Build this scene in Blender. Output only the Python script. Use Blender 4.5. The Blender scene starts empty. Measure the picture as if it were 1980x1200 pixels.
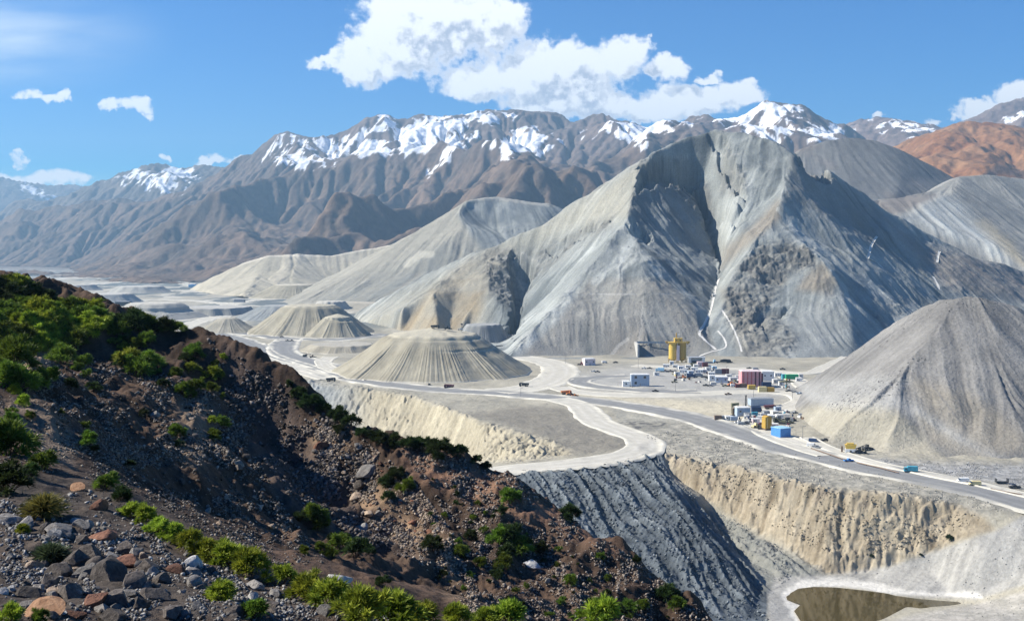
import bpy, bmesh, math, random
import numpy as np
from mathutils import Vector, Matrix
from mathutils.geometry import delaunay_2d_cdt

random.seed(7)
rng = np.random.default_rng(7)
scene = bpy.context.scene
COL = scene.collection

# ------------------------------------------------------------------ camera
F = 2123.0          # focal length in photo pixels (1980 wide)
H = 108.0           # lens height above the valley floor
HOR = 480.0         # horizon row
PITCH = math.atan((600.0 - HOR) / F)
CP, SP = math.cos(PITCH), math.sin(PITCH)

cam_d = bpy.data.cameras.new('camera')
cam = bpy.data.objects.new('camera', cam_d)
COL.objects.link(cam)
cam.location = (0, 0, H)
cam.rotation_euler = (math.pi / 2 - PITCH, 0, 0)
cam_d.sensor_width = 36.0
cam_d.lens = 36.0 * F / 1980.0
cam_d.clip_start = 0.3
cam_d.clip_end = 60000
scene.camera = cam


def ray(px, py):
    xc = (np.asarray(px, float) - 990.0) / F
    yc = -(np.asarray(py, float) - 600.0) / F
    return xc, CP + yc * SP, -SP + yc * CP          # world direction


def P(px, py, Y):
    """sight line of a photo pixel followed to distance Y"""
    a, b, c = ray(px, py)
    t = Y / b
    return np.array([a * t, b * t, H + c * t]).T


def PZ(px, py, z=0.0):
    a, b, c = ray(px, py)
    t = (z - H) / c
    return np.array([a * t, b * t, np.full_like(a * t, z)]).T


def proj(x, y, z):
    dz = z - H
    fw = y * CP - dz * SP
    up = y * SP + dz * CP
    return 990 + F * x / fw, 600 - F * up / fw


# ------------------------------------------------------------------ noise
def _hash(ix, iy, seed):
    n = (ix.astype(np.int64) * 374761393 + iy.astype(np.int64) * 668265263 + seed * 1442695041) & 0x7fffffff
    n = ((n ^ (n >> 13)) * 1274126177) & 0x7fffffff
    n = (n ^ (n >> 16)) & 0x7fffffff
    return n


def perlin(x, y, seed=0):
    x = np.asarray(x, float); y = np.asarray(y, float)
    ix = np.floor(x); iy = np.floor(y)
    fx = x - ix; fy = y - iy
    ux = fx * fx * fx * (fx * (fx * 6 - 15) + 10)
    uy = fy * fy * fy * (fy * (fy * 6 - 15) + 10)
    def g(ox, oy):
        a = _hash(ix + ox, iy + oy, seed) * (2 * math.pi / 0x7fffffff)
        return np.cos(a) * (fx - ox) + np.sin(a) * (fy - oy)
    n00, n10, n01, n11 = g(0, 0), g(1, 0), g(0, 1), g(1, 1)
    a = n00 + ux * (n10 - n00); b = n01 + ux * (n11 - n01)
    return (a + uy * (b - a)) * 1.5


def fbm(x, y, octv=5, seed=0, gain=0.5, lac=2.03):
    r = 0; a = 1.0; s = 0
    for i in range(octv):
        r = r + a * perlin(x, y, seed + i * 17); s += a
        x = x * lac + 3.1; y = y * lac - 1.7; a *= gain
    return r / s * 1.3


def ridged(x, y, octv=5, seed=0, gain=0.5):
    r = 0; a = 1.0; s = 0; w = 1.0
    for i in range(octv):
        n = 1 - np.abs(perlin(x, y, seed + i * 31))
        n = n * n
        r = r + a * n * w; s += a
        w = np.clip(n * 1.6, 0, 1)
        x = x * 2.07 + 5.2; y = y * 2.07 + 1.3; a *= gain
    return r / s


def sstep(a, b, x):
    t = np.clip((x - a) / (b - a), 0, 1)
    return t * t * (3 - 2 * t)


def blur(a, n):
    if n <= 0: return a
    k = np.exp(-0.5 * (np.arange(-2 * n, 2 * n + 1) / n) ** 2); k /= k.sum()
    m = len(k) // 2
    b = np.pad(a, m, mode='edge')
    o = 0
    for i, w in enumerate(k): o = o + w * b[i:i + a.shape[0], :]
    p = 0
    for i, w in enumerate(k): p = p + w * o[:, i:i + a.shape[1]]
    return p


class Raster:
    """height raster on a square grid (rows = y)"""
    def __init__(s, x0, x1, y0, y1, res):
        s.x0, s.y0, s.res = x0, y0, res
        s.nx = int((x1 - x0) / res) + 1; s.ny = int((y1 - y0) / res) + 1
        s.X, s.Y = np.meshgrid(x0 + np.arange(s.nx) * res, y0 + np.arange(s.ny) * res)
        s.Z = np.full((s.ny, s.nx), np.nan)

    def cdt(s, pts, edges):
        v2 = [Vector((float(p[0]), float(p[1]))) for p in pts]
        vo, eo, fo, ov, oe, of = delaunay_2d_cdt(v2, edges, [], 0, 1e-3)
        zz = []
        for i, v in enumerate(vo):
            if ov[i]: zz.append(pts[ov[i][0]][2])
            else:
                d = [((p[0] - v.x) ** 2 + (p[1] - v.y) ** 2, p[2]) for p in pts]
                d.sort(); w = [1 / (q[0] + .01) for q in d[:3]]
                zz.append(sum(a * q[1] for a, q in zip(w, d[:3])) / sum(w))
        for f in fo:
            for k in range(1, len(f) - 1):
                i, j, l = f[0], f[k], f[k + 1]
                (ax, ay), (bx, by), (cx, cy) = vo[i], vo[j], vo[l]
                i0 = max(0, int((min(ax, bx, cx) - s.x0) / s.res)); i1 = min(s.nx, int((max(ax, bx, cx) - s.x0) / s.res) + 2)
                j0 = max(0, int((min(ay, by, cy) - s.y0) / s.res)); j1 = min(s.ny, int((max(ay, by, cy) - s.y0) / s.res) + 2)
                if i0 >= i1 or j0 >= j1: continue
                X = s.X[j0:j1, i0:i1]; Y = s.Y[j0:j1, i0:i1]
                D = (by - cy) * (ax - cx) + (cx - bx) * (ay - cy)
                if abs(D) < 1e-9: continue
                u = ((by - cy) * (X - cx) + (cx - bx) * (Y - cy)) / D
                v = ((cy - ay) * (X - cx) + (ax - cx) * (Y - cy)) / D
                w = 1 - u - v
                m = (u >= -1e-6) & (v >= -1e-6) & (w >= -1e-6)
                s.Z[j0:j1, i0:i1][m] = (u * zz[i] + v * zz[j] + w * zz[l])[m]

    def sample(s, x, y, A=None):
        A = s.Z if A is None else A
        fx = np.clip((np.asarray(x, float) - s.x0) / s.res, 0, s.nx - 1.001); fy = np.clip((np.asarray(y, float) - s.y0) / s.res, 0, s.ny - 1.001)
        i = fx.astype(int); j = fy.astype(int); fx = fx - i; fy = fy - j
        return (A[j, i] * (1 - fx) + A[j, i + 1] * fx) * (1 - fy) + (A[j + 1, i] * (1 - fx) + A[j + 1, i + 1] * fx) * fy

    def grad(s, Z=None):
        Z = s.Z if Z is None else Z
        gy, gx = np.gradient(Z, s.res)
        return gx, gy

    def lic(s, noise, steps, sm=3, Z=None):
        """noise smeared along the fall line: runnels and streaks of a loose slope"""
        gx, gy = s.grad(blur(s.Z if Z is None else Z, sm))
        l = np.sqrt(gx * gx + gy * gy) + 1e-9
        gx /= l; gy /= l
        J, I = np.meshgrid(np.arange(s.ny, dtype=float), np.arange(s.nx, dtype=float), indexing='ij')
        acc = noise.copy(); n = 1
        for sg in (1, -1):
            i = I.copy(); j = J.copy()
            for k in range(steps):
                ii = np.clip(np.rint(i), 0, s.nx - 1).astype(np.int32); jj = np.clip(np.rint(j), 0, s.ny - 1).astype(np.int32)
                i += sg * gx[jj, ii]; j += sg * gy[jj, ii]
                ii = np.clip(np.rint(i), 0, s.nx - 1).astype(np.int32); jj = np.clip(np.rint(j), 0, s.ny - 1).astype(np.int32)
                acc += noise[jj, ii]; n += 1
        a = acc / n
        return (a - a.mean()) / (a.std() + 1e-9)


def chain(pts, edges, line):
    """add a polyline of 3D points to a point list with its edges"""
    st = len(pts)
    for p in line: pts.append(tuple(float(q) for q in p))
    for i in range(st, len(pts) - 1): edges.append((i, i + 1))
    return st


def inpoly(px, py, poly):
    r = np.zeros(np.shape(px), bool)
    n = len(poly)
    for i in range(n):
        x1, y1 = poly[i]; x2, y2 = poly[(i + 1) % n]
        if y1 == y2: continue
        c = ((y1 > py) != (y2 > py)) & (px < (x2 - x1) * (py - y1) / (y2 - y1) + x1)
        r ^= c
    return r


def polydist(px, py, poly, closed=True):
    d = np.full(np.shape(px), 1e9)
    n = len(poly)
    for i in range(n if closed else n - 1):
        x1, y1 = poly[i]; x2, y2 = poly[(i + 1) % n]
        dx, dy = x2 - x1, y2 - y1
        t = np.clip(((px - x1) * dx + (py - y1) * dy) / (dx * dx + dy * dy + 1e-9), 0, 1)
        d = np.minimum(d, np.hypot(px - x1 - t * dx, py - y1 - t * dy))
    return d


def sdpoly(px, py, poly):
    d = polydist(px, py, poly)
    return np.where(inpoly(px, py, poly), -d, d)


# ------------------------------------------------------------------ mesh helpers
def mesh_np(name, V, Fq, mat=None, col=None, smooth=True, parent=None):
    me = bpy.data.meshes.new(name)
    V = np.ascontiguousarray(V, np.float32).reshape(-1, 3)
    Fq = np.ascontiguousarray(Fq, np.int32)
    k = Fq.shape[1]; n = len(Fq)
    me.vertices.add(len(V)); me.vertices.foreach_set('co', V.ravel())
    me.loops.add(n * k); me.loops.foreach_set('vertex_index', Fq.ravel())
    me.polygons.add(n)
    me.polygons.foreach_set('loop_start', np.arange(0, n * k, k, dtype=np.int32))
    try: me.polygons.foreach_set('loop_total', np.full(n, k, np.int32))
    except Exception: pass
    me.update(calc_edges=True)
    if smooth: me.polygons.foreach_set('use_smooth', np.ones(n, bool))
    if col is not None:
        at = me.attributes.new('Col', 'FLOAT_COLOR', 'POINT')
        c = np.ones((len(V), 4), np.float32); c[:, :3] = np.clip(col.reshape(-1, 3), 0, 1)
        at.data.foreach_set('color', c.ravel())
    if mat: me.materials.append(mat)
    o = bpy.data.objects.new(name, me); COL.objects.link(o)
    if parent: o.parent = parent
    return o


def grid_faces(ny, nx, mask=None, wrap=False):
    j, i = np.meshgrid(np.arange(ny - 1), np.arange(nx if wrap else nx - 1), indexing='ij')
    i2 = (i + 1) % nx
    a = j * nx + i; b = j * nx + i2; c = (j + 1) * nx + i2; d = (j + 1) * nx + i
    q = np.stack([a, b, c, d], -1)
    if mask is not None:
        m = mask[:-1, :-1] & mask[1:, 1:] & mask[:-1, 1:] & mask[1:, :-1]
        q = q[m]
    return q.reshape(-1, 4)


def compact(V, Fq, *att):
    used = np.zeros(len(V), bool); used[Fq.ravel()] = True
    idx = np.cumsum(used) - 1
    return (V[used], idx[Fq]) + tuple(a[used] for a in att)


def structure(o):
    o['kind'] = 'structure'; return o


def tag(o, label, cat, group=None):
    o['label'] = label; o['category'] = cat
    if group: o['group'] = group
    return o


def lerp3(a, b, t):
    return np.asarray(a) + (np.asarray(b) - np.asarray(a)) * np.asarray(t)[..., None]


# ------------------------------------------------------------------ materials
def new_mat(name):
    m = bpy.data.materials.new(name); m.use_nodes = True
    nt = m.node_tree
    b = nt.nodes['Principled BSDF']
    return m, nt, b


def N(nt, typ, **kw):
    n = nt.nodes.new(typ)
    for k, v in kw.items():
        if k.startswith('i_'):
            key = k[2:]; key = int(key) if key.isdigit() else key.replace('_', ' ')
            n.inputs[key].default_value = v
        else: setattr(n, k, v)
    return n


def terrain_mat(name, scale, bump, var=0.35, rough=0.95, bdist=1.0, spots=None, spec=0.15):
    """albedo from the surface's own colour attribute, broken up by noise; relief by bump. scale = size in metres of the grain"""
    m, nt, b = new_mat(name)
    L = nt.links.new
    tc = N(nt, 'ShaderNodeTexCoord')
    at = N(nt, 'ShaderNodeAttribute', attribute_name='Col')
    n1 = N(nt, 'ShaderNodeTexNoise'); n1.inputs['Scale'].default_value = 1.0 / scale; n1.inputs['Detail'].default_value = 8; n1.inputs['Roughness'].default_value = 0.65
    n2 = N(nt, 'ShaderNodeTexNoise'); n2.inputs['Scale'].default_value = 0.13 / scale; n2.inputs['Detail'].default_value = 5
    L(tc.outputs['Object'], n1.inputs['Vector']); L(tc.outputs['Object'], n2.inputs['Vector'])
    mr = N(nt, 'ShaderNodeMapRange'); mr.inputs['From Min'].default_value = 0.3; mr.inputs['From Max'].default_value = 0.7
    mr.inputs['To Min'].default_value = 1 - var; mr.inputs['To Max'].default_value = 1 + var
    L(n1.outputs['Fac'], mr.inputs['Value'])
    mr2 = N(nt, 'ShaderNodeMapRange'); mr2.inputs['From Min'].default_value = 0.3; mr2.inputs['From Max'].default_value = 0.7
    mr2.inputs['To Min'].default_value = 1 - var * .5; mr2.inputs['To Max'].default_value = 1 + var * .5
    L(n2.outputs['Fac'], mr2.inputs['Value'])
    mu = N(nt, 'ShaderNodeMath', operation='MULTIPLY'); L(mr.outputs[0], mu.inputs[0]); L(mr2.outputs[0], mu.inputs[1])
    vm = N(nt, 'ShaderNodeVectorMath', operation='SCALE'); L(at.outputs['Color'], vm.inputs[0]); L(mu.outputs[0], vm.inputs['Scale'])
    L(vm.outputs[0], b.inputs['Base Color'])
    bp = N(nt, 'ShaderNodeBump'); bp.inputs['Strength'].default_value = bump; bp.inputs['Distance'].default_value = bdist * scale
    L(n1.outputs['Fac'], bp.inputs['Height']); L(bp.outputs[0], b.inputs['Normal'])
    b.inputs['Roughness'].default_value = rough
    b.inputs['Specular IOR Level'].default_value = spec
    return m


def plain_mat(name, rgb, rough=0.7, var=0.25, scale=1.5, metal=0.0, bump=0.0, spec=0.3):
    m, nt, b = new_mat(name)
    L = nt.links.new
    tc = N(nt, 'ShaderNodeTexCoord')
    n1 = N(nt, 'ShaderNodeTexNoise'); n1.inputs['Scale'].default_value = scale; n1.inputs['Detail'].default_value = 6; n1.inputs['Roughness'].default_value = .6
    L(tc.outputs['Object'], n1.inputs['Vector'])
    mr = N(nt, 'ShaderNodeMapRange'); mr.inputs['From Min'].default_value = .3; mr.inputs['From Max'].default_value = .7
    mr.inputs['To Min'].default_value = 1 - var; mr.inputs['To Max'].default_value = 1 + var
    L(n1.outputs['Fac'], mr.inputs['Value'])
    vm = N(nt, 'ShaderNodeVectorMath', operation='SCALE'); vm.inputs[0].default_value = rgb; L(mr.outputs[0], vm.inputs['Scale'])
    L(vm.outputs[0], b.inputs['Base Color'])
    b.inputs['Roughness'].default_value = rough; b.inputs['Metallic'].default_value = metal
    b.inputs['Specular IOR Level'].default_value = spec
    if bump:
        bp = N(nt, 'ShaderNodeBump'); bp.inputs['Strength'].default_value = bump; bp.inputs['Distance'].default_value = .1
        L(n1.outputs['Fac'], bp.inputs['Height']); L(bp.outputs[0], b.inputs['Normal'])
    return m
# ------------------------------------------------------------------ sun, sky with clouds, haze
SUN_EL = math.radians(38.0)
SUN_AZ = math.radians(4.0)          # a little ahead of due left
SUN = Vector((-math.cos(SUN_EL) * math.cos(SUN_AZ), math.cos(SUN_EL) * math.sin(SUN_AZ), math.sin(SUN_EL)))
sl = bpy.data.lights.new('sun', 'SUN'); sl.energy = 5.0; sl.angle = math.radians(0.5); sl.color = (1.0, 0.93, 0.80)
so = bpy.data.objects.new('sun', sl); COL.objects.link(so)
so.rotation_euler = SUN.to_track_quat('Z', 'Y').to_euler()

world = bpy.data.worlds.new('World'); scene.world = world; world.use_nodes = True
nt = world.node_tree; nt.nodes.clear(); L = nt.links.new
out = N(nt, 'ShaderNodeOutputWorld'); bg = N(nt, 'ShaderNodeBackground'); bg.inputs['Strength'].default_value = 0.066
L(bg.outputs[0], out.inputs['Surface'])
sky = N(nt, 'ShaderNodeTexSky', sky_type='NISHITA', sun_disc=False)
sky.sun_elevation = SUN_EL
sky.sun_rotation = -math.pi / 2 + SUN_AZ
sky.altitude = 2200; sky.air_density = 1.0; sky.dust_density = 0.6; sky.ozone_density = 2.0
hsv = N(nt, 'ShaderNodeHueSaturation'); hsv.inputs['Saturation'].default_value = 2.5; hsv.inputs['Hue'].default_value = .512
hsv.inputs['Value'].default_value = 1.12
L(sky.outputs[0], hsv.inputs['Color'])
tc = N(nt, 'ShaderNodeTexCoord')
sx = N(nt, 'ShaderNodeSeparateXYZ'); L(tc.outputs['Generated'], sx.inputs[0])
ymax = N(nt, 'ShaderNodeMath', operation='MAXIMUM'); ymax.inputs[1].default_value = 0.05; L(sx.outputs['Y'], ymax.inputs[0])
du = N(nt, 'ShaderNodeMath', operation='DIVIDE'); L(sx.outputs['X'], du.inputs[0]); L(ymax.outputs[0], du.inputs[1])
dv = N(nt, 'ShaderNodeMath', operation='DIVIDE'); L(sx.outputs['Z'], dv.inputs[0]); L(ymax.outputs[0], dv.inputs[1])
uv = N(nt, 'ShaderNodeCombineXYZ'); L(du.outputs[0], uv.inputs['X']); L(dv.outputs[0], uv.inputs['Y'])

CLOUDS = [(850, 40, 150, 85), (780, 90, 100, 65), (715, 135, 62, 38), (935, 45, 85, 60), (985, 35, 32, 32), (755, 20, 52, 50), (690, 110, 30, 40),
          (1090, 135, 130, 58), (1200, 115, 58, 36), (1010, 150, 100, 48), (910, 160, 70, 34), (1110, 185, 100, 40), (1050, 205, 80, 34), (1232, 98, 22, 20),
          (1190, 205, 62, 26), (1320, 200, 95, 36), (1430, 178, 50, 24), (1380, 192, 60, 26), (1250, 218, 70, 20),
          (1300, 134, 42, 26), (606, 126, 24, 17), (640, 118, 26, 12), (657, 106, 13, 12),
          (60, 182, 26, 12), (95, 190, 34, 10), (122, 184, 16, 7), (267, 203, 26, 17), (222, 205, 24, 9), (283, 225, 18, 9),
          (85, 345, 95, 15), (135, 345, 42, 15), (25, 345, 45, 16), (33, 303, 15, 10), (318, 297, 10, 8), (405, 312, 38, 10), (462, 305, 16, 10),
          (1905, 208, 58, 22), (1968, 182, 42, 26), (1868, 224, 26, 12), (1803, 234, 24, 9), (1375, 150, 18, 9), (1705, 222, 14, 6)]
grp = bpy.data.node_groups.new('cloud_field', 'ShaderNodeTree')
grp.interface.new_socket('Vector', in_out='INPUT', socket_type='NodeSocketVector')
grp.interface.new_socket('Field', in_out='OUTPUT', socket_type='NodeSocketFloat')
gl = grp.links.new
gi = grp.nodes.new('NodeGroupInput'); go = grp.nodes.new('NodeGroupOutput')
nz = N(grp, 'ShaderNodeTexNoise'); nz.inputs['Scale'].default_value = 34; nz.inputs['Detail'].default_value = 9; nz.inputs['Roughness'].default_value = .58
gl(gi.outputs[0], nz.inputs['Vector'])
ns = N(grp, 'ShaderNodeVectorMath', operation='SUBTRACT'); ns.inputs[1].default_value = (.5, .5, .5); gl(nz.outputs['Color'], ns.inputs[0])
nsc = N(grp, 'ShaderNodeVectorMath', operation='MULTIPLY'); nsc.inputs[1].default_value = (.046, .034, 0); gl(ns.outputs[0], nsc.inputs[0])
na = N(grp, 'ShaderNodeVectorMath', operation='ADD'); gl(gi.outputs[0], na.inputs[0]); gl(nsc.outputs[0], na.inputs[1])
acc = None
for (cx, cy, rx, ry) in CLOUDS:
    a, b, c = ray(cx, cy)
    s = N(grp, 'ShaderNodeVectorMath', operation='SUBTRACT'); s.inputs[1].default_value = (a / b, c / b, 0); gl(na.outputs[0], s.inputs[0])
    m = N(grp, 'ShaderNodeVectorMath', operation='MULTIPLY'); m.inputs[1].default_value = (F / rx / 1.08, F / ry / 1.08, 0); gl(s.outputs[0], m.inputs[0])
    d = N(grp, 'ShaderNodeVectorMath', operation='DOT_PRODUCT'); gl(m.outputs[0], d.inputs[0]); gl(m.outputs[0], d.inputs[1])
    if ry < 18:      # thin scraps stay half transparent
        w_ = N(grp, 'ShaderNodeMath', operation='MULTIPLY_ADD'); w_.inputs[1].default_value = .62; w_.inputs[2].default_value = .36; gl(d.outputs['Value'], w_.inputs[0])
        q = N(grp, 'ShaderNodeMath', operation='SMOOTH_MIN'); q.inputs[2].default_value = .35; gl(acc, q.inputs[0]); gl(w_.outputs[0], q.inputs[1]); acc = q.outputs[0]
    elif acc is None: acc = d.outputs['Value']
    else:
        q = N(grp, 'ShaderNodeMath', operation='SMOOTH_MIN'); q.inputs[2].default_value = .45; gl(acc, q.inputs[0]); gl(d.outputs['Value'], q.inputs[1]); acc = q.outputs[0]
inv = N(grp, 'ShaderNodeMath', operation='SUBTRACT'); inv.inputs[0].default_value = 1.0; gl(acc, inv.inputs[1])
iv2 = N(grp, 'ShaderNodeMath', operation='MULTIPLY'); iv2.inputs[1].default_value = 1.7; gl(inv.outputs[0], iv2.inputs[0]); inv = iv2
nz2 = N(grp, 'ShaderNodeTexNoise'); nz2.inputs['Scale'].default_value = 72; nz2.inputs['Detail'].default_value = 10; nz2.inputs['Roughness'].default_value = .60
gl(gi.outputs[0], nz2.inputs['Vector'])
ma = N(grp, 'ShaderNodeMath', operation='MULTIPLY_ADD'); ma.inputs[1].default_value = 3.6; gl(nz2.outputs['Fac'], ma.inputs[0]); gl(inv.outputs[0], ma.inputs[2])
mb = N(grp, 'ShaderNodeMath', operation='SUBTRACT'); mb.inputs[1].default_value = 1.76; gl(ma.outputs[0], mb.inputs[0])
gl(mb.outputs[0], go.inputs[0])

g1 = N(nt, 'ShaderNodeGroup'); g1.node_tree = grp; L(uv.outputs[0], g1.inputs[0])
off = N(nt, 'ShaderNodeVectorMath', operation='ADD'); off.inputs[1].default_value = (-.017, .019, 0); L(uv.outputs[0], off.inputs[0])
g2 = N(nt, 'ShaderNodeGroup'); g2.node_tree = grp; L(off.outputs[0], g2.inputs[0])
alpha = N(nt, 'ShaderNodeMapRange', interpolation_type='SMOOTHSTEP'); alpha.inputs['From Min'].default_value = -0.22; alpha.inputs['From Max'].default_value = 0.95
L(g1.outputs[0], alpha.inputs['Value'])
dif = N(nt, 'ShaderNodeMath', operation='SUBTRACT'); L(g2.outputs[0], dif.inputs[0]); L(g1.outputs[0], dif.inputs[1])
dm = N(nt, 'ShaderNodeMapRange', interpolation_type='SMOOTHSTEP'); dm.inputs['From Min'].default_value = -0.5; dm.inputs['From Max'].default_value = 0.7
L(dif.outputs[0], dm.inputs['Value'])
thick = N(nt, 'ShaderNodeMapRange', interpolation_type='SMOOTHSTEP'); thick.inputs['From Min'].default_value = .2; thick.inputs['From Max'].default_value = 1.3
L(g1.outputs[0], thick.inputs['Value'])
shd = N(nt, 'ShaderNodeMath', operation='MULTIPLY'); L(dm.outputs[0], shd.inputs[0]); L(thick.outputs[0], shd.inputs[1])  # cloud shade put into the colour, greyer away from the sun
ccol = N(nt, 'ShaderNodeMix', data_type='RGBA'); ccol.inputs['A'].default_value = (10.6, 10.6, 10.6, 1); ccol.inputs['B'].default_value = (4.6, 5.0, 6.0, 1)
L(shd.outputs[0], ccol.inputs['Factor'])
cmix = N(nt, 'ShaderNodeMix', data_type='RGBA'); L(alpha.outputs[0], cmix.inputs['Factor']); L(ccol.outputs['Result'], cmix.inputs['B'])
# thin cirrus in the upper left
cm = N(nt, 'ShaderNodeMapping'); cm.inputs['Scale'].default_value = (4, 22, 1); cm.inputs['Rotation'].default_value = (0, 0, .16); L(uv.outputs[0], cm.inputs['Vector'])
cn = N(nt, 'ShaderNodeTexNoise'); cn.inputs['Scale'].default_value = 1.3; cn.inputs['Detail'].default_value = 6; cn.inputs['Roughness'].default_value = .5; L(cm.outputs[0], cn.inputs['Vector'])
a0, b0, c0 = ray(-60, 75)
cs = N(nt, 'ShaderNodeVectorMath', operation='SUBTRACT'); cs.inputs[1].default_value = (a0 / b0, c0 / b0, 0); L(uv.outputs[0], cs.inputs[0])
cmu = N(nt, 'ShaderNodeVectorMath', operation='MULTIPLY'); cmu.inputs[1].default_value = (F / 430, F / 130, 0); L(cs.outputs[0], cmu.inputs[0])
cl = N(nt, 'ShaderNodeVectorMath', operation='LENGTH'); L(cmu.outputs[0], cl.inputs[0])
cr = N(nt, 'ShaderNodeMapRange', interpolation_type='SMOOTHSTEP'); cr.inputs['From Min'].default_value = 1.0; cr.inputs['From Max'].default_value = 0.0; L(cl.outputs['Value'], cr.inputs['Value'])
cn2 = N(nt, 'ShaderNodeMapRange', interpolation_type='SMOOTHSTEP'); cn2.inputs['From Min'].default_value = .22; cn2.inputs['From Max'].default_value = .75; L(cn.outputs['Fac'], cn2.inputs['Value'])
cf = N(nt, 'ShaderNodeMath', operation='MULTIPLY'); L(cr.outputs[0], cf.inputs[0]); L(cn2.outputs[0], cf.inputs[1])
cmix0 = N(nt, 'ShaderNodeMix', data_type='RGBA'); L(cf.outputs[0], cmix0.inputs['Factor']); cmix0.inputs['B'].default_value = (7.6, 8.5, 9.4, 1)
L(hsv.outputs[0], cmix0.inputs['A']); L(cmix0.outputs['Result'], cmix.inputs['A'])
L(cmix.outputs['Result'], bg.inputs['Color'])

# haze: one closed box of even air
hx0, hx1, hy0, hy1, hz0, hz1 = -9000, 7000, -60, 15500, -60, 1650
HV = np.array([[x, y, z] for x in (hx0, hx1) for y in (hy0, hy1) for z in (hz0, hz1)], float)
HF = np.array([[0, 1, 3, 2], [4, 6, 7, 5], [0, 4, 5, 1], [2, 3, 7, 6], [0, 2, 6, 4], [1, 5, 7, 3]])
hm = bpy.data.materials.new('haze_air'); hm.use_nodes = True
hn = hm.node_tree; hn.nodes.clear()
ho = N(hn, 'ShaderNodeOutputMaterial'); hv = N(hn, 'ShaderNodeVolumePrincipled')
hv.inputs['Color'].default_value = (0.42, 0.70, 1.0, 1); hv.inputs['Density'].default_value = 7.8e-5; hv.inputs['Anisotropy'].default_value = 0.15
hn.links.new(hv.outputs[0], ho.inputs['Volume'])
hz = mesh_np('haze', HV, HF, hm, smooth=False); hz['kind'] = 'stuff'

scene.view_settings.view_transform = 'Standard'
try: scene.view_settings.look = 'None'
except Exception: pass
scene.view_settings.exposure = 0.98
scene.view_settings.gamma = 1.0
scene.cycles.use_denoising = True
try:
    scene.cycles.denoiser = 'OPENIMAGEDENOISE'
    scene.cycles.denoising_input_passes = 'RGB_ALBEDO_NORMAL'
    scene.cycles.denoising_prefilter = 'ACCURATE'
except Exception as e: print('denoiser', e)
scene.cycles.max_bounces = 4; scene.cycles.diffuse_bounces = 2; scene.cycles.glossy_bounces = 2
scene.cycles.volume_bounces = 0; scene.cycles.transparent_max_bounces = 8
# ------------------------------------------------------------------ far snowy ranges
def flow_erode(Z, res, iters, K, m=0.5, floor=None):
    ny, nx = Z.shape; n = nx * ny
    offs = [(-1, -1, 1.414), (-1, 0, 1), (-1, 1, 1.414), (0, -1, 1), (0, 1, 1), (1, -1, 1.414), (1, 0, 1), (1, 1, 1.414)]
    idx = np.arange(n).reshape(ny, nx)
    for it in range(iters):
        pad = np.pad(Z, 1, mode='edge')
        best = np.zeros_like(Z); rec = idx.copy(); dist = np.ones_like(Z)
        for dj, di, dd in offs:
            nb = pad[1 + dj:1 + dj + ny, 1 + di:1 + di + nx]
            sl = (Z - nb) / dd
            jj = np.clip(np.arange(ny)[:, None] + dj, 0, ny - 1); ii = np.clip(np.arange(nx)[None, :] + di, 0, nx - 1)
            b = sl > best
            best = np.where(b, sl, best); rec = np.where(b, jj * nx + ii, rec); dist = np.where(b, dd, dist)
        order = np.argsort(-Z.ravel(), kind='stable').tolist()
        r = rec.ravel().tolist(); A = [1.0] * n
        for i in order:
            k = r[i]
            if k != i: A[k] += A[i]
        A = np.array(A)
        Fc = (K * A ** m / dist.ravel()).tolist()
        z = Z.ravel().tolist()
        for i in reversed(order):
            k = r[i]
            if k != i:
                f = Fc[i]
                z[i] = (z[i] + f * z[k]) / (1 + f)
        Z = np.array(z).reshape(ny, nx)
    return Z, A.reshape(ny, nx)


def upsample(Z, k):
    ny, nx = Z.shape
    j = np.linspace(0, ny - 1, (ny - 1) * k + 1); i = np.linspace(0, nx - 1, (nx - 1) * k + 1)
    I, J = np.meshgrid(i, j)
    i0 = np.minimum(I.astype(int), nx - 2); j0 = np.minimum(J.astype(int), ny - 2)
    fx = I - i0; fy = J - j0
    return (Z[j0, i0] * (1 - fx) + Z[j0, i0 + 1] * fx) * (1 - fy) + (Z[j0 + 1, i0] * (1 - fx) + Z[j0 + 1, i0 + 1] * fx) * fy


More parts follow.
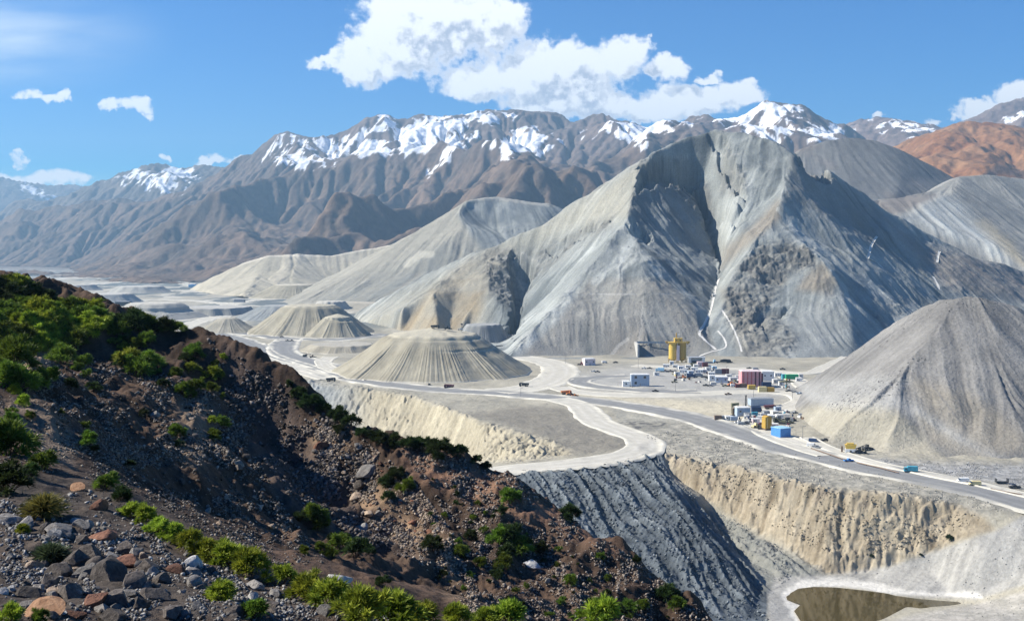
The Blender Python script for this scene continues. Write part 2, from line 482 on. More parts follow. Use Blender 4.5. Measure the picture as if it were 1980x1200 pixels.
SNOW = [  # photo outlines of the snow fields: points, strength, streakiness
    ([(625, 315), (655, 280), (700, 247), (745, 229), (765, 238), (730, 255), (700, 275), (660, 305)], .75, .5),
    ([(685, 283), (722, 268), (757, 290), (735, 300), (700, 296)], 1.0, .2),
    ([(765, 268), (800, 240), (870, 224), (905, 235), (885, 268), (870, 278), (815, 302), (775, 290)], .95, .35),
    ([(830, 335), (850, 300), (870, 270), (890, 255), (920, 262), (890, 285), (860, 312)], .8, .5),
    ([(945, 285), (985, 262), (1020, 255), (1065, 266), (1040, 284), (1000, 292), (965, 296)], 1.0, .3),
    ([(1030, 300), (1080, 268), (1095, 275), (1060, 296)], .6, .5),
    ([(900, 220), (995, 222), (965, 233), (925, 230)], 1.0, .1),
    ([(1195, 250), (1240, 240), (1282, 234), (1292, 246), (1262, 262), (1238, 284), (1232, 268), (1205, 262)], 1.0, .3),
    ([(1385, 232), (1440, 203), (1485, 190), (1510, 200), (1520, 225), (1560, 245), (1580, 262), (1545, 262), (1525, 258), (1530, 290), (1490, 285), (1455, 250), (1430, 240)], .8, .5),
    ([(1560, 245), (1600, 252), (1645, 250), (1600, 265), (1575, 262)], 1.0, .3),
    ([(1490, 192), (1530, 200), (1570, 225), (1545, 222), (1505, 205)], .6, .5),
    ([(505, 290), (540, 268), (640, 268), (660, 295), (620, 320), (560, 325), (520, 310)], .42, 1.0),
    ([(205, 350), (240, 333), (300, 322), (380, 326), (375, 345), (350, 365), (325, 372), (290, 360), (240, 352)], .6, .8),
    ([(1690, 232), (1740, 240), (1800, 250), (1770, 254), (1710, 246)], .95, .3),
    ([(1930, 225), (1990, 215), (1990, 235), (1950, 238)], .6, .6),
    ([(30, 352), (80, 366), (95, 385), (70, 378)], .7, .5),
    ([(1290, 238), (1400, 215), (1420, 222), (1320, 250)], .35, .8),
    ([(1100, 262), (1180, 235), (1200, 246), (1130, 285)], .33, 1.0),
]


def snow_field(px, py, X, Y, A, SN):
    s = np.zeros(px.shape)
    n = fbm(X / 90, Y / 90, 5, 71); st = SN
    for poly, w, k in SNOW:
        xs = [p[0] for p in poly]; ys = [p[1] for p in poly]
        m = (px > min(xs) - 25) & (px < max(xs) + 25) & (py > min(ys) - 25) & (py < max(ys) + 25)
        if not m.any(): continue
        d = -sdpoly(px[m], py[m], poly) / 9.0
        v = np.clip(d, -1.5, 1.0) * .5 + (w - .71) * 1.5 + n[m] * 1.3 + st[m] * .46 * (.35 + k) + np.clip(np.log(A[m] + 1) - 1.5, -1, 2) * .30 * k
        s[m] = np.maximum(s[m], sstep(.12, .26, v) * (d > -1.6))
    return s


mat_far = terrain_mat('weathered_mountain_rock', 26, 0.55, .30, bdist=.5)


def far_range(name, box, res, lines, base, iters, K, noise_amp, nscale, colfn, up=2, mask_below=-2, seed=1, chain_noise=0.0):
    R = Raster(*box, res)
    pts, edges = [], []
    for ln in lines:
        q = [P(*p) for p in ln]
        chain(pts, edges, q)
    for p in base: pts.append(p)
    R.cdt(pts, edges)
    R.Z = np.where(np.isnan(R.Z), -30, R.Z)
    Z0 = R.Z.copy()
    wx = fbm(R.X / nscale / 1.5, R.Y / nscale / 1.5, 3, seed + 5) * nscale * .5
    rd = ridged((R.X + wx) / nscale, (R.Y - wx) / nscale, 6, seed, .42)
    fade = sstep(-10, 120, R.Z)
    sky_ = np.full(R.Z.shape, 1e9)
    for ln in lines[:1]:
        q = P(*np.array(ln, float).T)
        sky_ = np.minimum(sky_, polydist(R.X, R.Y, [(a[0], a[1]) for a in q], False))
    near = 1 - sstep(0, nscale * .9, sky_)
    R.Z = R.Z + (rd - .52) * noise_amp * fade * (1 - near * .8) + (ridged(R.X / nscale * 3.2 + 7, R.Y / nscale * 3.2, 4, seed + 19, .5) - .5) * noise_amp * .17 * fade + perlin(R.X / nscale * 5, R.Y / nscale * 5, seed + 9) * noise_amp * .05
    R.Z, A = flow_erode(R.Z, res, iters, K)
    Z = upsample(R.Z, up); A = upsample(np.log(A), up); A = np.exp(A)
    R2 = Raster(*box, res); R2.res = res / up; R2.ny, R2.nx = Z.shape
    R2.X, R2.Y = np.meshgrid(box[0] + np.arange(R2.nx) * R2.res, box[2] + np.arange(R2.ny) * R2.res)
    Z = blur(Z, 1) + fbm(R2.X / 40, R2.Y / 40, 4, seed + 50) * res * .35 + (ridged(R2.X / 70, R2.Y / 70, 4, seed + 77) - .5) * res * .8
    R2.Z = Z
    V = np.stack([R2.X, R2.Y, Z], -1).reshape(-1, 3)
    px, py = proj(R2.X, R2.Y, Z)
    R2.SN = R2.lic(blur(np.random.default_rng(seed).standard_normal(Z.shape), 1) * 3, 22, 2)
    c = colfn(R2, px, py, A)
    msk = Z > mask_below
    V, Fq, c = compact(V, grid_faces(R2.ny, R2.nx, msk), c.reshape(-1, 3))
    return structure(mesh_np(name, V, Fq, mat_far, c)), R2


def brown_snow(R, px, py, A):
    n = fbm(R.X / 300, R.Y / 300, 5, 5); n2 = fbm(R.X / 60, R.Y / 60, 4, 8)
    c = lerp3((.095, .070, .054), (.185, .130, .095), np.clip(.5 + n * .9, 0, 1))
    c = lerp3(c, (.07, .065, .06), np.clip(n2 * 1.2 - .1, 0, .6))
    c = lerp3(c, (.075, .07, .068), np.clip(R.SN * .3, 0, .5))
    hi = sstep(420, 760, R.Z + n * 160)
    c = lerp3(c, (.15, .125, .12), hi * .6)
    s = snow_field(px, py, R.X, R.Y, A, R.SN)
    return lerp3(c, (.86, .88, .92), s)


F1 = [(60, 530, 6000), (130, 518, 6200), (190, 480, 6500), (250, 438, 6800), (330, 385, 7000), (420, 335, 7000), (480, 298, 7000), (520, 268, 7000), (545, 263, 7000), (600, 271, 7000), (645, 268, 7000), (700, 242, 7000), (745, 228, 7000),
      (775, 240, 7000), (830, 227, 7000), (880, 221, 7000), (930, 217, 7100), (1000, 219, 7100), (1070, 224, 7100), (1105, 243, 7000), (1150, 227, 6900),
      (1200, 236, 6800), (1250, 233, 6700), (1310, 231, 6600), (1360, 222, 6400), (1420, 203, 6200), (1490, 186, 6100), (1540, 194, 6100), (1590, 214, 6100),
      (1640, 240, 6100), (1670, 262, 6100), (1760, 320, 6200)]
far_lines = [F1,
    [(645, 268, 7000), (640, 310, 6300), (560, 375, 5800), (470, 425, 5200), (360, 495, 4700), (220, 532, 4300)],
    [(880, 221, 7000), (885, 265, 6500), (860, 330, 5500), (760, 370, 5000), (650, 420, 4500), (500, 482, 4000), (370, 548, 3500)],
    [(1000, 219, 7100), (1040, 260, 6600), (960, 300, 5900), (930, 330, 5400), (950, 360, 4700), (800, 420, 4200), (640, 480, 3700)],
    [(1150, 227, 6900), (1165, 262, 6400), (1185, 300, 5800), (1060, 345, 5200), (1010, 385, 4300)],
    [(1490, 186, 6100), (1500, 215, 5800), (1560, 262, 5300), (1600, 320, 4600)],
    [(1420, 203, 6200), (1330, 245, 5800), (1250, 290, 5300), (1240, 330, 4500)],
    [(745, 228, 7000), (735, 275, 6500), (700, 300, 6200)],
    # valleys
    [(760, 262, 6600), (800, 320, 6000), (700, 365, 5600), (560, 430, 5000), (380, 505, 4300), (260, 538, 3900)],
    [(960, 290, 6300), (900, 345, 5400), (820, 385, 4900), (690, 450, 4300), (520, 520, 3700)],
    [(1110, 275, 6400), (1085, 320, 5700), (1000, 350, 5000), (900, 420, 4300), (740, 490, 3700)],
    [(1220, 275, 6200), (1200, 320, 5300), (1150, 390, 4400)],
    [(1420, 250, 5800), (1420, 310, 4900), (1400, 380, 4200)]]
base = [(-4400, 9000, 60), (3400, 9000, 60), (-4400, 7500, 0), (-3000, 6500, 0), (-2100, 5200, 0), (-1750, 4300, 0), (-1300, 3500, 0), (-800, 3150, 0), (0, 3100, 20), (600, 3200, 60), (1500, 3300, 60), (3400, 3300, 0), (3400, 6000, 300), (-1000, 9000, 100), (1000, 9000, 100)]
far_range('mountain_range', (-4400, 3400, 3000, 9000), 15, far_lines, base, 12, .060, 430, 1700, brown_snow, up=2, seed=3)


def blue_left(R, px, py, A):
    n = fbm(R.X / 400, R.Y / 400, 4, 15)
    c = lerp3((.10, .085, .072), (.17, .14, .115), np.clip(.5 + n, 0, 1))
    return lerp3(c, (.86, .88, .92), snow_field(px, py, R.X, R.Y, A, R.SN))


F2 = [(-150, 500, 9200), (0, 452, 9200), (60, 425, 9200), (120, 395, 9200), (180, 358, 9300), (215, 343, 9300), (250, 327, 9400), (300, 317, 9400), (350, 320, 9400), (400, 322, 9400), (445, 330, 9300), (520, 345, 9300), (640, 400, 9300)]
far_range('snow_mountain', (-6400, -600, 6700, 10600), 22, [F2,
    [(300, 317, 9400), (270, 370, 8600), (180, 440, 8000), (60, 500, 7400)], [(400, 322, 9400), (390, 370, 8600), (300, 430, 8000), (180, 505, 7200)],
    [(340, 360, 8900), (260, 430, 8200), (140, 500, 7500)]],
    [(-6400, 10600, 0), (-600, 10600, 0), (-6400, 7000, 0), (-4200, 6800, 0), (-2700, 6800, 0), (-600, 7200, 0)], 10, .06, 330, 1200, blue_left, up=2, seed=21)
F3 = [(-160, 352, 13500), (-60, 335, 13500), (0, 342, 13500), (40, 352, 13500), (100, 359, 13500), (160, 359, 13600), (230, 362, 13600), (330, 380, 13600), (460, 420, 13600)]
far_range('distant_mountain', (-8200, -2600, 11200, 14800), 32, [F3, [(40, 352, 13500), (30, 420, 12300), (-40, 480, 11600)], [(160, 359, 13600), (150, 430, 12200)]],
    [(-8200, 14800, 0), (-2600, 14800, 0), (-8200, 11300, 0), (-2600, 11300, 0), (-5600, 11300, 0)], 6, .03, 200, 900, blue_left, up=2, seed=31)


def right_snow(R, px, py, A):
    n = fbm(R.X / 300, R.Y / 300, 4, 25)
    c = lerp3((.14, .105, .095), (.21, .165, .145), np.clip(.5 + n, 0, 1))
    return lerp3(c, (.86, .88, .92), snow_field(px, py, R.X, R.Y, A, R.SN))


F4 = [(1500, 300, 7600), (1600, 252, 7600), (1650, 234, 7600), (1700, 226, 7600), (1750, 233, 7600), (1800, 246, 7500), (1840, 243, 7400), (1880, 222, 7300), (1920, 205, 7200), (1960, 193, 7200), (2010, 186, 7200), (2100, 200, 7200), (2250, 260, 7200)]
far_range('snow_mountain', (1500, 5200, 5600, 8600), 18, [F4, [(1960, 193, 7200), (1975, 240, 6500), (1960, 280, 6000)], [(1700, 226, 7600), (1740, 258, 6800), (1760, 290, 6200)], [(1840, 260, 7000), (1850, 290, 6300)]],
    [(1500, 8600, 200), (5200, 8600, 0), (1500, 5700, 200), (3200, 5700, 400), (5200, 5700, 300)], 8, .035, 150, 600, right_snow, up=2, seed=41)


def orange(R, px, py, A):
    n = fbm(R.X / 160, R.Y / 160, 5, 35); a = np.clip(np.log(A) * .16 - .25, 0, 1)
    c = lerp3((.20, .092, .042), (.28, .155, .08), np.clip(.5 + n, 0, 1))
    c = lerp3(c, (.15, .075, .05), a * .7)
    cr = sstep(12, 0, np.abs(polydist(px, py, [(1905, 348), (1930, 325), (1960, 335), (2000, 340)], False) - 2))
    return lerp3(c, (.09, .07, .065), cr * .8)


F5 = [(1640, 340, 4100), (1735, 279, 4100), (1770, 264, 4100), (1810, 250, 4100), (1860, 236, 4100), (1900, 236, 4100), (1940, 239, 4100), (1985, 250, 4100), (2060, 270, 4100), (2200, 330, 4100)]
far_range('brown_mountain', (1150, 2700, 2900, 5000), 10, [F5, [(1860, 236, 4100), (1830, 275, 3800), (1790, 320, 3500)], [(1900, 236, 4100), (1920, 290, 3650), (1900, 330, 3300)], [(1985, 250, 4100), (2010, 300, 3600)],
    [(1865, 290, 3750), (1850, 335, 3350)], [(1960, 300, 3650), (1970, 345, 3300)]],
    [(1150, 5000, 100), (2700, 5000, 100), (1150, 2900, 150), (2700, 2900, 150)], 8, .04, 60, 300, orange, up=2, seed=51)
# ------------------------------------------------------------------ grey mining mountains
mat_scree = terrain_mat('grey_scree', 2.0, 0.9, .20, bdist=.55)


def loose_mountain(name, box, res, lines, pts0, colfn, sm=2, fl_steps=60, fl_amp=1.0, rough=.5, rockfn=None, mask_below=-1.5, seed=1, big=0.0, dfn=None, ampfn=None):
    R = Raster(*box, res)
    pts, edges = [], []
    for ln in lines: chain(pts, edges, [P(*p) for p in ln])
    for p in pts0: pts.append(tuple(float(q) for q in (p if len(p) == 3 else p)))
    R.cdt(pts, edges)
    out = np.isnan(R.Z)
    R.Z = np.where(out, -6, R.Z)
    R.Z = blur(R.Z, sm)
    if dfn is not None: R.Z = R.Z + dfn(R)
    fade = sstep(1, 12, R.Z)
    g = np.random.default_rng(seed)
    white = g.standard_normal(R.Z.shape)
    w3 = blur(white, 2) * 4; w6 = blur(white[::-1], 5) * 10
    R.big = R.lic(w6, fl_steps * 2, 5); R.fine = R.lic(w3, fl_steps, 3)
    R.tiny = R.lic(white, fl_steps // 2, 3)
    am = fl_amp if ampfn is None else fl_amp * ampfn(R)
    am = am * np.clip(.85 + 1.4 * fbm(R.X / 65, R.Y / 65, 4, seed + 31), .12, 2.0)
    R.Z = R.Z + fade * (R.big * .50 + R.fine * .46 + R.tiny * .18) * am
    if big: R.Z = R.Z + fade * (ridged(R.X / big, R.Y / big, 5, seed + 3) - .5) * big * .10
    R.Z = R.Z + fade * fbm(R.X / 14, R.Y / 14, 5, seed + 8) * rough
    px, py = proj(R.X, R.Y, R.Z)
    R.rock = np.zeros(R.Z.shape)
    if rockfn is not None:
        rk = rockfn(R, px, py)
        R.rock = rk
        rz = (ridged(R.X / 34, R.Y / 34 + R.Z / 34, 6, seed + 11, .62) - .5) * 15 + (ridged(R.X / 10, R.Y / 10 + R.Z / 12, 5, seed + 13, .6) - .5) * 5
        R.Z = R.Z + rk * rz
    V = np.stack([R.X, R.Y, R.Z], -1).reshape(-1, 3)
    c = colfn(R, px, py)
    V, Fq, c = compact(V, grid_faces(R.ny, R.nx, (R.Z > mask_below) & ~out), c.reshape(-1, 3))
    return structure(mesh_np(name, V, Fq, mat_scree, c)), R


GREY = np.array((.128, .144, .148)); LIGHT = np.array((.385, .405, .392)); CREAM = np.array((.36, .335, .265)); TAUPE = np.array((.215, .192, .162)); DARK = np.array((.13, .14, .15))


def paint(c, col, m): return c + (np.asarray(col) - c) * np.clip(m, 0, 1)[..., None]


def pz(px, py, poly, soft=10): return sstep(soft, -soft, sdpoly(px, py, poly))


def track(px, py, line, w): return sstep(w, w * .45, polydist(px, py, line, False))


PEAK_C = [(1150, 372, 1500), (1235, 313, 1475), (1262, 298, 1480), (1312, 271, 1500), (1350, 256, 1505), (1385, 246, 1505), (1440, 250, 1490), (1480, 262, 1470), (1537, 298, 1440), (1640, 355, 1480), (1700, 400, 1490), (1780, 461, 1480), (1850, 482, 1500), (1980, 527, 1560), (2140, 580, 1620)]
M_lines = [PEAK_C,
    [(1150, 372, 1500), (1050, 430, 1530), (960, 470, 1560), (900, 497, 1590), (840, 525, 1620), (740, 577, 1680), (690, 602, 1720)],
    # west spur and the front cone
    [(1235, 313, 1475), (1224, 370, 1400), (1214, 424, 1345), (1230, 455, 1315), (1246, 540, 1215), (1250, 620, 1150), (1252, 690, 1092)],
    [(1214, 424, 1345), (1160, 490, 1285), (1100, 560, 1225), (1040, 625, 1150), (978, 690, 1088)],
    [(1230, 455, 1315), (1290, 540, 1235), (1350, 620, 1160), (1400, 690, 1090)],
    # west gully and the lobe beside it
    [(1060, 445, 1515), (1022, 500, 1520), (1012, 560, 1470), (1000, 620, 1370), (978, 665, 1200)],
    [(960, 470, 1560), (948, 508, 1510), (942, 560, 1448)],
    [(775, 600, 1450), (812, 572, 1462), (836, 566, 1452), (860, 562, 1472), (895, 561, 1472), (932, 562, 1452), (945, 562, 1446)],
    [(836, 566, 1452), (840, 590, 1426), (846, 620, 1394), (850, 646, 1370)], [(880, 566, 1470), (872, 609, 1432), (866, 636, 1401)],
    [(900, 497, 1590), (862, 535, 1530), (836, 566, 1452)],
    [(932, 562, 1452), (915, 590, 1430), (897, 624, 1397), (886, 646, 1372)],
    # central bowl
    [(1330, 315, 1498), (1350, 370, 1486), (1372, 430, 1448), (1385, 490, 1395), (1388, 555, 1305), (1376, 590, 1240), (1357, 645, 1150), (1385, 690, 1095)],
    [(1395, 600, 1200), (1425, 650, 1130), (1440, 690, 1085)],
    [(1312, 271, 1500), (1308, 330, 1488)],
    [(1440, 250, 1490), (1420, 330, 1440), (1425, 420, 1370)],
    # east spur with two heads
    [(1537, 298, 1440), (1522, 350, 1390), (1504, 404, 1340), (1506, 420, 1330), (1545, 462, 1290), (1592, 507, 1250), (1625, 560, 1205), (1640, 600, 1170), (1648, 650, 1130), (1640, 712, 1072)],
    [(1506, 420, 1330), (1455, 470, 1290), (1415, 540, 1245)],
    [(1592, 507, 1250), (1560, 600, 1180), (1530, 700, 1075)],
    # east valley
    [(1660, 440, 1400), (1700, 520, 1320), (1730, 590, 1260), (1720, 650, 1190), (1700, 720, 1100)],
    [(1780, 461, 1480), (1800, 530, 1400), (1820, 580, 1340), (1800, 650, 1220)],
    [(1980, 527, 1560), (1985, 590, 1400), (1980, 650, 1250)]]
Zp = lambda px, py, z=-2: tuple(PZ(px, py, z))
M_pts = [(-200, 1900, -8), (100, 1950, 40), (330, 1900, 120), (600, 1900, 100), (1000, 1900, 30), (1000, 1350, -6), (800, 1250, -6), (500, 1030, -6),
         Zp(1100, 691), Zp(1180, 691), Zp(1330, 691), Zp(1480, 700), Zp(1580, 715), Zp(940, 662), Zp(905, 648), Zp(866, 647), Zp(820, 648), Zp(775, 641), Zp(700, 625), (-260, 1750, -8), Zp(1640, 722, -3)]


def M_rock(R, px, py):
    r = pz(px, py, [(1425, 520), (1470, 472), (1520, 462), (1570, 480), (1580, 510), (1530, 530), (1480, 600), (1440, 650), (1405, 620), (1400, 570)], 12) * .9
    r = np.maximum(r, pz(px, py, [(1450, 610), (1500, 600), (1540, 660), (1520, 705), (1440, 690)], 14) * .6)
    r = np.maximum(r, pz(px, py, [(1240, 312), (1320, 300), (1370, 360), (1380, 410), (1395, 490), (1375, 490), (1350, 420), (1300, 360), (1235, 345)], 8) * .75)
    r = np.maximum(r, pz(px, py, [(1385, 320), (1440, 320), (1445, 375), (1395, 380)], 10) * .45)
    r = np.maximum(r, pz(px, py, [(935, 480), (1040, 480), (1180, 415), (1180, 440), (1030, 540), (1000, 600), (960, 580), (930, 520)], 14) * .55)
    r = np.maximum(r, pz(px, py, [(1535, 285), (1590, 320), (1600, 345), (1545, 320)], 6) * .6)
    r = np.maximum(r, pz(px, py, [(1375, 250), (1400, 250), (1432, 330), (1430, 370), (1410, 340)], 5) * .35)
    r = np.maximum(r, pz(px, py, [(1690, 590), (1760, 575), (1740, 620), (1660, 650)], 14) * .3)
    return r * (.55 + .45 * np.clip(fbm(R.X / 40, R.Y / 40, 3, 3) * 2 + .6, 0, 1))


def M_shape(R):
    """cliffs and gashes under the summit, the retaining notch at the foot"""
    d = np.zeros(R.Z.shape)
    px, py = proj(R.X, R.Y, R.Z)
    px = px + fbm(R.X / 17, R.Y / 17, 4, 61) * 13; py = py + fbm(R.X / 17, R.Y / 17, 4, 62) * 11
    d -= 31 * pz(px, py, [(1236, 322), (1262, 306), (1296, 303), (1310, 318), (1346, 318), (1354, 345), (1330, 366), (1300, 352), (1262, 362), (1236, 364)], 4) * sstep(420, 330, py)
    d -= 22 * pz(px, py, [(1336, 362), (1352, 368), (1378, 396), (1404, 408), (1392, 440), (1398, 478), (1392, 520), (1380, 480), (1362, 430)], 4)
    d -= 15 * pz(px, py, [(1374, 254), (1396, 255), (1412, 300), (1430, 345), (1438, 384), (1424, 378), (1402, 335), (1388, 300)], 6)
    d -= 24 * pz(px, py, [(1540, 292), (1568, 306), (1592, 326), (1612, 350), (1590, 352), (1556, 326)], 4)
    d -= 27 * pz(px, py, [(985, 492), (1030, 500), (1034, 512), (1016, 560), (1008, 620), (992, 648), (978, 640), (992, 590), (988, 540)], 6)
    d -= 12 * pz(px, py, [(1215, 428), (1240, 440), (1262, 462), (1240, 462), (1222, 450)], 4)
    d -= 9 * pz(px, py, [(1425, 395), (1440, 392), (1432, 430), (1416, 450)], 4)
    d -= 8 * pz(px, py, [(1060, 478), (1130, 440), (1180, 418), (1178, 430), (1120, 462), (1066, 492)], 4)
    d -= 9 * pz(px, py, [(1462, 600), (1530, 590), (1520, 606), (1480, 616), (1476, 640), (1464, 636)], 4)
    d += (ridged(R.X / 85, R.Y / 85, 5, 63) - .5) * 9 * sstep(12, 60, R.Z)
    return d


def M_amp(R):
    px, py = proj(R.X, R.Y, R.Z)
    a = 1 + 1.5 * pz(px, py, [(1230, 340), (1380, 420), (1395, 590), (1370, 600), (1240, 470), (1215, 420)], 15)
    a += 1.0 * pz(px, py, [(1390, 400), (1500, 300), (1510, 410), (1400, 570)], 15)
    a += .8 * pz(px, py, [(1600, 480), (1780, 480), (1830, 600), (1660, 680), (1640, 580)], 20)
    return a


def M_col(R, px, py):
    n = fbm(R.X / 60, R.Y / 60, 4, 4)
    km = np.clip(.9 + 1.6 * fbm(R.X / 75 + 9, R.Y / 75, 4, 44), .2, 1.6)
    v = np.clip(.42 + R.big * .18 * km + R.fine * .25 * km + R.tiny * .15 * km + n * .40, 0, 1)
    c = lerp3(GREY * .92, LIGHT * .98, v)
    c = paint(c, (.088, .10, .112), pz(px, py, [(1240, 315), (1370, 360), (1395, 590), (1370, 600), (1235, 470), (1215, 420)], 14) * np.clip(.5 + R.fine * .3 - R.big * .1, 0, 1) * .8)  # shade of the bowl's west wall put into the colour
    c = paint(c, (.10, .112, .122), pz(px, py, [(1560, 440), (1640, 380), (1780, 470), (1820, 590), (1700, 650), (1640, 580), (1590, 505)], 20) * np.clip(.3 + R.fine * .3 + R.big * .15, 0, 1) * .25)  # east flank's shade deepened in the colour
    # creamy upper-left flank, taupe bands
    c = paint(c, CREAM * .95, pz(px, py, [(640, 640), (960, 470), (1240, 315), (1215, 420), (1100, 450), (960, 510), (940, 640)], 25) * (.55 + R.big * .15))
    c = paint(c, (.43, .44, .415), pz(px, py, [(1130, 530), (1215, 440), (1250, 460), (1340, 600), (1300, 640), (1140, 640), (1010, 690), (1000, 670)], 30) * (.30 + R.fine * .22))
    tp = np.clip(.62 + R.fine * .2 + R.big * .15, 0, 1)
    c = paint(c, TAUPE, pz(px, py, [(1140, 538), (1290, 538), (1350, 600), (1390, 690), (1180, 692), (1000, 692), (1080, 620)], 9) * tp * .85)
    c = paint(c, (.20, .165, .125), pz(px, py, [(1505, 385), (1515, 420), (1440, 480), (1395, 520), (1400, 480), (1450, 440)], 10) * tp * .9)
    c = paint(c, (.215, .185, .145), pz(px, py, [(1590, 505), (1620, 545), (1610, 570), (1540, 560), (1560, 530)], 10) * tp)
    c = paint(c, (.18, .152, .138), pz(px, py, [(1680, 395), (1790, 470), (1990, 520), (2000, 590), (1830, 560), (1760, 490)], 18) * tp)
    c = paint(c, (.17, .16, .15), pz(px, py, [(1535, 300), (1640, 355), (1720, 420), (1680, 470), (1600, 420), (1515, 390)], 14) * tp * .7)
    c = paint(c, (.34, .335, .31), pz(px, py, [(1410, 660), (1480, 680), (1620, 700), (1640, 600), (1600, 560), (1550, 610)], 20) * .35 * tp)
    c = paint(c, (.31, .275, .21), pz(px, py, [(1395, 560), (1440, 560), (1470, 640), (1500, 700), (1430, 690)], 14) * .45)
    fan = pz(px, py, [(760, 645), (836, 562), (940, 560), (930, 600), (910, 650), (830, 652)], 13)
    fan = np.maximum(fan, .55 * pz(px, py, [(836, 562), (905, 505), (960, 490), (945, 570)], 16)) * np.clip(.75 + n, 0, 1)
    c = c + (lerp3((.20, .16, .105), (.37, .31, .21), np.clip(.5 + R.fine * .22 + R.big * .15, 0, 1)) - c) * (fan * .9)[..., None]
    # bedrock
    n2 = fbm(R.X / 9, R.Y / 9 + R.Z / 9, 4, 40)
    rc = lerp3((.06, .063, .068), (.22, .21, .185), np.clip(.5 + n2 * 1.1, 0, 1))
    c = c + (rc - c) * (np.clip(R.rock * 1.2, 0, .9))[..., None]
    # strata line and benches
    W = (.44, .435, .41)
    c = paint(c, W, track(px, py, [(1290, 306), (1350, 302), (1400, 300), (1440, 296)], 2.4) * .32 * np.clip(.8 + n * 2, 0, 1))
    c = paint(c, W, track(px, py, [(1140, 568), (1240, 569), (1290, 568), (1345, 563), (1375, 582)], 2.2) * .45 * np.clip(.8 + n * 2, 0, 1))
    c = paint(c, (.44, .43, .40), track(px, py, [(1244, 572), (1240, 620), (1234, 668)], 1.8) * .4)
    c = paint(c, (.48, .47, .44), track(px, py, [(1214, 655), (1196, 668), (1180, 690)], 4) * .45)
    c = paint(c, W, track(px, py, [(960, 500), (1010, 490), (1040, 508)], 2.5) * .4)
    c = paint(c, CREAM * 1.1, track(px, py, [(945, 506), (990, 520), (1012, 560)], 3) * .5)
    # spoil runs along the crest
    c = paint(c, LIGHT * 1.08, track(px, py, [(1215, 430), (1232, 450), (1200, 500), (1150, 545)], 11) * .45)
    c = paint(c, LIGHT * 1.08, track(px, py, [(1504, 404), (1548, 462), (1595, 505), (1636, 560), (1645, 620)], 5) * .5)
    return c


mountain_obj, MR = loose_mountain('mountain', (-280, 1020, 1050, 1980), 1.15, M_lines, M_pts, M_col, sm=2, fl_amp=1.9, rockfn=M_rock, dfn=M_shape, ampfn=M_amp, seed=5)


# ---- big spoil mountain behind, on the left
def D2_col(R, px, py):
    v = np.clip(.5 + R.big * .15 + R.fine * .15 + R.tiny * .06, 0, 1)
    c = lerp3((.21, .205, .18), (.38, .36, .30), v)
    c = paint(c, lerp3(GREY * .95, LIGHT, np.clip(.3 + R.fine * .25 + R.tiny * .1, 0, 1)), pz(px, py, [(900, 392), (960, 385), (1120, 400), (1000, 500), (960, 520), (900, 440), (885, 415)], 10) * .9)
    c = paint(c, GREY * 1.05, pz(px, py, [(620, 575), (760, 520), (860, 470), (960, 470), (960, 600), (620, 600)], 25) * np.clip(.35 + R.fine * .3, 0, .8))
    c = paint(c, (.44, .42, .37), track(px, py, [(910, 386), (960, 383), (1060, 396)], 5) * .6)
    c = paint(c, (.46, .44, .37), track(px, py, [(785, 512), (812, 492), (835, 492)], 9) * .6)
    return c


D2_lines = [[(905, 387, 2400), (935, 382, 2420), (962, 381, 2440), (1060, 394, 2450), (1200, 450, 2450)],
    [(905, 387, 2400), (860, 413, 2375), (800, 450, 2330), (700, 519, 2240), (605, 572, 2140), (560, 592, 2080)],
    [(905, 387, 2400), (888, 415, 2345), (900, 436, 2300), (930, 470, 2240), (965, 520, 2150)],
    [(915, 400, 2400), (940, 435, 2350), (985, 465, 2270), (1010, 500, 2190)],
    [(1060, 394, 2450), (1050, 430, 2370), (1020, 480, 2230)],
    [(900, 436, 2300), (840, 490, 2215), (790, 530, 2170)]]
D2_pts = [Zp(640, 594), Zp(720, 597), Zp(820, 600), Zp(900, 605), (-500, 2400, -6), (-300, 2650, 60), (0, 2750, 120), (250, 2700, 100), (250, 2000, -4), Zp(540, 585)]
_, D2R = loose_mountain('spoil_mountain', (-520, 260, 1900, 2760), 1.9, D2_lines, D2_pts, D2_col, sm=2, fl_amp=3.0, fl_steps=50, seed=15)


# ---- cream spoil ridge at the far left of the works
def D3_col(R, px, py):
    v = np.clip(.5 + R.big * .16 + R.fine * .18 + R.tiny * .06, 0, 1)
    c = lerp3((.30, .28, .22), (.48, .44, .35), v)
    c = paint(c, (.62, .57, .47), track(px, py, [(460, 512), (520, 494), (580, 493), (640, 494), (700, 483), (760, 473)], 3.5) * .7)
    return c


D3_lines = [[(395, 556, 2720), (430, 530, 2760), (470, 508, 2790), (520, 493, 2810), (580, 492, 2830), (640, 494, 2850), (700, 482, 2900), (790, 468, 2950)],
    [(580, 492, 2830), (572, 512, 2760), (565, 535, 2660), (560, 560, 2520)], [(600, 505, 2810), (640, 548, 2690), (655, 560, 2600)],
    [(520, 493, 2810), (500, 530, 2700), (470, 570, 2400)], [(700, 482, 2900), (670, 530, 2760), (660, 560, 2600)]]
D3_pts = [Zp(385, 566), Zp(420, 572), Zp(500, 577), Zp(570, 578), Zp(640, 572), Zp(700, 570), (-860, 2900, -4), (-600, 3100, 10), (-200, 3150, 40), (-200, 2500, 0)]
_, D3R = loose_mountain('spoil_ridge', (-870, -190, 2280, 3150), 2.4, D3_lines, D3_pts, D3_col, sm=1, fl_amp=3.2, fl_steps=40, seed=25)


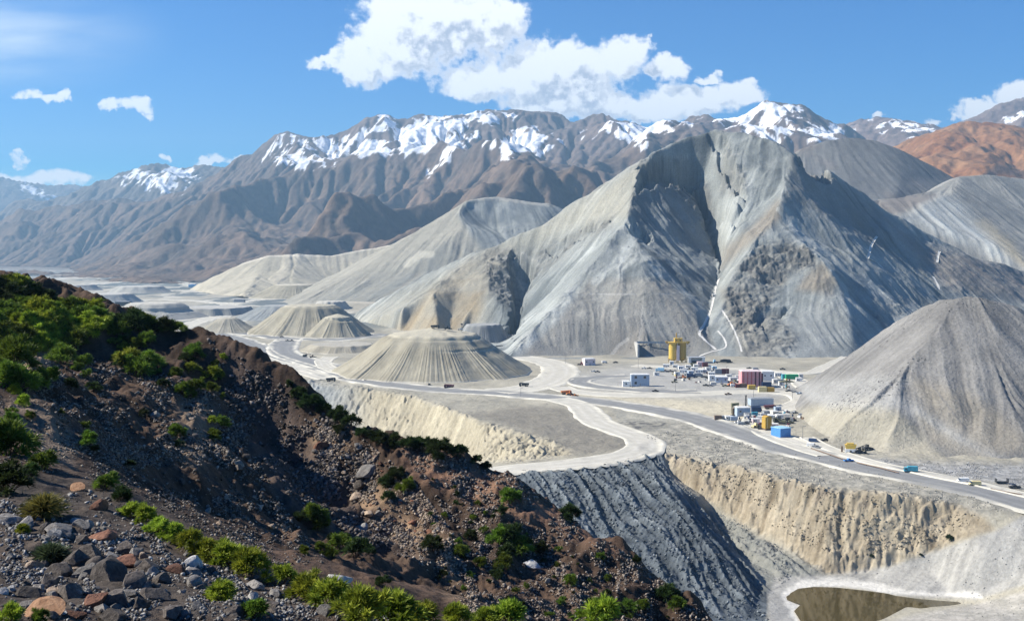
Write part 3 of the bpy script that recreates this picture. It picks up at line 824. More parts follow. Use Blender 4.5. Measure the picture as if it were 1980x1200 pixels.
# ---- grey dome and the ridges on the right
def D4_col(R, px, py):
    v = np.clip(.5 + R.big * .15 + R.fine * .15, 0, 1)
    c = lerp3((.125, .13, .135), (.20, .205, .205), v)
    return paint(c, (.22, .19, .17), np.clip(R.big * .25 + fbm(R.X / 90, R.Y / 90, 3, 2) * .6, 0, .6))


D4_lines = [[(1520, 312, 2150), (1545, 287, 2180), (1600, 268, 2200), (1640, 262, 2210), (1690, 268, 2210), (1740, 286, 2200), (1800, 317, 2190), (1850, 345, 2190), (1960, 400, 2190), (2050, 440, 2190)],
    [(1640, 262, 2210), (1645, 320, 2100), (1655, 385, 1980), (1670, 430, 1900)], [(1740, 286, 2200), (1740, 350, 2060), (1720, 410, 1930)], [(1545, 287, 2180), (1560, 350, 2050), (1600, 420, 1900)]]
D4_pts = [(500, 2450, 150), (800, 2500, 200), (1100, 2400, 40), (1150, 1900, -4), (450, 1900, 60), (760, 1800, 20), (620, 1820, 60)]
_, D4R = loose_mountain('grey_mountain', (450, 1150, 1790, 2460), 2.0, D4_lines, D4_pts, D4_col, sm=3, fl_amp=1.2, fl_steps=40, seed=35)


def D5_col(R, px, py):
    v = np.clip(.45 + R.big * .2 + R.fine * .2 + R.tiny * .05, 0, 1)
    c = lerp3((.165, .168, .165), (.33, .325, .30), v)
    c = paint(c, (.42, .36, .25), pz(px, py, [(1880, 428), (1905, 425), (1960, 470), (1990, 520), (1940, 490)], 10) * .7)
    c = paint(c, (.17, .15, .14), pz(px, py, [(1680, 392), (1750, 375), (1820, 378), (1760, 405), (1720, 420)], 8) * .7)
    c = paint(c, LIGHT * 1.35, pz(px, py, [(1740, 425), (1820, 375), (1850, 380), (1900, 440), (1960, 500), (1990, 530), (1860, 470)], 14) * np.clip(.4 + R.fine * .2, 0, .8))
    return c


D5_lines = [[(1830, 352, 1950), (1858, 340, 1950), (1910, 336, 1960), (1985, 346, 1980), (2080, 360, 2000), (2200, 400, 2000)],
    [(1858, 340, 1950), (1800, 368, 1900), (1740, 380, 1860), (1680, 388, 1830)], [(1858, 340, 1950), (1845, 372, 1860), (1815, 382, 1830), (1750, 420, 1750), (1700, 440, 1700)],
    [(1845, 372, 1860), (1900, 440, 1760), (1960, 490, 1680), (2040, 560, 1600)], [(1740, 380, 1860), (1760, 395, 1810)], [(1985, 346, 1980), (2010, 420, 1850), (2060, 500, 1720)]]
D5_pts = [(560, 1980, 100), (700, 2100, 160), (1100, 2150, 100), (1150, 1600, 0), (560, 1640, 40), (760, 1580, 20), (900, 1560, 10)]
_, D5R = loose_mountain('grey_ridge', (560, 1160, 1560, 2140), 1.8, D5_lines, D5_pts, D5_col, sm=2, fl_amp=2.2, fl_steps=45, seed=45)


# ---- bare hill on the right, in front of the mountain
def H_col(R, px, py):
    n = fbm(R.X / 30, R.Y / 30, 4, 4)
    v = np.clip(.45 + R.big * .16 + R.fine * .20 + R.tiny * .13 + n * .3, 0, 1)
    c = lerp3((.135, .132, .127), (.285, .278, .265), v)
    c = paint(c, (.36, .335, .265), pz(px, py, [(1530, 800), (1590, 775), (1680, 768), (1740, 800), (1800, 860), (1850, 892), (1700, 885), (1570, 840)], 16) * .8)
    c = paint(c, (.34, .34, .33), pz(px, py, [(1560, 760), (1680, 770), (1760, 735), (1730, 760), (1960, 900), (1860, 880), (1740, 790), (1600, 790)], 14) * .7)
    c = paint(c, (.32, .32, .31), pz(px, py, [(1540, 745), (1600, 735), (1700, 725), (1760, 735), (1680, 770), (1570, 780)], 12) * .6)
    c = paint(c, (.25, .225, .18), pz(px, py, [(1760, 730), (1880, 760), (1990, 850), (1990, 880), (1900, 870), (1800, 800)], 16) * .6)
    c = paint(c, (.22, .195, .15), pz(px, py, [(1770, 800), (1850, 850), (1930, 890), (1860, 892), (1800, 850)], 10) * .6)
    sp = (fbm(R.X / 2.2, R.Y / 2.2, 2, 60) > .42)
    band = pz(px, py, [(1600, 780), (1690, 740), (1760, 690), (1800, 700), (1700, 775), (1620, 800)], 14)
    band = np.maximum(band, pz(px, py, [(1640, 640), (1790, 570), (1900, 575), (1880, 600), (1700, 660)], 12) * .7)
    c = paint(c, (.12, .12, .125), sp * band * .8)
    c = paint(c, (.15, .15, .155), track(px, py, [(1770, 700), (1800, 740), (1845, 800), (1870, 830)], 2.2) * .6)
    return c


H_lines = [[(1540, 750, 850), (1600, 712, 810), (1690, 652, 765), (1760, 606, 730), (1815, 578, 705), (1850, 572, 695), (1900, 573, 690), (1960, 590, 690), (2060, 640, 700), (2200, 700, 700)],
    [(1850, 572, 695), (1800, 650, 660), (1745, 715, 640), (1690, 768, 622), (1640, 810, 612), (1600, 850, 606)],
    [(1690, 768, 622), (1740, 800, 602), (1790, 850, 585), (1830, 892, 556)],
    [(1690, 768, 622), (1630, 778, 650), (1570, 775, 700)],
    [(1900, 573, 690), (1930, 660, 650), (1960, 760, 610), (1985, 850, 570)]]
H_pts = [Zp(1530, 792), Zp(1555, 825), Zp(1600, 852), Zp(1650, 868), Zp(1710, 882), Zp(1780, 892), Zp(1860, 895), Zp(1930, 895), Zp(2010, 895), Zp(2200, 880), Zp(1545, 765), Zp(1525, 760),
         (210, 900, -4), (320, 870, -4), (450, 820, -4), (600, 720, 0)]
hill_right, HR = loose_mountain('bare_hill', (150, 560, 540, 905), .8, H_lines, H_pts, H_col, sm=2, fl_amp=2.0, fl_steps=60, rough=.55, seed=55)
# ------------------------------------------------------------------ valley floor, pit, roads, heaps
def PZl(line): return [tuple(PZ(*p)) for p in line]


PIT = Raster(-330, 380, 330, 1000, 0.9)
_pts, _ed = [], []
LIP_R = [(1282, 880, -1), (1330, 886, 0), (1420, 901, 0), (1500, 926, 0), (1600, 946, 0), (1700, 957, 0), (1780, 963, -.5), (1850, 978, -3), (1905, 1003, -5), (1925, 1026, -8.5)]
CLB = [(1305, 925, -8), (1370, 965, -16), (1440, 1012, -22), (1530, 1062, -27), (1600, 1105, -30.5), (1650, 1106, -30.5), (1720, 1092, -27), (1800, 1066, -20), (1880, 1036, -11), (1925, 1026, -8.5)]
PROMO = [(860, 925, -4), (940, 917, -1), (990, 914, -.6), (1060, 912, -.6), (1130, 905, -.6), (1200, 893, -.6), (1248, 879, -.6), (1282, 880, -1)]
RIB = [(1248, 879, -.6), (1290, 945, -5.5), (1340, 1010, -11), (1390, 1070, -18), (1430, 1112, -25), (1470, 1152, -31)]
GUL = [(1285, 888, -4), (1322, 938, -14), (1384, 1000, -23.5), (1434, 1070, -30), (1480, 1130, -31.5)]
POND = [(1528, 1152), (1550, 1139), (1590, 1134), (1640, 1133), (1690, 1141), (1730, 1152), (1775, 1158), (1800, 1160), (1840, 1163), (1862, 1158), (1890, 1161), (1862, 1168), (1820, 1170), (1795, 1174), (1755, 1184), (1722, 1196), (1700, 1215), (1690, 1250), (1560, 1250), (1556, 1200), (1543, 1180), (1555, 1168), (1530, 1160)]
for ln in (LIP_R, CLB, PROMO, RIB, GUL): chain(_pts, _ed, PZl(ln))
BANK_T = [(420, 712, 0), (520, 729, 0), (590, 738, 0), (700, 749, 0), (800, 767, 0), (870, 792, 0), (930, 817, 0), (1000, 837, 0), (1060, 852, 0), (1100, 869, 0)]
BANK_B = [(420, 790, -30), (520, 830, -36), (590, 845, -37), (700, 862, -36), (800, 882, -35), (880, 894, -26), (930, 894, -16), (975, 892, -9), (1040, 885, -4), (1100, 875, -.5)]
for ln in (BANK_T, BANK_B): chain(_pts, _ed, PZl(ln))
_pts += PZl([(1050, 1000, -11), (1150, 1060, -17), (1000, 1010, -13), (1200, 1200, -30), (1350, 1200, -31.5), (1450, 1200, -32), (1100, 1200, -28), (900, 1200, -26), (850, 1020, -20), (1250, 1120, -23.5), (1120, 960, -6.5), (1220, 1000, -12),
             (1600, 1118, -31), (1700, 1122, -30.6), (1800, 1104, -27), (1900, 1064, -14.5), (1975, 1010, -5), (1985, 1048, -10.5), (1985, 1100, -19), (1900, 1145, -28.5), (1985, 1150, -24.5), (1840, 1150, -31.3), (1760, 1148, -31.5),
             (1510, 1118, -31.2), (1495, 1150, -31.4), (1500, 1200, -32.0), (1700, 1212, -31.5), (1800, 1181, -30.6), (1890, 1166, -31), (1970, 1185, -27), (1860, 1215, -28), (2100, 1150, -22), (2100, 1080, -10), (1800, 1166, -33), (1845, 1166, -32.6), (1770, 1172, -33), (1600, 1190, -33.6), (1570, 1145, -32.6), (1560, 1160, -33), (1640, 1165, -33.6), (1640, 1220, -33.6), (1720, 1165, -33)])
_pts += PZl([(1000, 900, -.3), (1100, 896, 0), (1180, 882, 0), (1235, 862, 0), (1260, 850, 0), (1120, 880, 0), (940, 908, -1.5)])
_pts += PZl([(1940, 985, -2), (1990, 985, -2.3), (2060, 992, -2), (2200, 1010, -3), (1950, 1000, -4), (1960, 1022, -7), (1850, 955, 0), (1700, 940, 0), (1500, 900, 0), (1400, 880, 0)])
_pts += [(-330, 1000, 0), (380, 1000, 0), (380, 500, 0), (380, 455, -1), (380, 330, -26), (-330, 330, -40), (-330, 600, -40), (-120, 560, -30), (-200, 690, -38), (0, 330, -32), (150, 330, -33), (380, 600, 0), (0, 1000, 0), (-150, 1000, 0), (-330, 860, 0), (100, 700, 0), (200, 800, 0), (260, 560, 0), (160, 600, 0)]
PIT.cdt(_pts, _ed)
PIT.Z = np.where(np.isnan(PIT.Z), 0, PIT.Z)
PIT.Z = blur(PIT.Z, 1)
_g = np.random.default_rng(3); _w = _g.standard_normal(PIT.Z.shape)
PIT.big = PIT.lic(blur(_w, 4) * 8, 50, 3); PIT.fine = PIT.lic(blur(_w[::-1], 1) * 3, 30, 2)
_ppx, _ppy = proj(PIT.X, PIT.Y, PIT.Z)
CLIFF = pz(_ppx, _ppy, [(p[0], p[1] - 3) for p in LIP_R] + [(p[0], p[1]) for p in CLB[::-1]], 9)
BANKM = pz(_ppx, _ppy, [(p[0], p[1]) for p in BANK_T] + [(p[0], p[1]) for p in BANK_B[::-1]], 9)
DARKM = pz(_ppx, _ppy, [(560, 930), (760, 930), (900, 922), (990, 912), (1060, 911), (1130, 904), (1200, 892), (1248, 879), (1282, 882), (1300, 930), (1360, 975), (1440, 1025), (1530, 1072), (1590, 1112), (1510, 1125), (1490, 1150), (1480, 1210), (1300, 1400), (560, 1400)], 7)
_wc = (PIT.X * 126 + PIT.Y * 32) / 130; _wl = (PIT.Y * 126 - PIT.X * 32) / 130
_wc = _wc + fbm(PIT.X / 30, PIT.Y / 80, 3, 72) * 4
PIT.slab = ridged(_wc / 7.5, _wl / 120, 6, 6, .66)
_steep = np.clip(CLIFF + BANKM, 0, 1)
PIT.Z = PIT.Z + _steep * ((PIT.big * 1.2 + PIT.fine * 1.3 + (ridged(PIT.X / 8 + fbm(PIT.X / 20, PIT.Y / 20, 3, 71), PIT.Y / 17 + PIT.Z / 17, 5, 5, .66) - .5) * 5.0 + (ridged(PIT.X / 3.4, PIT.Y / 4 + PIT.Z / 3, 4, 8, .65) - .5) * 3.0) * sstep(1925, 1790, _ppx))
PIT.Z = PIT.Z + DARKM * (PIT.big * .7 + PIT.fine * .7 + (PIT.slab - .5) * 5.5 + (ridged(PIT.X / 5, PIT.Y / 7, 4, 9, .6) - .5) * 1.0) * sstep(-32, -29, PIT.Z)
_e = (PIT.X - PIT.x0) / 60; _mask_edge = np.clip(_e, 0, 1)

# ---- road centre lines in photo pixels on the floor: (points, half width m, style)
ROADS = [
    ('haul', [(395, 640), (440, 650), (485, 664), (520, 688), (560, 702), (610, 716), (660, 727), (760, 744), (870, 755), (960, 760), (1060, 768), (1160, 777), (1260, 792), (1350, 811), (1430, 838), (1520, 866), (1600, 887), (1700, 910), (1800, 928), (1900, 947), (1990, 966), (2090, 984)], 8.5),
    ('dust', [(958, 757), (1010, 752), (1050, 742), (1078, 727), (1082, 712), (1060, 700), (1020, 692), (985, 688)], 10),
    ('dust', [(1075, 770), (1120, 783), (1140, 800), (1160, 818), (1205, 834), (1240, 848), (1248, 860), (1235, 872), (1200, 883), (1150, 891), (1080, 898), (1010, 903), (930, 908)], 6.5),
    ('haul', [(1350, 757), (1280, 757), (1210, 753), (1150, 747), (1122, 740), (1126, 733), (1160, 729), (1215, 727)], 6.5),
    ('dust', [(1080, 748), (1110, 757), (1180, 763), (1290, 764), (1400, 759), (1490, 758), (1545, 764), (1555, 775), (1530, 786), (1505, 792), (1480, 800), (1465, 815), (1490, 838), (1550, 862), (1610, 880)], 6.0),
    ('haul', [(400, 641), (470, 644), (560, 655), (640, 657), (705, 652), (740, 646)], 10),
    ('haul', [(560, 656), (548, 668), (552, 684), (600, 700), (640, 712), (690, 730)], 10),
    ('dust', [(420, 655), (500, 690), (560, 708), (600, 722), (640, 733)], 6),
    ('dust', [(640, 690), (625, 700), (645, 716), (720, 734)], 5),
    ('dust', [(330, 640), (390, 620), (440, 605), (450, 592), (400, 583), (300, 580), (240, 585), (190, 600)], 9),
    ('dust', [(380, 605), (430, 612), (445, 590), (500, 580), (590, 578), (640, 590)], 8),
    ('dust', [(130, 585), (180, 572), (260, 565), (350, 562), (420, 566), (520, 576)], 12),
    ('dust', [(60, 565), (150, 552), (230, 546), (330, 545), (400, 556)], 16),
    ('dust', [(40, 545), (120, 538), (230, 536), (320, 541)], 22),
    ('dust', [(1480, 717), (1560, 722), (1590, 712), (1640, 690)], 4),
    ('dust', [(1225, 707), (1340, 712), (1440, 714), (1500, 722), (1540, 735), (1560, 750)], 5),
    ('dust', [(1560, 846), (1600, 866), (1680, 893), (1780, 914), (1880, 934), (1990, 952)], 2.6),
]


def spline(p, n=14):
    p = np.array(p, float); out = []
    q = np.vstack([2 * p[0] - p[1], p, 2 * p[-1] - p[-2]])
    for i in range(1, len(q) - 2):
        t = np.linspace(0, 1, n, endpoint=False)[:, None]
        a, b, c, d = q[i - 1], q[i], q[i + 1], q[i + 2]
        out.append(.5 * ((2 * b) + (c - a) * t + (2 * a - 5 * b + 4 * c - d) * t ** 2 + (3 * b - a - 3 * c + d) * t ** 3))
    out.append(p[-1:])
    return np.vstack(out)


def resample(p, step):
    d = np.r_[0, np.cumsum(np.hypot(*np.diff(p[:, :2], axis=0).T))]
    n = max(3, int(d[-1] / step) + 1)
    s = np.linspace(0, d[-1], n)
    return np.stack([np.interp(s, d, p[:, k]) for k in range(p.shape[1])], -1)


ROAD_XY = []
for kind, pl, w in ROADS:
    q = spline(pl)
    ROAD_XY.append((kind, resample(PZ(q[:, 0], q[:, 1], 0)[:, :2], 3.0), w))


RD = Raster(-330, 380, 470, 1150, 3.0)      # distance to the nearest road, for levelling its bed
RD.Z = np.full(RD.Z.shape, 99.0)
for kind, q, w in ROAD_XY:
    for k in range(0, len(q), 2):
        x, y = q[k]
        i0 = int((x - 40 - RD.x0) / 3); i1 = i0 + 28; j0 = int((y - 40 - RD.y0) / 3); j1 = j0 + 28
        i0, j0 = max(i0, 0), max(j0, 0)
        if i1 <= 0 or j1 <= 0 or i0 >= RD.nx or j0 >= RD.ny: continue
        sl_ = np.s_[j0:j1, i0:i1]
        RD.Z[sl_] = np.minimum(RD.Z[sl_], np.hypot(RD.X[sl_] - x, RD.Y[sl_] - y) - w)


def ground_h(x, y):
    x = np.asarray(x, float); y = np.asarray(y, float)
    inside = (x > -329) & (x < 379) & (y > 331) & (y < 999)
    z = np.where(inside, PIT.sample(x, y), np.where(y < 600, np.where(x < 0, -40, -26) * sstep(620, 560, y) * 1.0, 0))
    rd = np.where((x > -329) & (x < 379) & (y > 471) & (y < 1149), RD.sample(x, y), 30.0)
    k = sstep(1.5, 9, rd)
    lvl = sstep(-4, -.5, z)
    rub = sstep(.5, 1, 1 - np.abs(z + .0)) * sstep(1150, 520, y)
    far = sstep(1250, 1900, y)
    z = z + k * lvl * (fbm(x / 38, y / 38, 3, 21) * 1.1 + fbm(x / 7, y / 7, 4, 22) * .55 * rub) - .0
    z = z + far * (fbm(x / 220, y / 90, 4, 23) * 3.0)
    return z


# rows and columns of the floor: fine where the photo looks close, coarse to the horizon
u = np.r_[np.linspace(-1.6, -.5, 24)[:-1], np.linspace(-.5, .5, 1250), np.linspace(.5, 1.6, 24)[1:]]
yy = np.r_[np.linspace(150, 396, 30)[:-1], np.linspace(396, 640, 420)[:-1], np.linspace(640, 1150, 360)[:-1], np.geomspace(1150, 5200, 300)[:-1], np.geomspace(5200, 15400, 40)]
GU, GY = np.meshgrid(u, yy); GX = GU * GY
GZ = ground_h(GX, GY)
gpx, gpy = proj(GX, GY, GZ)

CLIFF_R = PIT; 
def pit_at(A, x, y):
    r = PIT.sample(x, y, A)
    return np.where((x > -329) & (x < 379) & (y > 331) & (y < 999), r, 0)


def ground_col(x, y, z, px, py):
    n = fbm(x / 45, y / 45, 5, 31); n2 = fbm(x / 6, y / 6, 4, 32)
    c = lerp3((.27, .255, .21), (.385, .36, .29), np.clip(.5 + n, 0, 1))
    c = paint(c, (.35, .347, .33), pz(px, py, [(1100, 725), (1200, 708), (1450, 708), (1560, 740), (1540, 765), (1450, 790), (1300, 770), (1130, 755)], 14) * .8)
    c = paint(c, (.50, .455, .345), pz(px, py, [(1085, 755), (1300, 770), (1420, 775), (1480, 810), (1400, 820), (1180, 775)], 10) * .8)
    c = paint(c, (.20, .185, .155), pz(px, py, [(1000, 785), (1090, 785), (1130, 820), (1220, 850), (1225, 868), (1100, 885), (1060, 850), (900, 800)], 10) * .85)
    c = paint(c, (.33, .32, .275), pz(px, py, [(1180, 780), (1280, 800), (1380, 820), (1200, 820)], 8) * .7)
    rub = pz(px, py, [(1190, 820), (1340, 818), (1480, 860), (1700, 925), (1900, 960), (1960, 985), (1900, 1000), (1700, 955), (1500, 922), (1290, 875), (1240, 840)], 9)
    rc = lerp3((.20, .195, .17), (.37, .35, .295), np.clip(.5 + n2 * 1.3, 0, 1))
    c = c + (rc - c) * (rub * .9)[..., None]
    c = paint(c, (.10, .10, .10), pz(px, py, [(1180, 822), (1210, 812), (1290, 815), (1285, 826), (1240, 830), (1200, 832)], 5) * sstep(-.15, .35, n2) * .95)
    c = paint(c, (.10, .105, .11), pz(px, py, [(1232, 842), (1250, 838), (1268, 855), (1275, 870), (1258, 872)], 5) * sstep(-.25, .25, n2) * .95)
    gr = pz(px, py, [(1650, 880), (1760, 893), (1990, 898), (1990, 945), (1860, 925), (1700, 900)], 10)
    c = c + (lerp3((.19, .19, .187), (.37, .37, .36), np.clip(.5 + n2 * 1.4, 0, 1)) - c) * (gr * .9)[..., None]
    # pit walls
    big, fine = pit_at(PIT.big, x, y), pit_at(PIT.fine, x, y)
    cl, bk, dk = pit_at(CLIFF, x, y), pit_at(BANKM, x, y), pit_at(DARKM, x, y)
    cream = lerp3((.15, .122, .084), (.43, .375, .28), np.clip(.55 + big * .16 + fine * .24 + n2 * .5, 0, 1))
    c = c + (cream - c) * np.clip(cl, 0, 1)[..., None]
    c = paint(c, (.15, .125, .10), cl * sstep(.0, .6, n2 + fine * .15 + big * .1) * pz(px, py, [(1280, 878), (1500, 920), (1900, 995), (1900, 1030), (1700, 985), (1500, 975), (1300, 940)], 12) * .75)  # shade under the overhanging cliff lip painted into the wall colour
    bcol = lerp3((.23, .205, .15), (.42, .38, .285), np.clip(.55 + big * .16 + fine * .24, 0, 1))
    bgrey = lerp3((.16, .175, .18), (.36, .37, .36), np.clip(.5 + big * .15 + fine * .2, 0, 1))
    bcol = bcol + (bgrey - bcol) * sstep(740, 620, px)[..., None]
    c = c + (bcol - c) * np.clip(bk, 0, 1)[..., None]
    dcol = lerp3((.038, .047, .057), (.145, .165, .178), np.clip(.42 + big * .17 + fine * .15 + n2 * .55, 0, 1))
    dcol = dcol * (.55 + .95 * np.clip(pit_at(PIT.slab, x, y), 0, 1))[..., None]
    dcol = dcol + (np.array((.27, .29, .295)) - dcol) * (sstep(.70, .86, pit_at(PIT.slab, x, y)) * .8)[..., None]
    scree = pz(px, py, [(1310, 928), (1370, 968), (1440, 1015), (1590, 1110), (1510, 1125), (1480, 1140), (1430, 1075), (1380, 1000)], 8)
    dcol = dcol + (lerp3((.12, .13, .125), (.245, .245, .22), np.clip(.5 + big * .2 + n2 * .4, 0, 1)) - dcol) * (scree)[..., None]
    c = c + (dcol - c) * np.clip(dk * 1.1, 0, 1)[..., None]
    # ramp and shore
    ramp = pz(px, py, [(1500, 1115), (1610, 1110), (1720, 1095), (1880, 1040), (1925, 1026), (1990, 990), (2100, 1000), (2100, 1140), (1980, 1130), (1890, 1158), (1730, 1150), (1640, 1130), (1550, 1138), (1520, 1155), (1545, 1190), (1550, 1260), (1490, 1260), (1485, 1150)], 6)
    n3 = fbm(x / 40 + y / 60, (x - y) / 5, 4, 33)
    c = c + (lerp3((.25, .247, .235), (.38, .372, .345), np.clip(.5 + n3 * .9 + n * .4, 0, 1)) - c) * ramp[..., None]
    sh = sstep(13, 3, np.abs(sdpoly(px, py, [(p[0], p[1]) for p in POND]) - 8 + n2 * 5)) * pz(px, py, [(1480, 1100), (1900, 1120), (1900, 1156), (1720, 1147), (1640, 1136), (1560, 1180), (1560, 1260), (1480, 1260)], 4)
    c = paint(c, (.60, .585, .54), sh * .9)
    fm = pz(px, py, [(1690, 1215), (1760, 1188), (1890, 1166), (1990, 1140), (2100, 1140), (2100, 1300), (1690, 1300)], 6)
    c = c + (lerp3((.28, .27, .24), (.42, .40, .36), np.clip(.5 + n2 + n * .5, 0, 1)) - c) * fm[..., None]
    # the far valley: pale flats, grey tailings, thin tracks
    fa = sstep(1250, 1700, y)
    nn = fbm(x / 160, y / 500, 5, 34); ns = fbm(x / 60, y / 160, 4, 35)
    fc = lerp3((.13, .15, .155), (.36, .34, .285), sstep(-.12, .18, nn))
    fc = lerp3(fc, (.48, .46, .40), sstep(.18, .34, ns) * .8)
    c = c + (fc - c) * (fa * .95)[..., None]
    vf = sstep(4600, 6500, y)
    return c + (np.array((.2, .17, .14)) - c) * vf[..., None]


gc = ground_col(GX, GY, GZ, gpx, gpy)
mat_ground = terrain_mat('gravel_ground', 1.6, 0.8, .20, bdist=.4)
ground = structure(mesh_np('ground', np.stack([GX, GY, GZ], -1).reshape(-1, 3), grid_faces(len(yy), len(u)), mat_ground, gc.reshape(-1, 3)))

# ---- roads: ribbons with a worn grey carriageway, wheel tracks and pale shoulders with low berms
mat_road = terrain_mat('packed_haul_road', 1.0, 0.25, .10, bdist=.2)
for ri, (kind, q, w) in enumerate(ROAD_XY):
    t = np.gradient(q, axis=0); t /= np.linalg.norm(t, axis=1)[:, None] + 1e-9
    for _ in range(3): t[1:-1] = (t[:-2] + t[1:-1] + t[2:]) / 3
    nrm = np.stack([-t[:, 1], t[:, 0]], -1)
    s = np.linspace(-1, 1, 19)
    wob = (fbm(np.arange(len(q)) / 9.0, np.zeros(len(q)) + ri, 3, 61) * .14 + 1)
    w = w * 1.3
    X = q[:, None, 0] + nrm[:, None, 0] * s[None] * w * 1.35 * wob[:, None]; Y = q[:, None, 1] + nrm[:, None, 1] * s[None] * w * 1.35 * wob[:, None]
    base_ = ground_h(X, Y)
    berm = np.exp(-((np.abs(s) - .84) / .10) ** 2) * (.7 if kind == 'haul' else .35)
    Z = np.maximum(base_, ground_h(q[:, 0], q[:, 1])[:, None] * .6 + base_ * .4) + .10 + ri * .02 + berm[None] - .35 * (np.abs(s)[None] > .97)
    e = fbm(X / 12, Y / 12, 3, 62)
    edge = sstep(.52, .80, np.abs(s)[None] + e * .22) * np.clip(.75 + fbm(X / 30, Y / 30, 3, 65) * 1.2, .1, 1)
    grey = np.array((.215, .217, .215)) if kind == 'haul' else np.array((.47, .45, .39))
    pale = np.array((.58, .555, .475))
    c = grey + (pale - grey) * edge[..., None]
    tr = np.exp(-((np.abs(np.abs(s) - .30)) / .09) ** 2)[None] * np.clip(.7 + e, 0, 1)
    c = c + ((np.array((.31, .31, .30)) if kind == 'haul' else np.array((.60, .58, .53))) - c) * (tr * .6)[..., None]
    c = c * (1 + fbm(X / 4, Y / 4, 3, 63) * .16)[..., None]
    structure(mesh_np('haul_road' if kind == 'haul' else 'dirt_road', np.stack([X, Y, Z], -1).reshape(-1, 3), grid_faces(len(q), len(s)), mat_road, c.reshape(-1, 3)))

# ---- pond
pw = np.array([PZ(a, b, -32.0) for a, b in POND])
cen = pw.mean(0); pw = cen + (pw - cen) * np.array([1.05, 1.05, 1]); pw[:, 2] = -31.95
m, ntp, b = new_mat('brown_pond_water')
b.inputs['Base Color'].default_value = (.060, .045, .014, 1); b.inputs['Roughness'].default_value = .05; b.inputs['IOR'].default_value = 1.33
nw = N(ntp, 'ShaderNodeTexNoise'); nw.inputs['Scale'].default_value = .9; nw.inputs['Detail'].default_value = 3
tcw = N(ntp, 'ShaderNodeTexCoord'); ntp.links.new(tcw.outputs['Object'], nw.inputs['Vector'])
bw = N(ntp, 'ShaderNodeBump'); bw.inputs['Strength'].default_value = .04; bw.inputs['Distance'].default_value = .1
ntp.links.new(nw.outputs['Fac'], bw.inputs['Height']); ntp.links.new(bw.outputs[0], b.inputs['Normal'])
bmw = bmesh.new(); f_ = bmw.faces.new([bmw.verts.new(p) for p in pw]); bmesh.ops.triangulate(bmw, faces=[f_])
mew = bpy.data.meshes.new('water'); bmw.to_mesh(mew); mew.materials.append(m)
ow = bpy.data.objects.new('water', mew); COL.objects.link(ow); structure(ow)


# ---- spoil heaps: fluted truncated cones
mat_heap = terrain_mat('tipped_spoil', 1.4, .35, .10, bdist=.3)
HEAPS = []


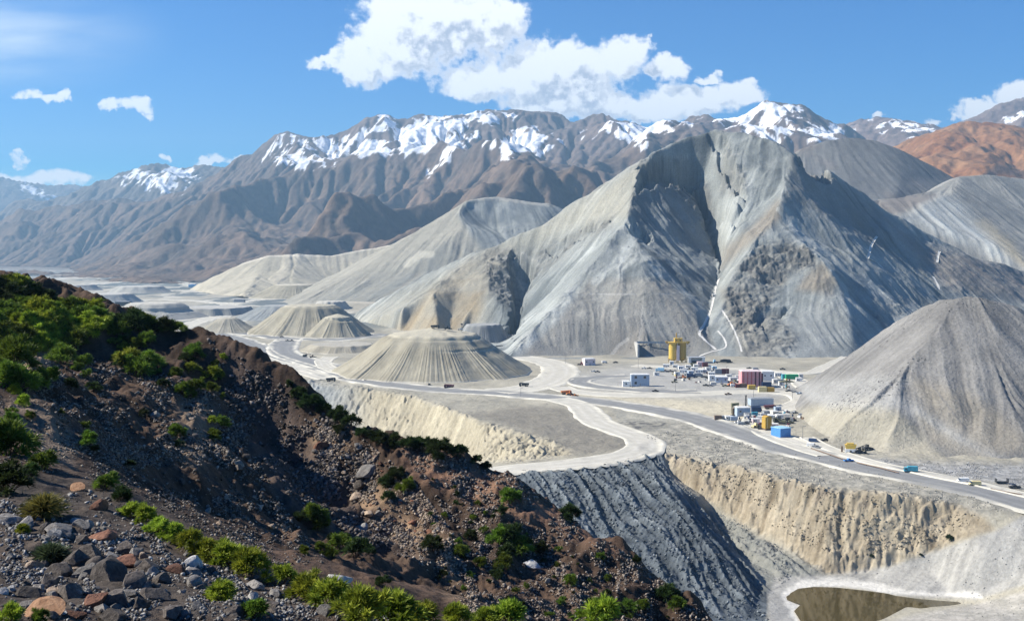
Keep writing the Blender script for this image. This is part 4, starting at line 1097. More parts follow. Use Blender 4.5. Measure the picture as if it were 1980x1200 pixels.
def heap(pxc, front, hw, ytop, htop, c0, c1, fl=1.0, nfl=46, seed=0, bench=(), asym=0.0, dome=0.0, yscale=1.0, top=None, bend=0.0):
    Yf = 108 * F / (front - HOR)
    Yc = Yf
    for _ in range(20): Yc = Yf + hw * Yc / F * yscale
    xc = (pxc - 990) * Yc / F; R = hw * Yc / F; Rt = htop * Yc / F; h = 108 - (ytop - HOR) / F * Yc
    g = np.random.default_rng(seed + 100)
    na, nr = 900, 110
    a = np.linspace(0, 2 * np.pi, na, endpoint=False); r = np.r_[np.linspace(0, Rt, 26)[:-1], np.linspace(Rt, R * 1.04, nr - 25)]
    RR, AA = np.meshgrid(r, a, indexing='ij')
    ca, sa = np.cos(a), np.sin(a)
    # flutes: random runnels, constant along the fall line
    def ring(n, s):
        k = np.random.default_rng(seed * 7 + s)
        v = sum(np.cos(a * f + k.uniform(0, 6.28)) * k.normal() for f in range(n // 2, n * 2, max(1, n // 12)))
        return v / (v.std() + 1e-9)
    f1, f2, f3 = ring(nfl, 1), ring(nfl * 3, 2), ring(9, 3)
    t = np.clip((RR - Rt) / (R - Rt), 0, 1.05)
    wob = 1 + f3[None] * .045 + asym * np.cos(AA) * .12 - f3[None] * .028
    ts = t - .05 * np.exp(-(t / .10) ** 2) * 0
    Z = h * (1 - t) - h * .07 * np.exp(-(t / .09) ** 2) + dome * np.clip(1 - RR / max(Rt, 1), 0, 1)
    Z = Z - h * .06 * np.sin(np.clip(t, 0, 1) * np.pi)
    for (t0, wd, dz, a0, aw) in bench:
        m_ = np.clip(1 - np.abs(((AA - a0 + np.pi) % (2 * np.pi)) - np.pi) / aw, 0, 1) ** .5
        Z = Z - dz * m_ * (sstep(t0 - .01, t0 + .01, t) - sstep(t0 + wd, t0 + wd + .2, t)) * 1.0
    env = sstep(.08, .5, t) * sstep(1.06, .9, t) * np.clip(.55 + f3[None] * .35, .12, 1.1)
    Z = Z + env * (f1 * .26 + f2 * .14)[None] * fl * h / 33
    Z = np.where(t > 1.0, -1.0 - (t - 1) * 20, Z)
    X = xc + RR * ca[None] * wob; Y = Yc + RR * sa[None] * wob * yscale
    Z = Z + fbm(X / 9, Y / 9, 4, seed) * .45 * np.clip(Z / 4, 0, 1) + np.minimum(ground_h(X, Y), 0) * 0
    c = lerp3(c0, c1, np.clip(.5 + (f1 * .13 + f2 * .11)[None] * env + fbm(X / 20, Y / 20, 3, seed + 4) * .4, 0, 1))
    tp = top if top is not None else np.array(c1) * 1.06
    c = paint(c, tp, (t <= 0.01) * 1.0)
    rim = sstep(.06, 0, np.abs(t - .02)); c = paint(c, np.array(c1) * 1.15, rim * .6)
    for (t0, wd, dz, a0, aw) in bench:
        m_ = np.clip(1 - np.abs(((AA - a0 + np.pi) % (2 * np.pi)) - np.pi) / aw, 0, 1) ** .5
        c = paint(c, np.array(c1) * 1.15, m_ * sstep(.03, 0, np.abs(t - t0 - wd * .5)) * .8)
    c = paint(c, (.62, .59, .51), sstep(.96, 1.0, t) * .6)
    o = structure(mesh_np('spoil_heap', np.stack([X, Y, Z], -1).reshape(-1, 3), grid_faces(len(r), na, wrap=True), mat_heap, c.reshape(-1, 3)))
    HEAPS.append((xc, Yc, R, Rt, h))
    return xc, Yc, R, Rt, h


C0, C1 = (.205, .187, .142), (.385, .357, .28)
heap(838, 741, 193, 640, 82, C0, C1, 1.0, 90, 1, bench=((.05, .12, 1.5, -.6, 1.5), (.30, .06, 1.3, -.5, 1.0)), dome=5.5, asym=0)
heap(600, 651, 122, 586, 48, C0, C1, 1.0, 40, 2, dome=2)
heap(652, 654, 66, 610, 24, C0, C1, 1.5, 26, 3, dome=4, bench=((.02, .06, 3.0, -1.2, 1.2),))
heap(640, 600, 40, 581, 26, (.33, .32, .29), (.45, .43, .38), .5, 40, 4)
heap(300, 619, 98, 583, 46, (.25, .25, .235), (.42, .40, .35), .6, 50, 5, bench=((.30, .12, 4, -1.2, 2.4),))
heap(415, 611, 78, 592, 66, (.22, .225, .215), (.36, .35, .32), .6, 60, 6, top=(.40, .39, .36))
heap(934, 667, 56, 624, 33, (.14, .147, .15), (.28, .285, .28), 1.5, 40, 10)
heap(540, 622, 92, 588, 30, (.16, .178, .185), (.29, .30, .295), 1.2, 40, 11)
heap(568, 578, 86, 548, 34, C0, C1, 1.0, 40, 12, top=(.6, .56, .47))
heap(440, 645, 62, 612, 14, (.24, .225, .18), (.40, .37, .30), 1.0, 40, 13)
heap(205, 588, 70, 566, 46, (.28, .28, .26), (.42, .41, .37), .4, 40, 14)
heap(270, 567, 60, 552, 40, (.28, .28, .26), (.42, .41, .37), .4, 40, 15)
heap(150, 562, 46, 549, 30, (.28, .27, .25), (.42, .40, .35), .5, 40, 16)
heap(730, 600, 150, 582, 60, (.24, .23, .19), (.39, .36, .295), .8, 50, 17)
heap(660, 684, 80, 664, 58, (.23, .21, .165), (.38, .35, .28), 1.6, 60, 18, top=(.33, .32, .29))
# ------------------------------------------------------------------ the hillside under the camera
SKY_F = [(-160, 520, 98), (0, 560, 95), (100, 602, 92), (200, 617, 88), (300, 624, 82), (370, 637, 78), (430, 655, 76), (480, 688, 74), (500, 701, 73.5), (520, 715, 73), (540, 731, 72.5), (560, 746, 72), (590, 770, 71.5), (620, 793, 71), (650, 815, 70.5), (680, 834, 70), (760, 853, 69), (870, 874, 68), (930, 897, 67), (1000, 918, 66), (1050, 948, 65), (1100, 992, 64), (1170, 1037, 62), (1250, 1092, 60), (1320, 1150, 58), (1380, 1203, 56), (1450, 1262, 54)]
CTRL = SKY_F + [
    (100, 700, 70), (250, 705, 72), (350, 740, 68), (150, 800, 50), (300, 820, 55), (400, 850, 58), (415, 775, 68), (200, 880, 35), (300, 930, 38), (420, 950, 45), (500, 1000, 44),
    (470, 770, 72.2), (490, 850, 69), (560, 900, 67), (620, 980, 63), (690, 1025, 59.5), (770, 1085, 54), (830, 1120, 49), (650, 1080, 46), (560, 1050, 46),
    (528, 815, 71.6), (600, 905, 69.5), (680, 1000, 65.2), (755, 1060, 59.6), (840, 1105, 53.2), (545, 850, 71.3),
    (612, 838, 69.6), (668, 905, 67), (735, 970, 63.5), (800, 1015, 59.5), (860, 1055, 55.6), (890, 1120, 50),
    (750, 880, 67.2), (900, 925, 65.3), (900, 1000, 60.5), (1000, 1000, 62.5), (1000, 1080, 57.5), (1000, 1180, 49), (1150, 1120, 57), (1150, 1190, 51.5), (1250, 1190, 54), (900, 1190, 43),
    (0, 900, 20), (0, 1000, 16), (0, 1100, 12.5), (0, 1200, 10.3), (200, 1050, 15.5), (200, 1200, 10.8), (400, 1120, 14), (400, 1200, 11.5), (600, 1200, 12), (210, 935, 20.5), (400, 1045, 17), (560, 1122, 15.5), (700, 1167, 14.5), (850, 1203, 14), (1000, 1240, 15),
    (260, 955, 30), (450, 1055, 28), (620, 1135, 27), (750, 1175, 27), (900, 1215, 31),
    (0, 830, 24), (0, 760, 32), (0, 700, 45), (100, 750, 40), (0, 640, 70), (100, 655, 72), (-200, 900, 22), (-200, 1100, 14), (-300, 700, 50), (-300, 560, 90)]
cp_ = [P(*c) for c in CTRL]
cp_ += [np.array(q, float) for q in [(0, 0, H - 1.75), (2, 3, H - 2.2), (-3, 3, H - 1.9), (5, 5, H - 3.6), (0, 6, H - 2.8), (6, 9, H - 5), (10, 14, H - 8), (14, 24, H - 12), (20, 38, H - 18), (26, 50, H - 24), (-8, -4, H - 1), (6, -6, H - 3), (-30, 10, H - 1.2), (-45, 40, H - 2.5), (-60, 80, H - 3)]]
for (a, b, c) in SKY_F:
    q = P(a, b, c); d = np.array([q[0], q[1], 0]); d /= np.linalg.norm(d)
    slope = (q[2] - H) / math.hypot(q[0], q[1])
    for e, dz in ((6, 3.2), (14, 11), (30, 28), (70, 62)):
        z = max(q[2] + slope * e - dz, -30)
        cp_.append(q + d * e + np.array([0, 0, z - q[2]]))
cp_ = np.array(cp_)


def _phi(r): return np.sqrt(r * r + 0.6)


_d = np.hypot(cp_[:, None, 0] - cp_[None, :, 0], cp_[:, None, 1] - cp_[None, :, 1])
_n = len(cp_)
_A = np.zeros((_n + 3, _n + 3)); _A[:_n, :_n] = _phi(_d) - np.eye(_n) * .25
_A[:_n, _n] = 1; _A[:_n, _n + 1:] = cp_[:, :2]; _A[_n, :_n] = 1; _A[_n + 1:, :_n] = cp_[:, :2].T
_W = np.linalg.solve(_A, np.r_[cp_[:, 2], 0, 0, 0])


def hill_base(x, y):
    z = _W[_n] + _W[_n + 1] * x + _W[_n + 2] * y
    for i in range(_n): z = z + _W[i] * _phi(np.hypot(x - cp_[i, 0], y - cp_[i, 1]))
    return z


na, nr = 800, 1500
az = np.linspace(-.64, .42, na); rr = np.geomspace(2.2, 150, nr)
FA, FR = np.meshgrid(az, rr)
FX, FY = FR * np.sin(FA), FR * np.cos(FA)
FZ = hill_base(FX, FY)
_damp = sstep(3, 12, FR)
_far = sstep(22, 45, FR)
FZ = FZ + _damp * (fbm(FX / 6, FY / 6, 5, 81) * .34 + (ridged(FX / 7, FY / 7, 5, 82, .6) - .5) * 1.5 * _far + (ridged(FX / 3.1, FY / 3.1, 4, 83, .5) - .5) * .42 * (.5 + _far) + fbm(FX / .7, FY / .7, 4, 84) * .07)
FZ = np.maximum(FZ, -42)


def hill_h(x, y):
    r = np.hypot(x, y); a = np.arctan2(x, y)
    fi = np.clip((a - az[0]) / (az[-1] - az[0]) * (na - 1), 0, na - 1.001); fj = np.clip(np.log(np.maximum(r, 2.21) / rr[0]) / np.log(rr[-1] / rr[0]) * (nr - 1), 0, nr - 1.001)
    i = fi.astype(int); j = fj.astype(int); fi = fi - i; fj = fj - j
    return (FZ[j, i] * (1 - fi) + FZ[j, i + 1] * fi) * (1 - fj) + (FZ[j + 1, i] * (1 - fi) + FZ[j + 1, i + 1] * fi) * fj


def hill_hit(px, py):
    """where the sight lines of photo pixels first meet the hillside (nan where they pass over it)"""
    px = np.atleast_1d(np.asarray(px, float)); py = np.atleast_1d(np.asarray(py, float))
    a, b, c = ray(px, py)
    hit = np.full(px.shape, np.nan); lo = np.full(px.shape, 3.0); prev_y = 2.9
    for y in np.geomspace(3, 118, 420):
        t = y / b
        zz = hill_h(a * t, np.full_like(t, y))
        m = np.isnan(hit) & (H + c * t < zz)
        hit[m] = y; lo[m] = prev_y
        prev_y = y
    hi = np.nan_to_num(hit, nan=10.0)
    for _ in range(9):
        mid = (lo + hi) / 2; t = mid / b
        under = H + c * t < hill_h(a * t, mid)
        hi = np.where(under, mid, hi); lo = np.where(under, lo, mid)
    hit = np.where(np.isnan(hit), np.nan, hi)
    t = hit / b
    x = a * t
    ok = ~np.isnan(hit)
    z = np.where(ok, hill_h(np.where(ok, x, 0), np.where(ok, hit, 10)), np.nan)
    return x, hit, z


fpx, fpy = proj(FX, np.maximum(FY, .5), FZ)
_n1 = fbm(FX / 5, FY / 5, 5, 91); _n2 = fbm(FX / .8, FY / .8, 4, 92); _n3 = fbm(FX / 14, FY / 14, 3, 93)
fc = lerp3((.036, .025, .019), (.100, .066, .047), np.clip(.5 + _n1 * .9 + _n2 * .3, 0, 1))
fc = paint(fc, (.33, .23, .15), pz(fpx, fpy, [(570, 825), (660, 830), (760, 960), (870, 1050), (900, 1200), (850, 1100), (760, 1040), (660, 930)], 30) * np.clip(.55 + _n1, 0, 1))  # sunlight on the spur put into a brighter soil colour
fc = paint(fc, (.21, .125, .085), pz(fpx, fpy, [(760, 850), (900, 890), (1080, 980), (1200, 1070), (1080, 1020), (900, 960), (800, 920)], 20) * .8)
fc = paint(fc, (.27, .20, .14), pz(fpx, fpy, [(0, 700), (90, 665), (130, 690), (60, 720), (0, 740)], 16) * .9)
fc = paint(fc, (.25, .19, .14), pz(fpx, fpy, [(0, 780), (60, 770), (110, 800), (150, 850), (140, 900), (60, 880), (0, 840)], 20) * .7)
fc = paint(fc, (.22, .165, .12), pz(fpx, fpy, [(340, 780), (400, 760), (420, 800), (390, 900), (350, 880)], 20) * .7)
fc = paint(fc, (.09, .08, .07), pz(fpx, fpy, [(0, 900), (220, 930), (560, 1120), (800, 1200), (0, 1200)], 20) * .5)
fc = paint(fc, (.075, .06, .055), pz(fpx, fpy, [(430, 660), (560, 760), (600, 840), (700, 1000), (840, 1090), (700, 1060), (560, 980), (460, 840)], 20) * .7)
mat_hill = terrain_mat('stony_hill_soil', .16, .7, .30, bdist=.6)
structure(mesh_np('hill', np.stack([FX, FY, FZ], -1).reshape(-1, 3), grid_faces(nr, na), mat_hill, fc.reshape(-1, 3)))
# ------------------------------------------------------------------ shrubs and stones of the hillside
def foliage_mat(name, var=.35, trans=.35):
    m, nt, b = new_mat(name); L = nt.links.new
    at = N(nt, 'ShaderNodeAttribute', attribute_name='Col')
    oi = N(nt, 'ShaderNodeObjectInfo')
    hs = N(nt, 'ShaderNodeHueSaturation')
    mh = N(nt, 'ShaderNodeMapRange'); mh.inputs['To Min'].default_value = .475; mh.inputs['To Max'].default_value = .52; L(oi.outputs['Random'], mh.inputs['Value']); L(mh.outputs[0], hs.inputs['Hue'])
    mv = N(nt, 'ShaderNodeMapRange'); mv.inputs['To Min'].default_value = 1 - var; mv.inputs['To Max'].default_value = 1 + var; L(oi.outputs['Random'], mv.inputs['Value']); L(mv.outputs[0], hs.inputs['Value'])
    L(at.outputs['Color'], hs.inputs['Color']); L(hs.outputs[0], b.inputs['Base Color'])
    b.inputs['Roughness'].default_value = .6; b.inputs['Specular IOR Level'].default_value = .25
    tr = N(nt, 'ShaderNodeBsdfTranslucent'); L(hs.outputs[0], tr.inputs['Color'])
    mx = N(nt, 'ShaderNodeMixShader'); mx.inputs[0].default_value = trans
    out = nt.nodes['Material Output']
    L(b.outputs[0], mx.inputs[1]); L(tr.outputs[0], mx.inputs[2]); L(mx.outputs[0], out.inputs['Surface'])
    return m


mat_leaf = foliage_mat('shrub_leaves')
mat_bark = plain_mat('shrub_bark', (.085, .06, .045), .9, .3, 8)


def bush_mesh(name, seed, ntuft, nblade, blade, width, spread, height, c0, c1, up=.5, curl=.15):
    """many small leaf blades in tufts spread over an uneven dome; unit width about 2"""
    g = np.random.default_rng(seed)
    V, Fq, C = [], [], []
    lumps = g.normal(0, 1, (5, 3))
    for k in range(ntuft):
        a = g.uniform(0, 2 * np.pi); e = g.uniform(0, 1) ** .6
        d = np.array([np.cos(a) * np.cos(e * 1.5), np.sin(a) * np.cos(e * 1.5), np.sin(e * 1.5)])
        lump = 1 + .22 * np.sin(lumps[:, 0] @ np.array([1, .5, .3, .2, .1]) + 3 * a) + g.normal(0, .14)
        r = spread * lump * g.uniform(.45, 1.0) ** .5
        c = np.array([d[0] * r, d[1] * r, d[2] * r * height + .10])
        n = int(nblade * g.uniform(.6, 1.3))
        dirs = g.normal(0, 1, (n, 3)) + d * 1.1 + np.array([0, 0, up])
        dirs /= np.linalg.norm(dirs, axis=1)[:, None]
        ln = blade * g.uniform(.55, 1.25, n)
        p0 = c + g.normal(0, .05, (n, 3)) * spread
        side = np.cross(dirs, g.normal(0, 1, (n, 3))); side /= np.linalg.norm(side, axis=1)[:, None] + 1e-9
        w = width * g.uniform(.6, 1.3, n)
        p1 = p0 + dirs * (ln * .55)[:, None]
        p2 = p0 + dirs * ln[:, None] + np.array([0, 0, -1]) * (ln * curl)[:, None]
        q = np.stack([p0, p1 - side * w[:, None], p2, p1 + side * w[:, None]], 1)
        tint = np.clip(g.normal(.45, .22) + g.normal(0, .12, n), 0, 1)
        col = lerp3(c0, c1, tint)
        st = len(V) * 0
        V.append(q.reshape(-1, 3)); C.append(np.repeat(col, 4, 0))
    V = np.concatenate(V); C = np.concatenate(C)
    V[:, 2] = np.maximum(V[:, 2], -.08)
    Fq = np.arange(len(V)).reshape(-1, 4)
    o = mesh_np(name, V, Fq, mat_leaf, C, smooth=False)
    me = o.data; bpy.data.objects.remove(o)
    return me


def stem_mesh(name, seed, n=9, r=.035, h=.7):
    g = np.random.default_rng(seed); V, Fq = [], []
    for k in range(n):
        a = g.uniform(0, 6.28); t = g.uniform(.15, .9)
        p0 = np.array([np.cos(a) * .06, np.sin(a) * .06, -.15]); p1 = np.array([np.cos(a) * t, np.sin(a) * t, h * g.uniform(.5, 1)]); pm = (p0 + p1) / 2 + np.array([0, 0, .12])
        for (s, e, ra, rb) in ((p0, pm, r, r * .7), (pm, p1, r * .7, r * .25)):
            d = e - s; d /= np.linalg.norm(d); u_ = np.cross(d, [0.3, .2, 1]); u_ /= np.linalg.norm(u_); v_ = np.cross(d, u_); b0 = len(V)
            for q, rad in ((s, ra), (e, rb)):
                for i in range(5): V.append(q + (u_ * np.cos(i * 1.2566) + v_ * np.sin(i * 1.2566)) * rad)
            for i in range(5): Fq.append((b0 + i, b0 + (i + 1) % 5, b0 + 5 + (i + 1) % 5, b0 + 5 + i))
    o = mesh_np(name, np.array(V), np.array(Fq), mat_bark); me = o.data; bpy.data.objects.remove(o); return me


G_BRIGHT = ((.080, .135, .012), (.42, .50, .055)); G_MID = ((.034, .064, .010), (.19, .28, .036)); G_DARK = ((.016, .030, .010), (.055, .090, .026)); G_YEL = ((.11, .11, .020), (.42, .40, .10)); G_BLUE = ((.030, .050, .025), (.14, .19, .085))
PROTO = {}
for nm, cs in (('bright', G_BRIGHT), ('mid', G_MID), ('dark', G_DARK)):
    PROTO[nm] = [bush_mesh('foliage', 10 + i + len(nm) * 5, 40, 85, .46, .026, .80, .95, *cs, up=.85) for i in range(3)]
PROTO['yellow'] = [bush_mesh('foliage', 61, 16, 120, .85, .016, .28, .8, *G_YEL, up=1.0, curl=.22)]
PROTO['blue'] = [bush_mesh('foliage', 62, 20, 130, .70, .018, .35, .9, *G_BLUE, up=.9, curl=.12)]
PROTO['small'] = [bush_mesh('foliage', 70 + i, 12, 60, .5, .045, .75, .9, *G_MID) for i in range(3)]
PROTO['smalldark'] = [bush_mesh('foliage', 80 + i, 12, 60, .5, .045, .75, .9, *G_DARK) for i in range(3)]
STEMS = [stem_mesh('stem', 5), stem_mesh('stem', 6)]


def link(o):
    COL.objects.link(o); return o


def put_bush(px, py, wpx, kind, label, group=None, parts=None):
    x, y, z = hill_hit(px, py)
    x, y, z = float(x[0]), float(y[0]), float(z[0])
    if math.isnan(y):
        for k in range(1, 14):
            x, y, z = [float(q[0]) for q in hill_hit(px, py + 4 * k)]
            if not math.isnan(y): break
        if math.isnan(y): return None
    s = wpx / F * y / 2.0 * .98
    if parts is None: parts = wpx >= 44
    rz = random.uniform(0, 6.28); sc = (s * random.uniform(.9, 1.15), s * random.uniform(.9, 1.1), s * random.uniform(.85, 1.1))
    me = random.choice(PROTO[kind])
    if parts:
        t = link(bpy.data.objects.new('shrub', None)); t.location = (x, y, z); t.rotation_euler = (0, 0, rz); t.scale = sc
        f = link(bpy.data.objects.new('foliage', me)); f.parent = t
        s_ = link(bpy.data.objects.new('stem', random.choice(STEMS))); s_.parent = t
    else:
        t = link(bpy.data.objects.new('shrub', me)); t.location = (x, y, z); t.rotation_euler = (random.uniform(-.15, .15), random.uniform(-.15, .15), rz); t.scale = sc
    return tag(t, label, 'shrub', group)


ORD = ['first', 'second', 'third', 'fourth', 'fifth', 'sixth', 'seventh', 'eighth', 'ninth', 'tenth', 'eleventh', 'twelfth', 'thirteenth', 'fourteenth', 'fifteenth', 'sixteenth', 'seventeenth', 'eighteenth', 'nineteenth', 'twentieth', 'twenty-first', 'twenty-second', 'twenty-third', 'twenty-fourth', 'twenty-fifth', 'twenty-sixth']

# singled-out shrubs
put_bush(84, 1000, 115, 'yellow', 'spiky yellow-green tussock beside the orange stones on the near rocks', None, True)
put_bush(95, 1085, 88, 'blue', 'dark blue-green spiky shrub among the grey boulders on the near rocks', None, True)
put_bush(18, 880, 120, 'mid', 'large leafy green shrub cut by the left edge above the yellow tussock', None, True)
put_bush(12, 955, 110, 'dark', 'dark shaded shrub at the left edge just left of the yellow tussock')
put_bush(45, 1030, 32, 'bright', 'tiny bright tuft between the yellow tussock and the blue-green spiky shrub')
put_bush(80, 905, 62, 'mid', 'round green shrub just above the yellow tussock')
put_bush(62, 920, 44, 'dark', 'small dark shrub tucked above the left side of the yellow tussock')
put_bush(430, 1160, 72, 'bright', 'bright green tuft standing apart below the string of shrubs on the near rocks')
put_bush(490, 1190, 60, 'mid', 'dull green shrub at the lower frame edge below the isolated bright tuft')
put_bush(22, 1205, 64, 'bright', 'bright green tuft in the bottom left corner')
put_bush(75, 1205, 44, 'mid', 'low green tuft beside the orange slab at the bottom edge')
put_bush(205, 945, 52, 'mid', 'green shrub at the right of the red-brown boulder above the near rocks')
put_bush(235, 968, 48, 'dark', 'dark shrub just behind the red-brown boulder above the near rocks')

STRING = [(255, 1000, 58), (282, 1012, 58), (308, 1030, 58), (338, 1044, 62), (368, 1060, 70), (402, 1078, 72), (440, 1092, 80), (482, 1106, 80), (548, 1130, 68), (598, 1160, 88), (640, 1176, 96), (700, 1200, 124), (762, 1206, 112), (822, 1210, 86), (882, 1206, 74), (940, 1204, 62), (985, 1208, 84), (1165, 1212, 92)]
for i, (a, b, w) in enumerate(STRING):
    put_bush(a, b, w, 'bright', '%s bright green shrub from the upper left end of the string edging the near rocks' % ORD[i], 'string of bright shrubs along the near rocks')

THICK = []
poly = [(-20, 552), (30, 552), (70, 572), (110, 592), (150, 602), (205, 612), (215, 640), (170, 655), (120, 668), (90, 680), (0, 712), (-20, 712)]
tries = 0
while len(THICK) < 78 and tries < 4000:
    tries += 1
    a, b = random.uniform(-20, 215), random.uniform(548, 712)
    if not inpoly(np.array([a]), np.array([b]), poly)[0]: continue
    w = random.uniform(38, 62)
    if any((a - q[0]) ** 2 + ((b - q[1]) * 1.5) ** 2 < (w * .36) ** 2 for q in THICK): continue
    THICK.append((a, b, w))
for a, b, w in THICK:
    put_bush(a, b, w, 'dark' if b < 592 and random.random() < .8 else ('bright' if random.random() < (.4 if b < 620 else .75) else 'mid'), 'leafy green shrub in the dense thicket covering the left crest', 'shrubs of the crest thicket')

CREST = [(232, 650, 54), (256, 640, 72), (286, 640, 60), (320, 640, 46), (345, 638, 40), (250, 668, 40), (286, 664, 42)]
for i, (a, b, w) in enumerate(CREST):
    put_bush(a, b, w, 'dark' if i % 2 else 'mid', '%s shrub from the left in the clump on the dark crest right of the thicket' % ORD[i], 'clump of shrubs on the crest')
LEFT = [(146, 672, 62, 'mid'), (122, 702, 64, 'mid'), (28, 712, 92, 'mid'), (72, 752, 62, 'mid'), (30, 752, 84, 'mid'), (96, 735, 40, 'mid'), (45, 785, 36, 'bright'), (168, 728, 30, 'small'), (20, 800, 30, 'small')]
for i, (a, b, w, k) in enumerate(sorted(LEFT)):
    put_bush(a, b, w, k, '%s shrub from the left edge on the sandy slope below the thicket' % ORD[i], 'shrubs on the sandy slope')
MIDS = [(250, 708, 66, 'bright'), (288, 712, 62, 'mid'), (268, 728, 62, 'mid'), (376, 690, 44, 'mid'), (368, 722, 40, 'bright'), (416, 732, 40, 'bright'), (412, 756, 30, 'mid'), (430, 770, 24, 'small'), (340, 728, 34, 'mid'), (226, 700, 32, 'mid'), (164, 830, 32, 'small'), (174, 856, 40, 'mid'), (182, 876, 30, 'smalldark'), (276, 806, 30, 'smalldark'), (346, 866, 30, 'smalldark'), (250, 905, 30, 'smalldark'), (120, 800, 22, 'small')]
for i, (a, b, w, k) in enumerate(sorted(MIDS)):
    put_bush(a, b, w, k, '%s shrub from the left on the dark stony slope below the crest' % ORD[i], 'scattered shrubs on the stony slope')
GUL_B = [(606, 1004, 52, 'mid'), (622, 1022, 42, 'mid'), (580, 1010, 34, 'dark'), (660, 1060, 50, 'mid'), (690, 1072, 50, 'dark'), (590, 1070, 30, 'mid'), (640, 1076, 36, 'mid'), (712, 1070, 34, 'dark'), (748, 940, 42, 'dark'), (766, 930, 46, 'dark'), (752, 966, 32, 'dark'), (786, 950, 42, 'mid'), (620, 1065, 30, 'mid'), (740, 1130, 34, 'dark'), (640, 1045, 26, 'dark')]
for i, (a, b, w, k) in enumerate(sorted(GUL_B)):
    put_bush(a, b, w, k, '%s shrub from the left along the shadowed gully in mid slope' % ORD[i], 'shrubs in the shadowed gully')
SKYL = [(560, 752, 30), (578, 772, 42), (602, 788, 50), (630, 800, 46), (655, 812, 50), (682, 826, 50), (655, 838, 34), (732, 856, 46), (762, 864, 50), (790, 868, 42), (816, 872, 46), (850, 878, 60), (886, 884, 46), (846, 892, 40), (700, 842, 30), (922, 888, 24), (940, 905, 26), (870, 862, 30)]
for i, (a, b, w) in enumerate(sorted(SKYL)):
    put_bush(a, b, w, 'dark' if i % 3 else 'smalldark', '%s dark shrub from the left along the skyline edge above the cream bank' % ORD[i], 'dark shrubs along the skyline edge', parts=w >= 44)
RIGHT = [(985, 972, 46), (970, 992, 26), (1102, 992, 50), (990, 1046, 60), (966, 1048, 50), (1006, 1066, 62), (980, 1076, 42), (836, 1062, 52), (910, 1044, 32), (890, 1072, 40), (976, 1096, 46), (1046, 1066, 36), (1100, 1130, 36), (1160, 1080, 22), (1230, 1086, 22), (1190, 1192, 46), (1216, 1182, 40), (1290, 1160, 50), (1310, 1176, 42), (1240, 1176, 32), (960, 1120, 36), (930, 1094, 30)]
for i, (a, b, w) in enumerate(sorted(RIGHT)):
    put_bush(a, b, w, 'mid' if i % 2 else 'dark', '%s larger shrub from the left on the brown right-hand slope' % ORD[i], 'larger shrubs on the right-hand slope')
cnt = 0
for _ in range(600):
    if cnt >= 62: break
    a, b = random.uniform(830, 1370), random.uniform(900, 1200)
    if b < 900 + (a - 870) * .62 - 0 + 30 if a > 870 else b < 900: continue
    if b > 1200: continue
    x, y, z = hill_hit(a, b)
    if math.isnan(y[0]) or y[0] < 30: continue
    put_bush(a, b, random.uniform(9, 24), random.choice(['small', 'smalldark']), 'small low tuft dotted over the brown right-hand slope', 'small tufts on the right-hand slope', parts=False); cnt += 1


cnt = 0
for _ in range(500):
    if cnt >= 34: break
    a, b = random.uniform(0, 440), random.uniform(650, 860)
    if b < 640 + max(0, a - 200) * .2 or (60 < a < 330 and 760 < b): continue
    put_bush(a, b, random.uniform(16, 40), random.choice(['mid', 'bright', 'mid', 'dark']), 'low green tuft on the stony upper slope below the crest', 'low tufts on the upper slope', parts=False); cnt += 1


# ---- stones
def rock_mesh(name, seed, mat, detail=3, cuts=16, flat=.75, rgb=None):
    g = np.random.default_rng(seed)
    bm = bmesh.new(); bmesh.ops.create_icosphere(bm, subdivisions=detail, radius=1)
    nrm = g.normal(0, 1, (cuts, 3)); nrm /= np.linalg.norm(nrm, axis=1)[:, None]; off_ = g.uniform(.42, .86, cuts)
    V = np.array([v.co for v in bm.verts])
    for n_, o_ in zip(nrm, off_):
        d = V @ n_ - o_
        V = V - np.where(d > 0, d, 0)[:, None] * n_ * .95
    V = V * np.array([1.0, g.uniform(.7, 1.0), flat * g.uniform(.75, 1.1)])
    V = V + fbm(V[:, 0] * 2.2 + seed, V[:, 1] * 2.2 + V[:, 2] * 2, 4, seed)[:, None] * V * .10
    for v, q in zip(bm.verts, V): v.co = q
    me = bpy.data.meshes.new(name); bm.to_mesh(me); bm.free()
    me.polygons.foreach_set('use_smooth', np.ones(len(me.polygons), bool))
    me.materials.append(mat)
    try:
        me.set_sharp_from_angle(angle=math.radians(24))
    except Exception: pass
    return me


